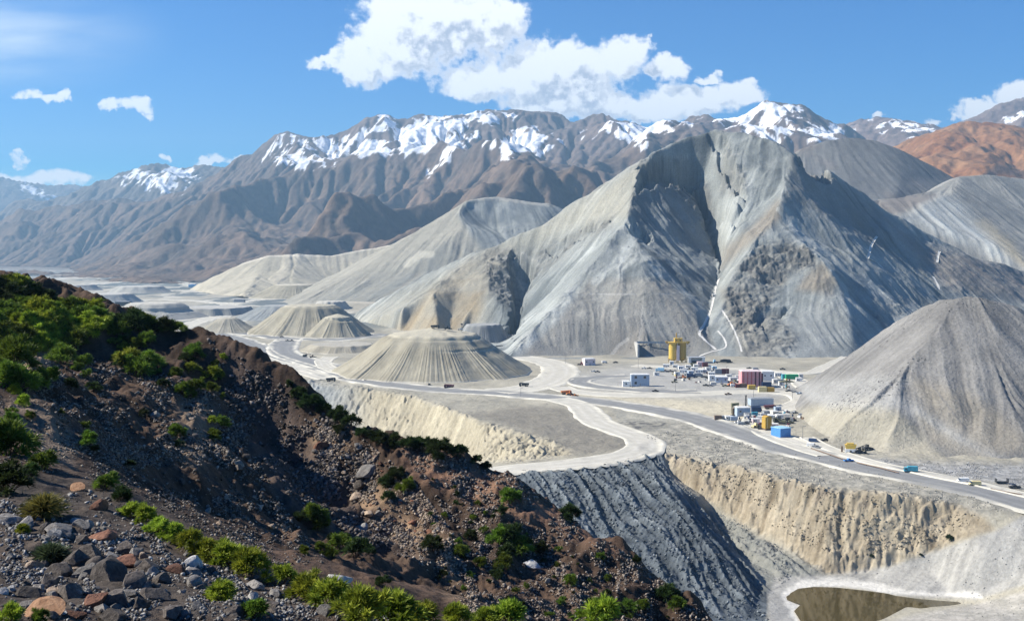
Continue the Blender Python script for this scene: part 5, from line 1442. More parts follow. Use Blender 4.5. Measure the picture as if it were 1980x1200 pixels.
def rock_mat(name, rgb, rgb2):
    m, nt, b = new_mat(name); L = nt.links.new
    tc = N(nt, 'ShaderNodeTexCoord'); n1 = N(nt, 'ShaderNodeTexNoise'); n1.inputs['Scale'].default_value = 3.2; n1.inputs['Detail'].default_value = 9; n1.inputs['Roughness'].default_value = .68
    oi = N(nt, 'ShaderNodeObjectInfo'); ad = N(nt, 'ShaderNodeVectorMath', operation='ADD'); L(tc.outputs['Object'], ad.inputs[0])
    cx_ = N(nt, 'ShaderNodeMath', operation='MULTIPLY'); cx_.inputs[1].default_value = 37.0; L(oi.outputs['Random'], cx_.inputs[0]); L(cx_.outputs[0], ad.inputs[1])
    L(ad.outputs[0], n1.inputs['Vector'])
    rp = N(nt, 'ShaderNodeValToRGB'); rp.color_ramp.elements[0].color = (*rgb, 1); rp.color_ramp.elements[1].color = (*rgb2, 1); rp.color_ramp.elements[0].position = .36; rp.color_ramp.elements[1].position = .66
    L(n1.outputs['Fac'], rp.inputs[0])
    hs = N(nt, 'ShaderNodeHueSaturation'); mv = N(nt, 'ShaderNodeMapRange'); mv.inputs['To Min'].default_value = .65; mv.inputs['To Max'].default_value = 1.35; L(oi.outputs['Random'], mv.inputs['Value']); L(mv.outputs[0], hs.inputs['Value'])
    L(rp.outputs[0], hs.inputs['Color']); L(hs.outputs[0], b.inputs['Base Color'])
    bp = N(nt, 'ShaderNodeBump'); bp.inputs['Strength'].default_value = .6; bp.inputs['Distance'].default_value = .12; L(n1.outputs['Fac'], bp.inputs['Height']); L(bp.outputs[0], b.inputs['Normal'])
    b.inputs['Roughness'].default_value = .88; b.inputs['Specular IOR Level'].default_value = .3
    return m


RM = {'grey': rock_mat('grey_stone', (.125, .116, .108), (.29, .272, .25)), 'dark': rock_mat('dark_stone', (.048, .041, .037), (.145, .124, .108)), 'red': rock_mat('red_brown_stone', (.10, .045, .03), (.24, .12, .075)),
      'pale': rock_mat('pale_stone', (.34, .33, .315), (.54, .53, .50)), 'orange': rock_mat('orange_stone', (.20, .10, .05), (.36, .22, .13)), 'tan': rock_mat('tan_stone', (.22, .165, .12), (.40, .32, .25))}
RK = {k: [rock_mesh('boulder', 300 + i * 7 + len(k), RM[k], 3 if i < 3 else 3, 12 + 4 * (i % 3)) for i in range(4)] for k in RM}


def put_rock(px, py, wpx, kind, label, group=None, flat=1.0, rot=None):
    x, y, z = [float(q[0]) for q in hill_hit(px, py)]
    if math.isnan(y): return None
    s = wpx / F * y / 2
    o = link(bpy.data.objects.new('boulder', random.choice(RK[kind])))
    o.location = (x, y, z + s * .10 * flat); o.scale = (s * random.uniform(.95, 1.15), s * random.uniform(.85, 1.1), s * flat * random.uniform(.85, 1.1))
    o.rotation_euler = rot or (random.uniform(-.35, .35), random.uniform(-.35, .35), random.uniform(0, 6.28))
    return tag(o, label, 'boulder', group)


put_rock(710, 915, 52, 'grey', 'large flat-topped grey boulder on the sunlit spur', flat=.9)
put_rock(695, 940, 34, 'dark', 'dark overhanging boulder just below the flat-topped grey one on the sunlit spur')
put_rock(640, 1132, 88, 'pale', 'big whitish block at the foot of the shadowed gully', flat=.8)
put_rock(1025, 1095, 44, 'pale', 'round white boulder on the right-hand slope', flat=.9)
put_rock(78, 1190, 118, 'orange', 'large orange-brown slab in the lower left corner', flat=.6)
put_rock(622, 868, 42, 'red', 'dark red boulder at the top of the sunlit spur')
put_rock(705, 1022, 34, 'pale', 'pinkish white block in the middle of the sunlit spur')
put_rock(690, 962, 28, 'tan', 'light tan block below the dark overhanging boulder on the sunlit spur')
put_rock(712, 992, 30, 'tan', 'square tan block above the pinkish white one on the sunlit spur')
put_rock(150, 948, 48, 'orange', 'orange boulder beside the yellow tussock')
put_rock(190, 985, 56, 'red', 'red-brown boulder right of the orange one near the yellow tussock')
put_rock(120, 1028, 76, 'grey', 'broad grey slab right above the blue-green spiky shrub', flat=.6)
put_rock(206, 1042, 79, 'red', 'squarish brown boulder with a pale top at the head of the dark boulder pile')
put_rock(175, 1075, 74, 'dark', 'dark boulder under the squarish brown one in the near pile')
put_rock(240, 1065, 60, 'dark', 'upright dark boulder right of the squarish brown one in the near pile')
put_rock(215, 1120, 124, 'dark', 'largest dark boulder in the middle of the near pile')
put_rock(262, 1130, 86, 'dark', 'dark boulder leaning on the right of the largest one in the near pile')
put_rock(300, 1158, 76, 'dark', 'smooth dark blue boulder at the lower right of the near pile')
put_rock(165, 1112, 69, 'grey', 'grey boulder with a lit top left of the largest dark boulder')
put_rock(118, 1112, 69, 'dark', 'dark wedge-shaped boulder below the blue-green spiky shrub')
put_rock(138, 1150, 74, 'dark', 'dark boulder between the orange slab and the largest dark boulder')
put_rock(375, 1130, 50, 'grey', 'grey boulder alone in the rubble right of the near pile')
put_rock(15, 1005, 70, 'grey', 'flat grey stone at the left edge under the dark shrub', flat=.5)
for i, (a, b, w) in enumerate([(250, 1090, 66), (190, 1100, 56), (150, 1085, 60), (225, 1165, 76), (180, 1165, 60), (285, 1100, 52), (270, 1175, 58), (330, 1190, 52), (140, 1195, 50), (225, 1200, 60), (310, 1125, 44), (95, 1130, 50), (345, 1105, 44), (60, 1150, 52)]):
    put_rock(a, b, w * 1.15, 'dark' if i % 4 else 'red', 'dark angular boulder wedged among the bigger ones of the near pile', 'wedged boulders of the near pile', flat=1.1)
ZONES = [  # outline, count, size range px, kinds, label, group
    ([(0, 1000), (120, 1000), (330, 1050), (560, 1150), (760, 1200), (0, 1200)], 120, (14, 52), ['grey', 'grey', 'dark', 'grey', 'dark', 'pale', 'tan'], 'loose grey stone in the rubble around the near boulder pile', 'loose stones of the near rubble'),
    ([(330, 760), (430, 780), (540, 1010), (500, 1060), (330, 1000), (220, 880)], 66, (9, 30), ['grey', 'dark', 'grey', 'dark', 'tan'], 'stone in the dark rubble field of the hollow behind the near rocks', 'stones of the rubble field'),
    ([(590, 830), (680, 835), (760, 900), (860, 1020), (900, 1180), (860, 1120), (740, 1010), (660, 930)], 62, (9, 24), ['tan', 'grey', 'tan', 'red', 'grey'], 'tan or grey stone scattered down the sunlit spur', 'stones down the sunlit spur'),
    ([(860, 900), (1000, 940), (1250, 1120), (1350, 1200), (900, 1200), (880, 1050)], 40, (8, 18), ['grey', 'dark', 'tan', 'red'], 'stone among the tufts of the brown right-hand slope', 'stones on the right-hand slope')]
for poly, nct, (s0, s1), kinds, lab, gname in ZONES:
    xs = [p[0] for p in poly]; ys = [p[1] for p in poly]; k = 0
    while k < nct:
        a, b = random.uniform(min(xs), max(xs)), random.uniform(min(ys), max(ys))
        if not inpoly(np.array([a]), np.array([b]), poly)[0]: continue
        put_rock(a, b, s0 + (s1 - s0) * random.random() ** 2, random.choice(kinds), lab, gname); k += 1


# ---- countless small stones: one mesh per patch of rubble
def hull_proto(seed, k=10):
    g = np.random.default_rng(seed); bm = bmesh.new()
    p = g.normal(0, 1, (k, 3)); p /= np.linalg.norm(p, axis=1)[:, None]; p *= g.uniform(.75, 1, (k, 1)) * np.array([1, .8, .65])
    vs = [bm.verts.new(q) for q in p]; r = bmesh.ops.convex_hull(bm, input=vs)
    for v in [v for v in bm.verts if not v.link_faces]: bm.verts.remove(v)
    bmesh.ops.triangulate(bm, faces=bm.faces[:]); bm.verts.index_update()
    V = np.array([v.co for v in bm.verts]); Fq = np.array([[v.index for v in f.verts] for f in bm.faces]); bm.free(); return V, Fq


HP = [hull_proto(i, 9 + i % 5) for i in range(8)]
mat_rubble = terrain_mat('broken_rubble', .3, .4, .3)


def rubble(name, x, y, z, s, c0, c1, seed=0, sink=.25):
    g = np.random.default_rng(seed); n = len(x); Vs, Fs, Cs = [], [], []; base_ = 0
    which = g.integers(0, 8, n)
    for k in range(8):
        i = np.where(which == k)[0]
        if not len(i): continue
        V, Fq = HP[k]
        a = g.uniform(0, 6.28, len(i)); b = g.normal(0, .5, len(i))
        ca, sa, cb, sb = np.cos(a), np.sin(a), np.cos(b), np.sin(b)
        W = V[None] * (s[i][:, None, None] * g.uniform(.75, 1.25, (len(i), 1, 3)))
        X = W[..., 0] * cb[:, None] - W[..., 2] * sb[:, None]; Z = W[..., 0] * sb[:, None] + W[..., 2] * cb[:, None]
        X2 = X * ca[:, None] - W[..., 1] * sa[:, None]; Y2 = X * sa[:, None] + W[..., 1] * ca[:, None]
        P_ = np.stack([X2 + x[i][:, None], Y2 + y[i][:, None], Z + (z[i] + s[i] * sink)[:, None]], -1)
        col = lerp3(c0, c1, np.clip(g.normal(.42, .26, len(i)), 0, 1)); col = np.repeat(col[:, None], len(V), 1)
        Fs.append((Fq[None] + (np.arange(len(i)) * len(V))[:, None, None] + base_).reshape(-1, 3)); Vs.append(P_.reshape(-1, 3)); Cs.append(col.reshape(-1, 3)); base_ += len(i) * len(V)
    o = mesh_np(name, np.concatenate(Vs), np.concatenate(Fs), mat_rubble, np.concatenate(Cs), smooth=False)
    o['kind'] = 'stuff'; return o


def pix_in(poly, n, seed, bias=None):
    g = np.random.default_rng(seed); xs = [p[0] for p in poly]; ys = [p[1] for p in poly]; A, B = [], []
    got = 0
    while got < n:
        a = g.uniform(min(xs), max(xs), n * 2); b = g.uniform(min(ys), max(ys), n * 2); m = inpoly(a, b, poly)
        if bias is not None: m &= g.uniform(0, 1, len(a)) < bias(a, b)
        A.append(a[m]); B.append(b[m]); got += m.sum()
    return np.concatenate(A)[:n], np.concatenate(B)[:n]


clump = lambda a, b: np.clip(.35 + fbm(a / 60, b / 60, 3, 5) * 1.6, .05, 1)
for (poly, n, (p0, p1), c0, c1, sd) in [
    ([(0, 960), (200, 950), (420, 1070), (640, 1170), (820, 1200), (0, 1200)], 8500, (2.5, 15), (.05, .048, .048), (.40, .39, .37), 1),
    ([(80, 700), (260, 690), (430, 760), (560, 1000), (640, 1090), (520, 1090), (300, 980), (120, 860)], 13000, (2.2, 11), (.032, .028, .025), (.33, .30, .27), 2),
    ([(0, 740), (120, 720), (300, 900), (200, 930), (0, 900)], 2600, (2, 9), (.08, .07, .06), (.40, .36, .31), 3),
    ([(580, 825), (690, 835), (800, 930), (900, 1060), (930, 1200), (840, 1120), (720, 1010), (640, 920)], 7500, (2.2, 11), (.08, .06, .05), (.44, .37, .30), 4),
    ([(760, 850), (960, 900), (1100, 990), (1390, 1200), (900, 1200), (900, 1050)], 9500, (2.2, 10.5), (.06, .05, .045), (.38, .33, .285), 5),
    ([(400, 650), (560, 745), (700, 840), (760, 1000), (850, 1100), (700, 1050), (560, 960), (460, 830)], 6500, (2, 15), (.04, .034, .030), (.22, .20, .19), 6)]:
    a, b = pix_in(poly, n, sd, clump)
    x, y, z = hill_hit(a, b); ok = ~np.isnan(y)
    g = np.random.default_rng(sd + 50); s = (p0 + (p1 - p0) * g.uniform(0, 1, n) ** 3.2) / F * np.nan_to_num(y, nan=1) / 2
    rubble('scree', x[ok], y[ok], z[ok], s[ok], c0, c1, sd)
# ------------------------------------------------------------------ rubble in the pit and on the flats
def ground_hit(px, py):
    a, b, c = ray(px, py)
    y = np.full(px.shape, np.nan)
    for yy_ in np.linspace(400, 760, 500):
        t = yy_ / b; m = np.isnan(y) & (H + c * t < ground_h(a * t, np.full_like(t, yy_)))
        y[m] = yy_
    x = a * y / b
    return x, y, ground_h(np.nan_to_num(x), np.nan_to_num(y, nan=500.))


for (poly, n, (p0, p1), c0, c1, sd) in [
    ([(1010, 925), (1130, 908), (1240, 885), (1300, 960), (1420, 1110), (1490, 1200), (1290, 1200), (1150, 1060)], 3000, (2.0, 10), (.03, .036, .044), (.24, .265, .28), 11),
    ([(1310, 935), (1440, 1015), (1590, 1110), (1500, 1130), (1420, 1060)], 900, (1.6, 6), (.10, .11, .115), (.36, .36, .34), 12),
    ([(1200, 820), (1480, 862), (1900, 960), (1940, 990), (1700, 955), (1500, 920), (1290, 872)], 2600, (1.5, 5), (.16, .155, .14), (.46, .44, .39), 13),
    ([(1660, 885), (1980, 900), (1980, 940), (1800, 915)], 1300, (1.5, 4.5), (.15, .155, .16), (.48, .485, .49), 14),
    ([(1300, 880), (1500, 930), (1900, 1000), (1880, 1030), (1640, 1090), (1450, 1000)], 2600, (1.5, 6.5), (.14, .115, .08), (.46, .40, .30), 15),
    ([(1600, 1120), (1980, 1010), (1980, 1200), (1740, 1190), (1860, 1160)], 260, (1.5, 4.5), (.10, .10, .10), (.4, .39, .36), 16)]:
    a, b = pix_in(poly, n, sd, clump if sd != 11 else None)
    x, y, z = ground_hit(a, b); ok = ~np.isnan(y)
    g = np.random.default_rng(sd + 50); s = (p0 + (p1 - p0) * g.uniform(0, 1, n) ** 3.0) / F * np.nan_to_num(y, nan=1) / 2
    rubble('rubble', x[ok], y[ok], z[ok], s[ok], c0, c1, sd)


def on(R, px, py, y0, y1, n=400):
    a, b, c = ray(px, py); y = np.full(px.shape, np.nan)
    for yy_ in np.linspace(y0, y1, n):
        t = yy_ / b; m = np.isnan(y) & (H + c * t < R.sample(a * t, np.full_like(t, yy_)))
        y[m] = yy_
    x = a * y / b
    return x, y, R.sample(np.nan_to_num(x), np.nan_to_num(y, nan=(y0 + y1) / 2))


for (R, yr, poly, n, (p0, p1), c0, c1, sd) in [
    (HR, (545, 900), [(1590, 790), (1700, 730), (1780, 680), (1800, 700), (1720, 770), (1640, 800)], 300, (1.5, 5), (.09, .09, .095), (.28, .27, .26), 21),
    (HR, (545, 900), [(1640, 650), (1780, 580), (1910, 570), (1920, 600), (1720, 660), (1560, 760)], 260, (1.5, 5), (.10, .10, .10), (.30, .29, .27), 22),
    (HR, (545, 900), [(1580, 780), (1800, 700), (1980, 620), (1980, 880), (1700, 860)], 220, (1.2, 4), (.12, .115, .11), (.3, .28, .26), 23),
    (MR, (1060, 1560), [(1000, 680), (1240, 440), (1400, 690), (1640, 700), (1640, 560), (1790, 480), (1980, 560), (1800, 600), (1500, 690)], 420, (1.2, 4), (.09, .095, .10), (.28, .275, .26), 24)]:
    a, b = pix_in(poly, n, sd, None)
    x, y, z = on(R, a, b, *yr); ok = ~np.isnan(y)
    g = np.random.default_rng(sd + 50); s = (p0 + (p1 - p0) * g.uniform(0, 1, n) ** 3.0) / F * np.nan_to_num(y, nan=1) / 2
    rubble('rubble', x[ok], y[ok], z[ok], s[ok], c0, c1, sd)

# three dark shrubs on the cream pit wall
for (a, b, w, lab) in [(1835, 1048, 24, 'larger dark shrub clinging to the cream pit wall at the right'), (1685, 1088, 14, 'small dark shrub at the foot of the cream pit wall'), (1780, 1076, 11, 'tiny dark shrub low on the cream pit wall between the two others')]:
    x, y, z = [float(q[0]) for q in ground_hit(np.array([float(a)]), np.array([float(b)]))]
    o = link(bpy.data.objects.new('shrub', PROTO['smalldark'][0])); s = w / F * y / 2; o.location = (x, y, z); o.scale = (s, s, s); tag(o, lab, 'shrub')

# pale beaten paths climbing the grey mountain
def drape(R, line, yr, w, lift=.15, name='path', col=(.55, .54, .51)):
    q = spline(line, 10); x, y, z = on(R, q[:, 0], q[:, 1], *yr, n=900); ok = ~np.isnan(y)
    p = resample(np.stack([x, y, z], -1)[ok], 2.0)
    t = np.gradient(p, axis=0); t[:, 2] = 0; t /= np.linalg.norm(t, axis=1)[:, None] + 1e-9
    s = np.linspace(-1, 1, 7); n_ = np.stack([-t[:, 1], t[:, 0]], -1)
    W = w * (1 + .35 * fbm(np.arange(len(p)) / 5., np.zeros(len(p)), 3, 9))
    X = p[:, None, 0] + n_[:, None, 0] * s * W[:, None]; Y = p[:, None, 1] + n_[:, None, 1] * s * W[:, None]
    Z = np.maximum(R.sample(X, Y), R.sample(p[:, 0], p[:, 1])[:, None] - .2) + lift
    c = np.array(col) * (1 + fbm(X / 3, Y / 3, 3, 8) * .25)[..., None]
    structure(mesh_np(name, np.stack([X, Y, Z], -1).reshape(-1, 3), grid_faces(len(p), 7), mat_road, c.reshape(-1, 3)))


drape(MR, [(1390, 540), (1384, 556), (1380, 575), (1374, 600), (1362, 628), (1352, 645), (1360, 655), (1375, 668), (1384, 676)], (1040, 1560), 1.25)
drape(MR, [(1396, 600), (1412, 625), (1422, 645), (1430, 665), (1434, 680)], (1040, 1560), .9)
drape(MR, [(1388, 640), (1400, 655), (1402, 672), (1370, 682), (1350, 690)], (1040, 1560), .9)
drape(MR, [(1696, 458), (1690, 466), (1684, 478), (1681, 490), (1678, 500)], (1100, 1560), 1.3)
drape(MR, [(1678, 500), (1690, 505), (1698, 510), (1708, 520)], (1100, 1560), 1.2)
drape(MR, [(1817, 486), (1814, 496), (1812, 508)], (1100, 1560), 1.4)
drape(MR, [(1804, 535), (1812, 548), (1816, 560)], (1100, 1560), 1.3)
# ------------------------------------------------------------------ camp: cabins, plant, vehicles
class MB:
    def __init__(s): s.v = []; s.f = []
    def box(s, c, d, rz=0.0, taper=1.0):
        b = len(s.v); cx, cy, cz = c; dx, dy, dz = d[0] / 2, d[1] / 2, d[2] / 2
        ca, sa = math.cos(rz), math.sin(rz)
        for k in (-1, 1):
            t = taper if k > 0 else 1
            for (i, j) in ((-1, -1), (1, -1), (1, 1), (-1, 1)):
                x, y = i * dx * t, j * dy * t
                s.v.append((cx + x * ca - y * sa, cy + x * sa + y * ca, cz + k * dz))
        s.f += [tuple(b + q for q in f) for f in ((3, 2, 1, 0), (4, 5, 6, 7), (0, 1, 5, 4), (1, 2, 6, 5), (2, 3, 7, 6), (3, 0, 4, 7))]
        return s
    def cyl(s, p0, p1, r0, r1=None, n=12, caps=True):
        r1 = r0 if r1 is None else r1
        p0 = np.array(p0, float); p1 = np.array(p1, float); d = p1 - p0; d /= np.linalg.norm(d)
        a = np.cross(d, [0, 0, 1] if abs(d[2]) < .9 else [1, 0, 0]); a /= np.linalg.norm(a); c = np.cross(d, a); b = len(s.v)
        for p, r in ((p0, r0), (p1, r1)):
            for i in range(n): t = 2 * math.pi * i / n; s.v.append(tuple(p + (a * math.cos(t) + c * math.sin(t)) * r))
        for i in range(n): s.f.append((b + i, b + (i + 1) % n, b + n + (i + 1) % n, b + n + i))
        if caps: s.f.append(tuple(b + n - 1 - i for i in range(n))); s.f.append(tuple(b + n + i for i in range(n)))
        return s
    def prism(s, prof, y0, y1, ax='y'):
        """profile in x,z pulled along y"""
        b = len(s.v); n = len(prof)
        for y in (y0, y1):
            for (x, z) in prof: s.v.append((x, y, z))
        s.f.append(tuple(b + i for i in range(n))); s.f.append(tuple(b + 2 * n - 1 - i for i in range(n)))
        for i in range(n): s.f.append((b + i, b + n + i, b + n + (i + 1) % n, b + (i + 1) % n))
        return s
    def build(s, name, mat, parent, bevel=0.0):
        me = bpy.data.meshes.new(name); me.from_pydata(s.v, [], s.f)
        bm = bmesh.new(); bm.from_mesh(me); bmesh.ops.recalc_face_normals(bm, faces=bm.faces[:])
        if bevel:
            ed = [e for e in bm.edges if len(e.link_faces) == 2 and e.calc_face_angle(0) > .6]
            bmesh.ops.bevel(bm, geom=ed, offset=bevel, segments=1, affect='EDGES', clamp_overlap=True)
        bm.to_mesh(me); bm.free(); me.materials.append(mat)
        o = bpy.data.objects.new(name, me); COL.objects.link(o)
        if parent: o.parent = parent
        return o


def pm(name, rgb, **k): return plain_mat(name, rgb, **k)


PT = {n: pm('paint_' + n, c, rough=.55, var=.16, scale=.8) for n, c in dict(white=(.74, .74, .72), offwhite=(.62, .61, .57), grey=(.30, .32, .34), bluegrey=(.34, .42, .52), blue=(.075, .24, .55), teal=(.07, .32, .42), navy=(.025, .05, .12),
      red=(.56, .15, .15), pink=(.68, .32, .33), maroon=(.13, .035, .04), green=(.03, .34, .16), yellow=(.62, .43, .09), gold=(.42, .27, .05), orange=(.50, .17, .05), cream=(.66, .56, .30), brown=(.19, .13, .09), dark=(.035, .037, .04), olive=(.15, .15, .09), lightblue=(.33, .56, .72), pinkwhite=(.72, .60, .60)).items()}
GLASS = pm('dark_window_glass', (.02, .028, .045), rough=.12, var=.1, spec=.6)
TYRE = pm('tyre_rubber', (.022, .022, .023), rough=.85)
STEEL = pm('worn_steel', (.17, .17, .175), rough=.55, metal=.3)
CONC = pm('poured_concrete', (.44, .44, .42), rough=.9, var=.2, scale=.5)


def spot(px, py):
    p = PZ(px, py, 0.0); return float(p[0]), float(p[1]), float(ground_h(p[0], p[1]))


def root(name, px, py, rz, label, cat, group=None):
    o = bpy.data.objects.new(name, None); COL.objects.link(o)
    x, y, z = spot(px, py); o.location = (x, y, z - .06); o.rotation_euler = (0, 0, math.radians(rz)); o.empty_display_size = .5
    return tag(o, label, cat, group)


def cabin(px, py, L, W, Hh, wall, roof, label, rz=0, win=3, door=True, pitch=.12, storeys=1, cat='cabin', name='cabin', wsize=(1.3, 1.1), group=None):
    """py is the row of the front wall's foot; front faces the valley side"""
    t = root(name, px, py, rz, label, cat, group)
    m = MB().box((0, W / 2, Hh / 2), (L, W, Hh)); m.box((0, W / 2, .12), (L + .12, W + .12, .24))
    m.build('wall', PT[wall], t, .03)
    r = MB(); e = .25; rh = max(.18, pitch * W)
    r.prism([(-L / 2 - e, Hh + .002), (L / 2 + e, Hh + .002), (L / 2 + e, Hh + .16), (0, Hh + .16 + rh), (-L / 2 - e, Hh + .16)] if W > L * 1.2 else [(-L / 2 - e, Hh + .002), (L / 2 + e, Hh + .002), (L / 2 + e, Hh + .2), (-L / 2 - e, Hh + .2)], -e, W + e)
    if W <= L * 1.2: r.box((0, W / 2, Hh + .2 + rh * .25), (L + e, W * .55, rh * .5 - .004), taper=.8)
    r.build('roof', PT[roof], t)
    for sgm in range(storeys):
        zc = Hh * (sgm + .58) / storeys
        for k in range(win):
            x = (k + .5) / win * L - L / 2
            if door and sgm == 0 and k == win // 2: continue
            w = MB().box((x, -.02, zc), (wsize[0], .08, wsize[1])).build('window', GLASS, t)
            f = MB()
            for dx in (-1, 1): f.box((dx * (wsize[0] / 2 + .06), 0, 0), (.1, .1, wsize[1] + .2))
            for dz in (-1, 1): f.box((0, 0, dz * (wsize[1] / 2 + .06)), (wsize[0], .1, .1))
            fo = f.build('frame', PT['offwhite'], w); fo.location = (x, -.03, zc)
    if door:
        d = MB().box((0, -.025, 1.05 + .14), (.95, .07, 2.1)).build('door', PT['grey'], t, .01)
        MB().cyl((.34, -.09, 1.1), (.34, -.05, 1.1), .045, n=6).build('handle', STEEL, d)
    return t


def container(px, py, L, W, Hh, col, label, rz=0, group=None, roofcol=None, zoff=0):
    t = root('container', px, py, rz, label, 'container', group)
    t.location.z += zoff
    b = MB().box((0, W / 2, Hh / 2 + .05), (L - .1, W - .1, Hh - .1))
    n = int(L / .55)
    for i in range(n):
        x = -L / 2 + .3 + i * (L - .6) / max(1, n - 1)
        for y in (.03, W - .03): b.box((x, y, Hh / 2), (.26, .10, Hh - .35))
    b.build('body', PT[col], t)
    f = MB()
    for x in (-1, 1):
        for y in (.06, W - .06): f.box((x * (L / 2 - .07), y, Hh / 2 + .05), (.18, .18, Hh))
    for z in (.12, Hh): 
        for y in (.06, W - .06): f.box((0, y, z), (L - .32, .16, .16))
    f.build('frame', PT[col], t)
    r = MB().box((0, W / 2, Hh + .10), (L - .1, W - .1, .06)).build('roof', PT[roofcol or col], t)
    d = MB()
    for y in (W * .27, W * .73): d.box((L / 2 - .02, y, Hh / 2 + .02), (.08, W * .44, Hh - .4))
    do = d.build('door', PT[col], t)
    k = MB()
    for y in (W * .42, W * .58): k.cyl((L / 2 + .05, y, .35), (L / 2 + .05, y, Hh - .35), .03, n=6)
    k.build('handle', STEEL, do)
    return t


def wheels(t, xs, hw, r, w=.32):
    for x in xs:
        for sgn in (-1, 1):
            wo = MB().cyl((x, sgn * (hw - w), r), (x, sgn * hw, r), r, n=16).build('wheel', TYRE, t)
            MB().cyl((x, sgn * (hw + .004), r), (x, sgn * (hw + .03), r), r * .55, n=10).build('rim', STEEL, wo)


def pickup(px, py, col, label, rz=0, group=None, s=1.0, name='pickup_truck', van=False):
    t = root(name, px, py, rz, label, 'van' if van else 'pickup', group); t.scale = (s, s, s)
    if van:
        prof = [(-2.6, .5), (2.6, .5), (2.65, 1.1), (2.0, 1.35), (1.5, 2.25), (-2.55, 2.3), (-2.65, 1.2)]
        MB().prism(prof, -.95, .95).build('body', PT[col], t, .05)
        MB().prism([(1.62, 1.42), (2.03, 1.40), (1.62, 2.12), (1.45, 2.12)], -.97, .97).build('window', GLASS, t)
        MB().box((2.67, 0, .62), (.12, 1.8, .22)).build('bumper', PT['dark'], t)
    else:
        MB().prism([(-2.6, .55), (2.55, .55), (2.62, 1.0), (1.3, 1.12), (-2.6, 1.12)], -.92, .92).build('body', PT[col], t, .04)
        MB().prism([(-.75, 1.122), (1.25, 1.122), (.75, 1.75), (-.6, 1.78)], -.84, .84).build('cab', PT[col], t, .04)
        MB().prism([(-.45, 1.22), (.95, 1.2), (.66, 1.66), (-.4, 1.68)], -.86, .86).build('window', GLASS, t)
        MB().box((-1.7, 0, 1.16), (1.6, 1.5, .08)).build('cargo_bed', PT['dark'], t)
        MB().box((2.62, 0, .66), (.14, 1.8, .2)).build('bumper', PT['dark'], t)
    wheels(t, (-1.6, 1.6), .98, .42)
    for sgn in (-1, 1): MB().box((2.61, sgn * .7, .9), (.06, .3, .16)).build('headlight', PT['white'], t)
    return t


def truck(px, py, cabc, bedc, label, rz=0, group=None, s=1.0, kind='dump'):
    t = root('dump_truck' if kind == 'dump' else 'box_truck', px, py, rz, label, 'truck', group); t.scale = (s, s, s)
    MB().box((0, 0, .95), (7.4, .9, .35)).build('chassis', PT['dark'], t)
    c = MB().prism([(2.1, .8), (3.8, .8), (3.85, 1.9), (3.55, 3.0), (2.1, 3.05)], -1.2, 1.2).build('cab', PT[cabc], t, .05)
    MB().prism([(3.86, 1.95), (3.9, 1.95), (3.62, 2.85), (3.58, 2.85)], -1.05, 1.05).build('windscreen', GLASS, c)
    MB().box((2.9, 0, 2.35), (.9, 2.44, .7)).build('side_window', GLASS, c)
    if kind == 'dump':
        MB().prism([(-3.9, 1.5), (1.7, 1.3), (2.0, 2.9), (2.9, 3.15), (2.9, 3.25), (1.8, 3.1), (-4.1, 2.7)], -1.3, 1.3).build('tipping_bed', PT[bedc], t, .04)
    else:
        MB().box((-.9, 0, 2.45), (5.6, 2.5, 2.6)).build('cargo_box', PT[bedc], t, .04)
        MB().box((-3.72, 0, 2.4), (.06, 2.2, 2.3)).build('rear_door', PT['grey'], t)
    wheels(t, (-2.6, -1.3, 2.8), 1.25, .55, .4)
    for sgn in (-1, 1): MB().box((3.88, sgn * .9, 1.15), (.06, .35, .22)).build('headlight', PT['white'], t)
    return t


def excavator(px, py, col, label, rz=0, group=None, s=1.0):
    t = root('excavator', px, py, rz, label, 'excavator', group); t.scale = (s, s, s)
    for sgn in (-1, 1):
        MB().prism([(-2.1, .25), (-1.7, 0), (1.7, 0), (2.1, .25), (2.1, .7), (1.8, .95), (-1.8, .95), (-2.1, .7)], sgn * 1.0, sgn * 1.6).build('track', PT['dark'], t, .04)
    h = MB().box((-.5, 0, 1.75), (3.4, 2.6, 1.35)).build('body', PT[col], t, .08)
    MB().box((-2.05, 0, 1.75), (.5, 2.5, 1.0)).build('counterweight', PT['dark'], h)
    c = MB().prism([(.3, 1.3), (1.7, 1.3), (1.7, 2.2), (1.3, 3.1), (.3, 3.1)], .3, 1.35).build('cab', PT[col], t, .04)
    MB().prism([(.5, 2.0), (1.72, 2.0), (1.36, 2.95), (.5, 2.95)], .28, 1.37).build('window', GLASS, c)
    b = MB().prism([(1.2, 1.6), (3.6, 4.2), (5.2, 3.4), (5.2, 3.0), (3.7, 3.7), (1.4, 1.3)], -.35, .05).build('boom', PT[col], t)
    k = MB().prism([(5.0, 3.6), (5.4, 3.3), (4.7, 1.0), (4.4, 1.0)], -.3, 0).build('stick', PT[col], t)
    MB().prism([(4.3, 1.05), (4.9, 1.05), (4.7, .2), (3.8, .1), (3.9, .5)], -.6, .3).build('bucket', PT['dark'], t)
    return t


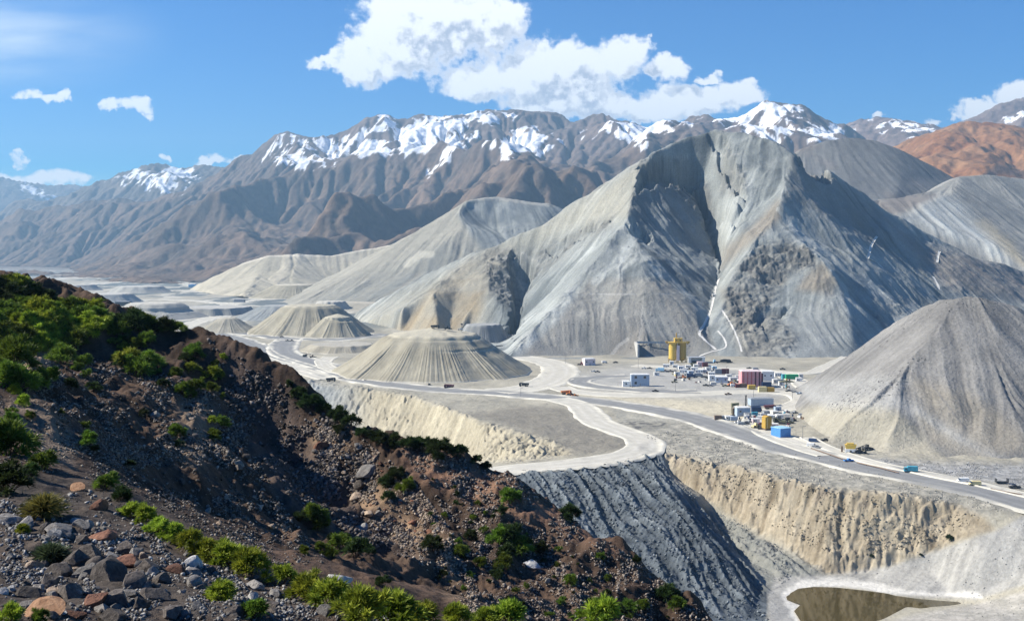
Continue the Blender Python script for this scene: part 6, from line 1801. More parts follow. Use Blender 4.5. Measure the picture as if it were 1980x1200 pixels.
def loader(px, py, col, label, rz=0, group=None, s=1.0):
    t = root('wheel_loader', px, py, rz, label, 'loader', group); t.scale = (s, s, s)
    MB().prism([(-3, .9), (.2, .9), (.2, 2.0), (-2.9, 1.9)], -1.1, 1.1).build('body', PT[col], t, .06)
    c = MB().prism([(-.9, 2.0), (.5, 1.9), (.4, 3.2), (-.8, 3.25)], -.8, .8).build('cab', PT[col], t, .04)
    MB().prism([(-.7, 2.2), (.46, 2.2), (.4, 3.0), (-.62, 3.0)], -.83, .83).build('window', GLASS, c)
    MB().prism([(.3, 1.2), (2.9, .6), (3.0, .9), (.3, 1.6)], -.6, .6).build('lift_arm', PT[col], t)
    MB().prism([(2.8, .15), (4.1, .1), (4.0, .3), (3.2, .6), (3.1, 1.4), (2.8, 1.3)], -1.4, 1.4).build('bucket', PT['dark'], t)
    wheels(t, (-2.0, 1.3), 1.35, .8, .6)
    return t


# ---- yellow plant tower
t = root('plant_tower', 1311, 700, 0, 'tall yellow twin-silo plant tower standing among the white cabins', 'tower')
R_ = 4.0
for sgn, nm in ((-1, 'yellow'), (1, 'gold')):  # right silo's shade put into a darker copy of the yellow
    so_ = MB().cyl((sgn * 4.3, 4, 3.6), (sgn * 4.3, 4, 19.0), R_, n=28); so_.cyl((sgn * 4.3, 4, 1.2), (sgn * 4.3, 4, 3.6), .8, R_, n=28)
    s_ = so_.build('silo', PT[nm], t)
    rg = MB()
    for z in np.arange(5, 19, 2.3): rg.cyl((sgn * 4.3, 4, z), (sgn * 4.3, 4, z + .2), R_ + .07, n=28)
    rg.build('hoop', PT[nm], s_)
lg = MB()
for x in (-8, -4.3, -.6, .6, 4.3, 8):
    for y in (.6, 7.4): lg.box((x, y, 2.2), (.5, .5, 4.4))
lg.build('leg', PT['gold'], t)
MB().box((0, -.2, 9.5), (2.6, 1.6, 14.5)).build('elevator_shaft', PT['pinkwhite'], t, .04)
pl_ = MB().box((0, 4, 19.3), (18.6, 10.4, .5)); pl_.build('platform', PT['yellow'], t)
rl = MB()
for x in np.linspace(-9, 9, 13):
    for y in (-.9, 8.9): rl.box((x, y, 20.1), (.12, .12, 1.2))
for y in (-.9, 8.9): rl.box((0, y, 20.72), (18.4, .12, .12))
rl.build('railing', PT['gold'], t)
MB().box((.5, 4, 21.2), (7.4, 5.4, 3.3)).box((.5, 4, 23.2), (8.0, 6, .5)).build('head_house', PT['yellow'], t, .05)
for x in (-1.2, 2.2): MB().box((x, 1.26, 21.4), (1.1, .1, 1.1)).build('window', GLASS, t)
MB().cyl((1.5, 4, 23.4), (1.5, 4, 26.6), .7, n=12).cyl((1.5, 4, 26.6), (1.5, 4, 27.2), 1.1, .5, n=12).build('vent_stack', PT['offwhite'], t)
MB().cyl((-1.2, 4, 23.4), (-1.2, 4, 28.4), .5, n=10).build('vent_stack', PT['gold'], t)
for sgn in (-1, 1): MB().prism([(sgn * 9.2, 17.2), (sgn * 11.5, 19.2), (sgn * 11.5, 20.3), (sgn * 9.2, 20.3)], 2.5, 5.5).build('chute', PT['gold'], t)

# ---- concrete portal cut into the foot of the mountain
t = root('retaining_wall', 1266, 690, 0, 'pale concrete wing wall and header beam framing a dark wedge of shade at the mountain foot', 'retaining wall')
MB().prism([(-17.4, -.5), (-15.6, -.5), (-15.6, 12.8), (-17.4, 12.8)], -1, 27).build('wing_wall', CONC, t, .05)
MB().box((.6, 21.2, 12.3), (32.3, 1.6, 1.3)).build('header_beam', CONC, t, .05)
MB().box((.6, 20.6, 13.3), (32.2, .4, .7)).build('parapet', CONC, t)
for x_ in (-4, 8): MB().box((x_, 20.2, 8.9), (.9, 1.0, 5.4)).build('buttress', CONC, t)

# ---- buildings of the upper camp
cabin(1238, 748, 14.2, 7, 9.0, 'bluegrey', 'white', 'two-storey office block, its walls coloured for bluish shade, with two dark upper windows left of camp', win=2, storeys=2, wsize=(1.9, 2.0), cat='office block', name='office_building')  # bluish shade of the white front put into the wall colour
cabin(1211, 747, 5.4, 6, 4.2, 'white', 'white', 'low white annexe touching the left side of the two-storey office', win=1, door=False)
cabin(1141, 706, 10.5, 7, 6.0, 'pinkwhite', 'white', 'isolated white cabin with a pale roof at the left of the camp road', rz=18, win=3)
loader(1124, 705, 'maroon', 'dark red loader parked at the left end of the isolated white cabin', rz=150)
b = cabin(1453, 747, 15.5, 11, 12.0, 'pink', 'pinkwhite', 'pink and red striped three-storey block, the tallest building of the camp', win=5, storeys=3, wsize=(1.3, 1.6), cat='block', name='camp_building')
for k in range(5): MB().box((-6.2 + k * 3.1, -.10, 6.2), (1.1, .16, 11.4)).build('red_panel', PT['red' if k < 3 else 'maroon'], b)
MB().box((8.4, 4, 5.2), (1.6, 7, 10.4)).build('stair_tower', PT['maroon'], b, .04)
cabin(1485, 736, 10, 9, 7.5, 'white', 'white', 'big white shed behind the navy container beside the pink block', win=2, door=False, cat='shed', name='shed')
container(1483, 748, 7.2, 3, 4.2, 'navy', 'navy blue container under the big white shed')
container(1475, 758, 6.0, 3.6, 4.0, 'cream', 'pale yellow container at the foot of the navy one')
container(1491, 758, 5.2, 3.4, 3.4, 'gold', 'dull gold container right of the pale yellow one')
container(1454, 753, 5.6, 3, 3.4, 'yellow', 'orange-yellow container in front of the pink block')
container(1437, 751, 5.2, 3, 3.0, 'brown', 'rusty brown container just left of the orange-yellow one')
container(1532, 734, 10.5, 4.2, 4.2, 'green', 'bright green container at the edge of the bare hill', roofcol='green')
container(1517, 733, 3.6, 4, 4.0, 'teal', 'small teal container against the left end of the bright green one')
cabin(1395, 741, 9.5, 6, 4.8, 'bluegrey', 'white', 'grey-blue cabin with a white end left of the orange machines', win=3, rz=-8)
cabin(1378, 737, 5.5, 5, 4.4, 'white', 'white', 'small white cabin just left of the grey-blue cabin', win=1, door=False)
container(1403, 724, 6.0, 3, 4.4, 'maroon', 'maroon container right of the slate one in mid camp')
container(1389, 724, 5.6, 3, 4.2, 'grey', 'slate grey container beside the maroon one in mid camp')
t = root('portal_shed', 1347, 701, 0, 'open-fronted white shed with a dark doorway right of the yellow tower', 'shed')
MB().box((-6.6, 3, 2.6), (2.6, 6, 5.2)).box((6.6, 3, 2.6), (2.6, 6, 5.2)).box((0, 5.7, 2.6), (10.6, .5, 5.2)).build('wall', PT['white'], t, .03)
MB().box((0, 3, 5.6), (16.6, 6.8, .8)).build('roof', PT['white'], t, .04)
MB().box((0, 3, .9), (7, 4, 1.6)).build('machine_bay', PT['dark'], t)
cabin(1354, 709, 5, 4, 4.2, 'pinkwhite', 'pinkwhite', 'small pinkish cabin in front of the open white shed', win=1)
container(1364, 710, 4.6, 3, 4.0, 'maroon', 'dark maroon container right of the small pinkish cabin')
CAB = [(1318, 715, 5.5, 'white', 'small white cabin right under the yellow tower'), (1331, 713, 5, 'offwhite', 'second white cabin right of the yellow tower foot'), (1343, 717, 6, 'white', 'white cabin in the middle of the crowded upper camp'),
       (1321, 722, 6.5, 'white', 'long white cabin below the yellow tower'), (1337, 724, 5.0, 'bluegrey', 'pale blue cabin between two white ones below the yellow tower'), (1352, 722, 6.4, 'white', 'white cabin with a grey base left of the scaffold'),
       (1362, 721, 4, 'pinkwhite', 'narrow pinkish hut at the right of the crowded cabins'), (1299, 705, 3.6, 'white', 'tiny white hut touching the left side of the yellow tower'), (1306, 712, 5, 'offwhite', 'off-white cabin at the lower left of the yellow tower'), (1288, 711, 5.6, 'white', 'white cabin behind the light blue truck'),
       (1420, 738, 7.2, 'white', 'white cabin above the orange machines'), (1505, 728, 6, 'white', 'white cabin between the big white shed and the green container'), (1545, 738, 4.5, 'white', 'small white cabin right of the green container'), (1376, 727, 5.4, 'white', 'white cabin left of the slate container')]
for i, (a, b_, L_, cc, lab) in enumerate(CAB): cabin(a, b_, L_, 3.4, 3.1, cc, 'white', lab, rz=random.uniform(-14, 14), win=2 + (L_ > 5), wsize=(.9, .9))
# canopy on one mast
t = root('canopy', 1521, 752, 0, 'flat olive canopy raised on a single mast right of the gold container', 'canopy')
MB().cyl((0, 0, 0), (0, 0, 6.2), .35, n=10).build('mast', PT['olive'], t)
MB().prism([(-5.6, 6.0), (5.6, 6.0), (5.0, 6.4), (.8, 7.2), (-.8, 7.2), (-5.0, 6.4)], -2.6, 2.6).build('roof', PT['olive'], t)
for sgn in (-1, 1): MB().cyl((0, 0, 4.2), (sgn * 3.6, 0, 6.0), .13, n=6).build('brace', PT['olive'], t)
MB().box((0, 0, 7.9), (1.0, 1.0, 1.4)).build('lamp_housing', PT['gold'], t)

# ---- machines and vehicles of the upper camp
VEH = [('pickup', 1245, 713, 'white', 'white pickup at the left end of the upper camp', 5), ('pickup', 1256, 713, 'dark', 'black pickup second from the left end of the upper camp', -10), ('truck', 1276, 719, 'lightblue', 'light blue truck below the white cabin left of the tower', 170),
       ('pickup', 1286, 719, 'navy', 'dark blue pickup right behind the light blue truck', 10), ('pickup', 1296, 719, 'dark', 'black pickup under the off-white cabin left of the tower', -5), ('pickup', 1305, 719, 'dark', 'second black pickup under the off-white cabin left of the tower', 12),
       ('loader', 1320, 731, 'orange', 'orange-red loader on the open ground below the tower', 160), ('truck', 1336, 731, 'navy', 'dark navy truck right of the orange-red loader', 0), ('pickup', 1329, 725, 'navy', 'small navy pickup above the orange-red loader', 20), ('truck', 1350, 729, 'grey', 'grey-green truck at the right of the dark navy one', 5),
       ('pickup', 1361, 731, 'dark', 'black pickup right of the grey-green truck', 0), ('pickup', 1371, 732, 'dark', 'black pickup farthest right on the open ground', -10), ('van', 1365, 716, 'grey', 'grey van under the dark maroon container', 30),
       ('loader', 1414, 747, 'orange', 'orange loader left of the rusty brown container', 20), ('excavator', 1424, 749, 'orange', 'orange excavator beside the orange loader', 160), ('pickup', 1402, 748, 'olive', 'olive pickup below the grey-blue cabin', 0), ('van', 1419, 749, 'white', 'white van between the orange loader and the orange excavator', 0),
       ('pickup', 1525, 757, 'dark', 'black pickup under the olive canopy', 15), ('pickup', 1537, 759, 'grey', 'grey pickup right of the olive canopy', -15), ('pickup', 1547, 762, 'bluegrey', 'blue-grey pickup farthest right below the olive canopy', 0), ('pickup', 1513, 715, 'dark', 'dark pickup on the track behind the green container', 0), ('van', 1461, 715, 'grey', 'grey van on the track behind the pink block', 5), ('pickup', 1449, 713, 'dark', 'dark pickup on the track behind the pink block', 0),
       ('pickup', 1155, 720, 'dark', 'dark pickup alone on the flat below the isolated white cabin', 0), ('pickup', 1148, 718, 'white', 'white pickup alone on the flat below the isolated white cabin', 0), ('van', 1169, 702, 'white', 'white van right of the isolated white cabin', 10), ('pickup', 1190, 702, 'dark', 'dark pickup between the isolated cabin and the concrete portal', 30),
       ('pickup', 1267, 757, 'dark', 'black pickup casting shade right of the two-storey office', 10), ('pickup', 1304, 739, 'olive', 'olive pickup on open ground between the office and the camp', 0), ('pickup', 1365, 746, 'dark', 'left one of the two dark pickups beside the loop road', 0), ('pickup', 1373, 746, 'grey', 'right one of the two dark pickups beside the loop road', 0), ('pickup', 1408, 764, 'brown', 'brown pickup on the pale road above the lower yard', 0),
       ('pickup', 1514, 731, 'grey', 'grey pickup left of the small teal container', 20)]
for kind, a, b_, cc, lab, rz in VEH:
    if kind == 'pickup': pickup(a, b_, cc, lab, rz)
    elif kind == 'van': pickup(a, b_, cc, lab, rz, name='van', van=True)
    elif kind == 'truck': truck(a, b_, cc, cc, lab, rz, kind='box')
    elif kind == 'loader': loader(a, b_, cc, lab, rz)
    else: excavator(a, b_, cc, lab, rz)
t = root('low_loader', 1398, 702, 0, 'long black low-loader train parked at the foot of the mountain', 'low loader')
MB().box((0, 0, 1.2), (18, 2.6, .7)).build('deck', PT['dark'], t, .04)
MB().prism([(-9.2, .7), (-7.2, .7), (-7.2, 3.3), (-8.8, 3.4), (-9.2, 2.0)], -1.25, 1.25).build('cab', PT['lightblue'], t, .04)
MB().prism([(-3, 1.6), (7.5, 1.6), (6.8, 3.4), (1, 3.8), (-2.4, 3.0)], -1.3, 1.3).build('load', PT['dark'], t, .08)
wheels(t, (-8.2, -5.6, 4.4, 5.8, 7.2), 1.3, .55)

# ---- lower yard
cabin(1474, 785, 16, 7, 4.6, 'bluegrey', 'grey', 'long slate-blue shed with a white end at the back of the lower yard', win=0, door=False, rz=6, cat='shed', name='shed')
MBx = cabin(1438, 804, 8.6, 6, 5.4, 'bluegrey', 'white', 'white-ended cabin with front shade coloured blue-grey beside the dark steel stack', win=2, rz=4)  # blue-grey shade of the front put into the wall colour
t = root('chimney_stack', 1442, 787, 0, 'thin dark steel stack rising behind the white-ended cabin', 'stack')
MB().cyl((0, 0, 0), (0, 0, 8.2), .55, .45, n=12).build('stack', PT['dark'], t); MB().cyl((0, 0, 7.6), (0, 0, 8.4), .72, n=12).build('cap', STEEL, t); MB().box((0, 0, .3), (2, 2, .6)).build('base', CONC, t)
for a_ in (0, 2.1, 4.2): MB().cyl((math.cos(a_) * 3, math.sin(a_) * 3, 0), (0, 0, 5.4), .05, n=5).build('guy_wire', STEEL, t)
t = root('screening_frame', 1422, 800, 0, 'tall olive screening frame left of the dark steel stack', 'frame')
fr = MB()
for x in (-2, 2):
    for y in (0, 3): fr.box((x, y, 3.5), (.3, .3, 7))
for z in (2.4, 4.7, 6.9):
    for y in (0, 3): fr.box((0, y, z), (3.7, .22, .22))
fr.build('frame', PT['olive'], t); MB().prism([(-2.4, 5.2), (2.4, 6.6), (2.4, 7.6), (-2.4, 7.2)], .2, 2.8).build('hopper', PT['olive'], t, .03); MB().box((0, 1.5, 2.2), (3.4, 2.6, 3.6)).build('screen_box', PT['brown'], t, .03)
container(1463, 797, 6.2, 3, 3.6, 'navy', 'navy container right of the white-ended cabin in the lower yard')
container(1460, 805, 3.8, 2.6, 2.8, 'teal', 'small bright teal container below the navy one in the lower yard')
truck(1489, 791, 'maroon', 'maroon', 'dark plum-coloured truck in front of the long slate-blue shed', 0)
for (a, b_, cc, lab, rz) in [(1500, 803, 'offwhite', 'grey-white flatbed shelter in the middle of the lower yard', 20), (1509, 810, 'white', 'white flat-roofed hut left of the dark green machine', 10), (1492, 811, 'offwhite', 'pale hut behind the gold silo', -10), (1410, 812, 'white', 'white hut at the left end of the lower yard', 5), (1498, 828, 'pinkwhite', 'pinkish hut between the gold silo and the blue building', 0), (1462, 818, 'pinkwhite', 'pinkish hut left of the gold silo', 0)]:
    cabin(a, b_, 4.4, 3.2, 2.7, cc, 'white', lab, rz=rz, win=2, wsize=(.8, .8))
container(1389, 812, 4.4, 2.6, 2.8, 'brown', 'dark brown container farthest left in the lower yard')
container(1399, 811, 3.4, 2.6, 2.6, 'grey', 'grey container between the dark brown one and the white hut')
t = root('silo', 1486, 832, 20, 'square rust-gold silo standing in the lower yard beside the road', 'silo')
MB().box((0, 2, 4.6), (4.4, 4.0, 6.6)).build('bin', PT['gold'], t, .06); MB().prism([(-1.6, .3), (1.6, .3), (2.1, 1.28), (-2.1, 1.28)], .3, 3.7).build('hopper', PT['brown'], t)
MB().prism([(-2.4, 7.92), (2.4, 7.92), (.6, 8.7), (-.6, 8.7)], -.2, 4.2).build('roof', PT['gold'], t)
for x in (-2, 2):
    for y in (.2, 3.8): MB().box((x, y, .7), (.3, .3, 1.4)).build('leg', PT['brown'], t)
MB().box((-.9, -.06, 4.6), (.35, .12, 6.2)).build('ladder', PT['cream'], t)
cabin(1519, 845, 7.8, 8, 5.2, 'blue', 'lightblue', 'bright blue steel building with a pale roof beside the haul road', win=0, door=False, rz=28, cat='building', name='steel_building', pitch=.05)
YV = [('pickup', 1428, 818, 'white', 'white pickup leftmost in the row along the lower yard road', 10), ('pickup', 1441, 820, 'dark', 'black pickup second from left in the row along the lower yard road', -20), ('van', 1434, 822, 'grey', 'grey van squeezed between the white and the black pickup', 10), ('pickup', 1449, 817, 'grey', 'grey pickup third from left in the row along the lower yard road', 15),
      ('pickup', 1456, 812, 'navy', 'navy pickup below the small bright teal container', 0), ('loader', 1462, 827, 'cream', 'tan loader at the front of the lower yard', 30), ('pickup', 1473, 830, 'dark', 'dark pickup left of the gold silo', 0), ('pickup', 1470, 822, 'maroon', 'plum pickup behind the dark one left of the gold silo', 10),
      ('excavator', 1512, 819, 'olive', 'dark green excavator behind the blue steel building', 160), ('pickup', 1527, 818, 'olive', 'olive pickup right of the dark green excavator', 0), ('pickup', 1501, 834, 'maroon', 'plum pickup touching the left wall of the blue steel building', 60), ('van', 1478, 806, 'grey', 'grey van right of the navy container in the lower yard', 0), ('pickup', 1536, 798, 'grey', 'grey pickup alone on the pale spur road at the right', 30), ('pickup', 1520, 797, 'white', 'white pickup alone on the pale spur road at the right', 30),
      ('van', 1573, 855, 'navy', 'dark van with a pale roof right of the blue steel building', -25), ('van', 1569, 864, 'white', 'white van below the dark van right of the blue steel building', -20), ('pickup', 1579, 866, 'grey', 'grey pickup right of the white van by the barrier', -20), ('pickup', 1596, 852, 'dark', 'dark pickup at the foot of the bare hill right of the parked vans', 0)]
for kind, a, b_, cc, lab, rz in YV:
    if kind == 'pickup': pickup(a, b_, cc, lab, rz)
    elif kind == 'van': pickup(a, b_, cc, lab, rz, name='van', van=True)
    elif kind == 'loader': loader(a, b_, cc, lab, rz)
    else: excavator(a, b_, cc, lab, rz)

# ---- yellow crusher by the road
t = root('crusher', 1645, 876, -12, 'yellow mobile crusher on a white base at the foot of the bare hill', 'crusher')
MB().box((0, 1.5, 1.3), (5.6, 3.0, 2.0)).build('base', PT['white'], t, .05)
MB().prism([(-2.4, 2.32), (2.2, 2.32), (3.0, 4.6), (-3.0, 4.6)], .2, 2.9).build('hopper', PT['yellow'], t, .05)
MB().box((-.2, 1.5, 5.0), (3.6, 2.2, .8)).build('engine_hood', PT['yellow'], t, .05)
MB().prism([(2.6, 2.0), (7.2, 4.2), (7.2, 4.5), (2.6, 2.5)], 1.0, 1.9).build('conveyor', PT['dark'], t)
for y in (-.1, 2.7): MB().prism([(-2.4, .3), (-2.0, 0), (2.0, 0), (2.4, .3), (2.0, .8), (-2.0, .8)], y, y + .5).build('track', PT['dark'], t)
MB().box((-4.4, 1.2, 1.8), (.9, 1.2, 3.6)).build('control_cabinet', PT['brown'], t, .04)
MB().cyl((0, -.06, 1.2), (0, .02, 1.2), .45, n=12).build('inspection_port', PT['dark'], t)
cabin(1664, 858, 2.6, 2.4, 2.6, 'white', 'offwhite', 'tiny white hut behind the yellow crusher', win=1, door=False, wsize=(.7, .7))
loader(1663, 876, 'dark', 'black loader parked against the right side of the yellow crusher', 0)
loader(1677, 868, 'dark', 'black loader farther right behind the yellow crusher', 30)
pickup(1641, 892, 'blue', 'blue pickup stopped at the gap in the road barrier', 10)
truck(1761, 913, 'teal', 'teal', 'teal box truck parked on grey gravel right of the crusher', 172, kind='box', s=.85)
pickup(1862, 932, 'white', 'white van standing on gravel beside the haul road at the right', 175, name='van', van=True)
pickup(1885, 938, 'cream', 'cream van behind the white van beside the haul road at the right', 175, name='van', van=True)
t = root('flatbed_frame', 1937, 932, 0, 'dark empty flatbed frame on the gravel near the right edge', 'trailer')
MB().box((0, 0, .8), (5.6, 2.2, .35)).build('deck', PT['dark'], t)
for x in (-2.7, 2.7): MB().box((x, 0, 1.7), (.2, 2.2, 1.5)).build('end_board', PT['dark'], t)
wheels(t, (-1.6, 1.6), 1.1, .42)
pickup(1962, 939, 'dark', 'dark pickup farthest right beside the haul road', 175)


def barrier(line, label, h=.9):
    q = np.array([PZ(a, b_, 0) for a, b_ in line])[:, :2]; q = resample(q, 3.0); x0, y0 = q[0]
    t = bpy.data.objects.new('road_barrier', None); COL.objects.link(t); t.location = (x0, y0, float(ground_h(x0, y0))); tag(t, label, 'barrier')
    z0 = t.location.z; r = MB()
    for i in range(len(q) - 1):
        (xa, ya), (xb, yb) = q[i] - q[0], q[i + 1] - q[0]; za, zb = float(ground_h(*q[i])) - z0, float(ground_h(*q[i + 1])) - z0
        d = math.hypot(xb - xa, yb - ya); r.cyl((xa, ya, za + h * .75), (xb, yb, zb + h * .75), .26, n=6)
    r.build('rail', PT['brown'], t)
    for i in range(0, len(q), 2):
        xa, ya = q[i] - q[0]; MB().box((xa, ya, float(ground_h(*q[i])) - z0 + h / 2 - .1), (.22, .22, h + .2)).build('post', PT['dark'], t)


barrier([(1568, 868), (1600, 879), (1632, 890)], 'dark rail barrier left of the blue pickup along the haul road')
barrier([(1657, 896), (1700, 906), (1738, 916)], 'dark rail barrier right of the blue pickup along the haul road')
barrier([(1916, 944), (1945, 948), (1976, 951)], 'low dark rail fence along the road at the right edge')

# ---- traffic and diggings on the left
for (k, a, b_, cc, lab, rz) in [('truck', 655, 718, 'dark', 'black dump truck on the haul road left of the big fluted heap', 168), ('pickup', 675, 727, 'white', 'white pickup following behind the black dump truck', 165), ('truck', 868, 750, 'maroon', 'dark red dump truck below the big fluted heap', 180), ('pickup', 830, 745, 'dark', 'dark pickup left of the dark red dump truck', 90),
    ('truck', 1013, 747, 'dark', 'black dump truck on the pale road right of the big fluted heap', 180), ('truck', 1095, 763, 'orange', 'orange dump truck leading the three at the road junction', 10), ('loader', 1103, 764, 'orange', 'orange loader in the middle of the three at the road junction', 10), ('pickup', 1112, 765, 'orange', 'orange pickup last of the three at the road junction', 10),
    ('pickup', 545, 652, 'dark', 'dark pickup on the road below the second heap', 0), ('pickup', 556, 659, 'dark', 'left dark pickup of the pair on the far road junction', 0), ('pickup', 564, 659, 'dark', 'right dark pickup of the pair on the far road junction', 0), ('pickup', 452, 643, 'dark', 'left dark pickup where the far road leaves the hillside', 0), ('pickup', 459, 643, 'dark', 'right dark pickup where the far road leaves the hillside', 0),
    ('excavator', 590, 690, 'dark', 'black excavator digging beside the curved road left of the big heap', 0), ('loader', 605, 692, 'brown', 'brown loader beside the black excavator left of the big heap', 0), ('truck', 700, 700, 'dark', 'dark truck low on the left flank of the big heap', 20),
    ('loader', 957, 674, 'dark', 'black loader in the gap between the big heap and the mountain', 0), ('truck', 966, 673, 'dark', 'black truck in the gap between the big heap and the mountain', 0), ('truck', 430, 627, 'brown', 'brown truck in the dug trench on the far left flat', 20), ('truck', 640, 736, 'dark', 'dark truck at the cliff edge under the haul road', 10)]:
    if k == 'truck': truck(a, b_, cc, cc, lab, rz)
    elif k == 'pickup': pickup(a, b_, cc, lab, rz)
    elif k == 'loader': loader(a, b_, cc, lab, rz)
    else: excavator(a, b_, cc, lab, rz)
# machines working on top of the big heap
xc_, yc_, Rr, Rt_, hh = HEAPS[0]
for (fn, dx, dy, cc, lab) in [(truck, 2, -6, 'dark', 'black dump truck on the flat top of the big fluted heap'), (loader, 13, -8, 'dark', 'black loader on the flat top of the big fluted heap'), (pickup, 24, -4, 'white', 'white pickup on the flat top of the big fluted heap')]:
    o = fn(838, 741, cc, cc, lab) if fn is truck else fn(838, 741, cc, lab)
    rr_ = math.hypot(dx, dy); o.location = (xc_ + dx, yc_ + dy, hh + 3.5 * (1 - rr_ / Rt_) - .15)
t = root('drill_rig', 893, 652, 0, 'dark drilling rig mast behind the top of the big fluted heap', 'drill rig')
dm_ = MB()
for x in (-.8, .8):
    for y in (-.8, .8): dm_.cyl((x * 1.4, y * 1.4, 1.2), (x * .6, y * .6, 17), .16, n=6)
for z in np.arange(2.5, 17, 1.9):
    w_ = 1.15 - z * .038
    for s0 in (-1, 1): dm_.box((0, s0 * w_, z), (2 * w_, .12, .12)); dm_.box((s0 * w_, 0, z), (.12, 2 * w_, .12))
dm_.build('mast', PT['dark'], t); MB().box((0, 0, 1.0), (6, 3, .8)).build('deck', PT['dark'], t); MB().box((2, 0, 2.4), (2, 2.4, 2)).build('cab', PT['navy'], t, .05); wheels(t, (-2, 2), 1.5, .6); MB().box((0, 0, 16.6), (2.4, 2.4, 1.6)).build('crown_block', PT['dark'], t)
cabin(372, 556, 22, 12, 7, 'lightblue', 'blue', 'small blue-roofed shed at the foot of the cream ridge far away', win=0, door=False, cat='shed', name='shed')
cabin(236, 592, 26, 12, 8, 'dark', 'grey', 'dark shed on the edge of the far grey tailings', win=0, door=False, cat='shed', name='shed')
cabin(462, 585, 20, 12, 6, 'grey', 'grey', 'low grey shed beside the far winding road', win=0, door=False, cat='shed', name='shed')
# hut at the head of the path up the mountain
x, y, z = [float(q[0]) for q in on(MR, np.array([1381.]), np.array([574.]), 1050, 1500)]
t = cabin(1381, 700, 5, 4, 3.4, 'offwhite', 'white', 'lone pale hut where the paths meet in the mountain gully', win=2); t.location = (x, y - 2, z - .6)
# ---- more of the crowded camp: cabins, containers, poles
MORE = [(1310, 726, 4.2, 'white', 'white hut at the front left of the crowded cabins', 6), (1326, 718, 4.0, 'grey', 'grey hut wedged between white cabins under the tower', -8), (1346, 711, 4.2, 'offwhite', 'off-white hut behind the small pinkish cabin', 0), (1370, 717, 4.4, 'white', 'white hut under the dark low-loader', 10),
        (1382, 714, 4.0, 'lightblue', 'pale blue hut under the dark low-loader', 0), (1410, 731, 4.6, 'offwhite', 'off-white hut right of the maroon container', 4), (1428, 733, 5.0, 'white', 'white hut behind the left edge of the pink block', -6), (1442, 728, 4.6, 'grey', 'grey hut behind the pink block', 5), (1470, 726, 5.0, 'bluegrey', 'blue-grey hut just behind the big white shed', -5),
        (1500, 740, 4.0, 'offwhite', 'off-white hut right of the navy container', 8), (1511, 744, 3.6, 'white', 'white hut left of the olive canopy', 0), (1549, 730, 3.6, 'white', 'white hut at the far right behind the green container', 10), (1270, 727, 4.4, 'white', 'white hut alone right above the two-storey office', 0), (1392, 733, 4.0, 'white', 'white hut directly behind the grey-blue cabin', 0)]
for a, b_, L_, cc, lab, rz in MORE: cabin(a, b_, L_, 3.2, 2.9, cc, 'white' if cc != 'white' else 'offwhite', lab, rz=rz, win=2, wsize=(.8, .8))
for a, b_, cc, lab, rz in [(1447, 806, 'grey', 'grey container touching the front of the white-ended cabin', 10), (1420, 813, 'bluegrey', 'blue-grey container right of the white hut in the lower yard', 0), (1471, 812, 'white', 'white container behind the tan loader', -15), (1483, 802, 'grey', 'grey container right of the small teal one', 20), (1504, 817, 'dark', 'black container left of the dark green excavator', 10), (1520, 808, 'offwhite', 'off-white container near the right side of the lower yard', -20), (1505, 794, 'bluegrey', 'blue-grey container behind the flatbed shelter', 15), (1380, 745, 'offwhite', 'off-white container below the small white cabin of the upper camp', 0), (1340, 708, 'olive', 'olive container at the right foot of the yellow tower', 0), (1428, 751, 'maroon', 'maroon container between the excavator and the rusty brown one', 0)]:
    container(a, b_, 4.4, 2.5, 2.6, cc, lab, rz)
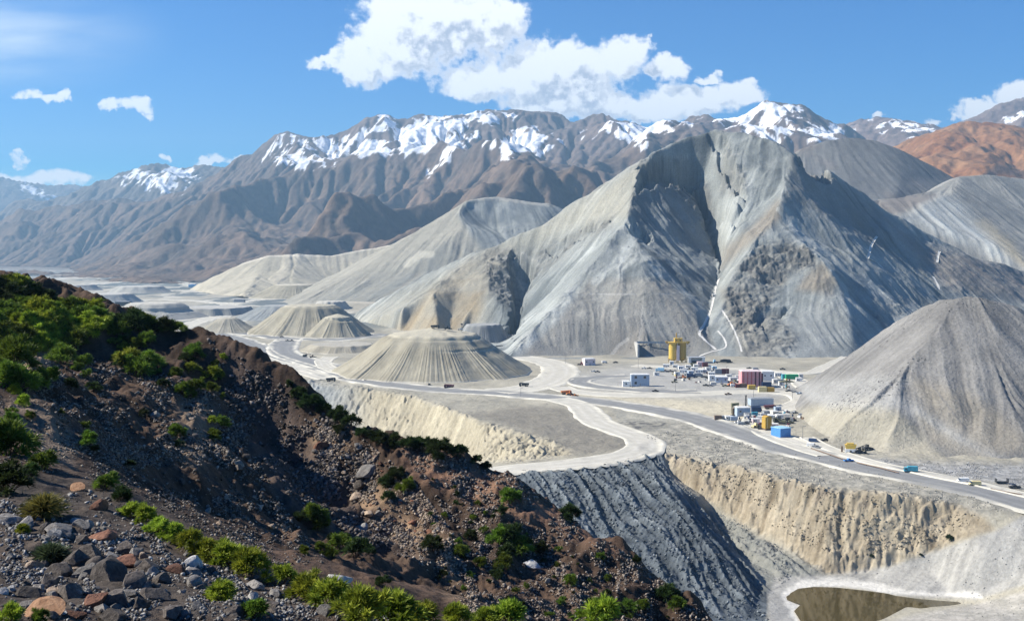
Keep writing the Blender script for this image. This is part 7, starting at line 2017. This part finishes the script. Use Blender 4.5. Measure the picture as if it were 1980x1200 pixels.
for i, (a, b_, h_, lab) in enumerate([(1093, 703, 8, 'thin dark pole left of the isolated white cabin'), (1234, 712, 9, 'thin pole at the left end of the concrete portal'), (1306, 757, 7, 'thin dark pole on the loop road in front of the camp'), (1372, 748, 8, 'thin pole beside the pair of dark pickups on the loop road'), (1457, 770, 8, 'thin pole above the long slate-blue shed'), (1532, 772, 8, 'thin pole on the pale road right of the lower yard'), (1405, 728, 9, 'thin pole rising over the maroon container'), (1504, 748, 9, 'thin pole right of the dull gold container'), (1552, 850, 8, 'thin pole right of the bright blue building'), (1007, 768, 7, 'thin pole beside the haul road below the big heap')]):
    t = root('lamp_pole', a, b_, 0, lab, 'pole')
    MB().cyl((0, 0, 0), (0, 0, h_), .16, .10, n=8).build('pole', STEEL, t); MB().box((.7, 0, h_), (1.6, .18, .16)).build('arm', STEEL, t); MB().box((1.4, 0, h_ - .14), (.6, .3, .14)).build('lamp', PT['offwhite'], t); MB().box((0, 0, .15), (.8, .8, .3)).build('base', CONC, t)
# ---- crates and drums stacked about the two yards
def crate_mesh(mat):
    m = MB().box((0, 0, .62), (1.5, 1.1, .95))
    for x in (-.68, 0, .68): m.box((x, 0, .62), (.14, 1.2, 1.03))
    for y in (-.35, .35): m.box((0, y, .07), (1.5, .16, .14))
    o = m.build('crate', mat, None); me = o.data; bpy.data.objects.remove(o); return me
def drum_mesh(mat):
    m = MB().cyl((0, 0, 0), (0, 0, 1.1), .42, n=12)
    for z in (.02, .38, .74, 1.06): m.cyl((0, 0, z), (0, 0, z + .05), .45, n=12)
    o = m.build('drum', mat, None); me = o.data; bpy.data.objects.remove(o); return me
CM = [crate_mesh(PT[c]) for c in ('white', 'grey', 'brown', 'offwhite', 'dark', 'cream')]; DM = [drum_mesh(PT[c]) for c in ('navy', 'maroon', 'grey', 'teal')]
for zone, n, lab in [([(1300, 712), (1380, 706), (1420, 728), (1545, 738), (1545, 750), (1500, 752), (1400, 748), (1300, 735)], 70, 'upper'), ([(1405, 806), (1450, 792), (1540, 796), (1560, 812), (1505, 835), (1440, 824)], 46, 'lower')]:
    k = 0
    while k < n:
        a, b_ = random.uniform(1290, 1570), random.uniform(700, 850)
        if not inpoly(np.array([a]), np.array([b_]), zone)[0]: continue
        dr = random.random() < .3
        o = link(bpy.data.objects.new('drum' if dr else 'crate', random.choice(DM if dr else CM))); o.location = spot(a, b_); o.rotation_euler = (0, 0, random.uniform(0, 3)); s = random.uniform(1.0, 1.7); o.scale = (s, s, s * random.uniform(.8, 1.2))
        tag(o, ('small steel drum' if dr else 'small crate') + ' standing among the cabins of the %s yard' % lab, 'drum' if dr else 'crate', ('drums' if dr else 'crates') + ' of the %s yard' % lab); k += 1
bpy.context.view_layer.update()
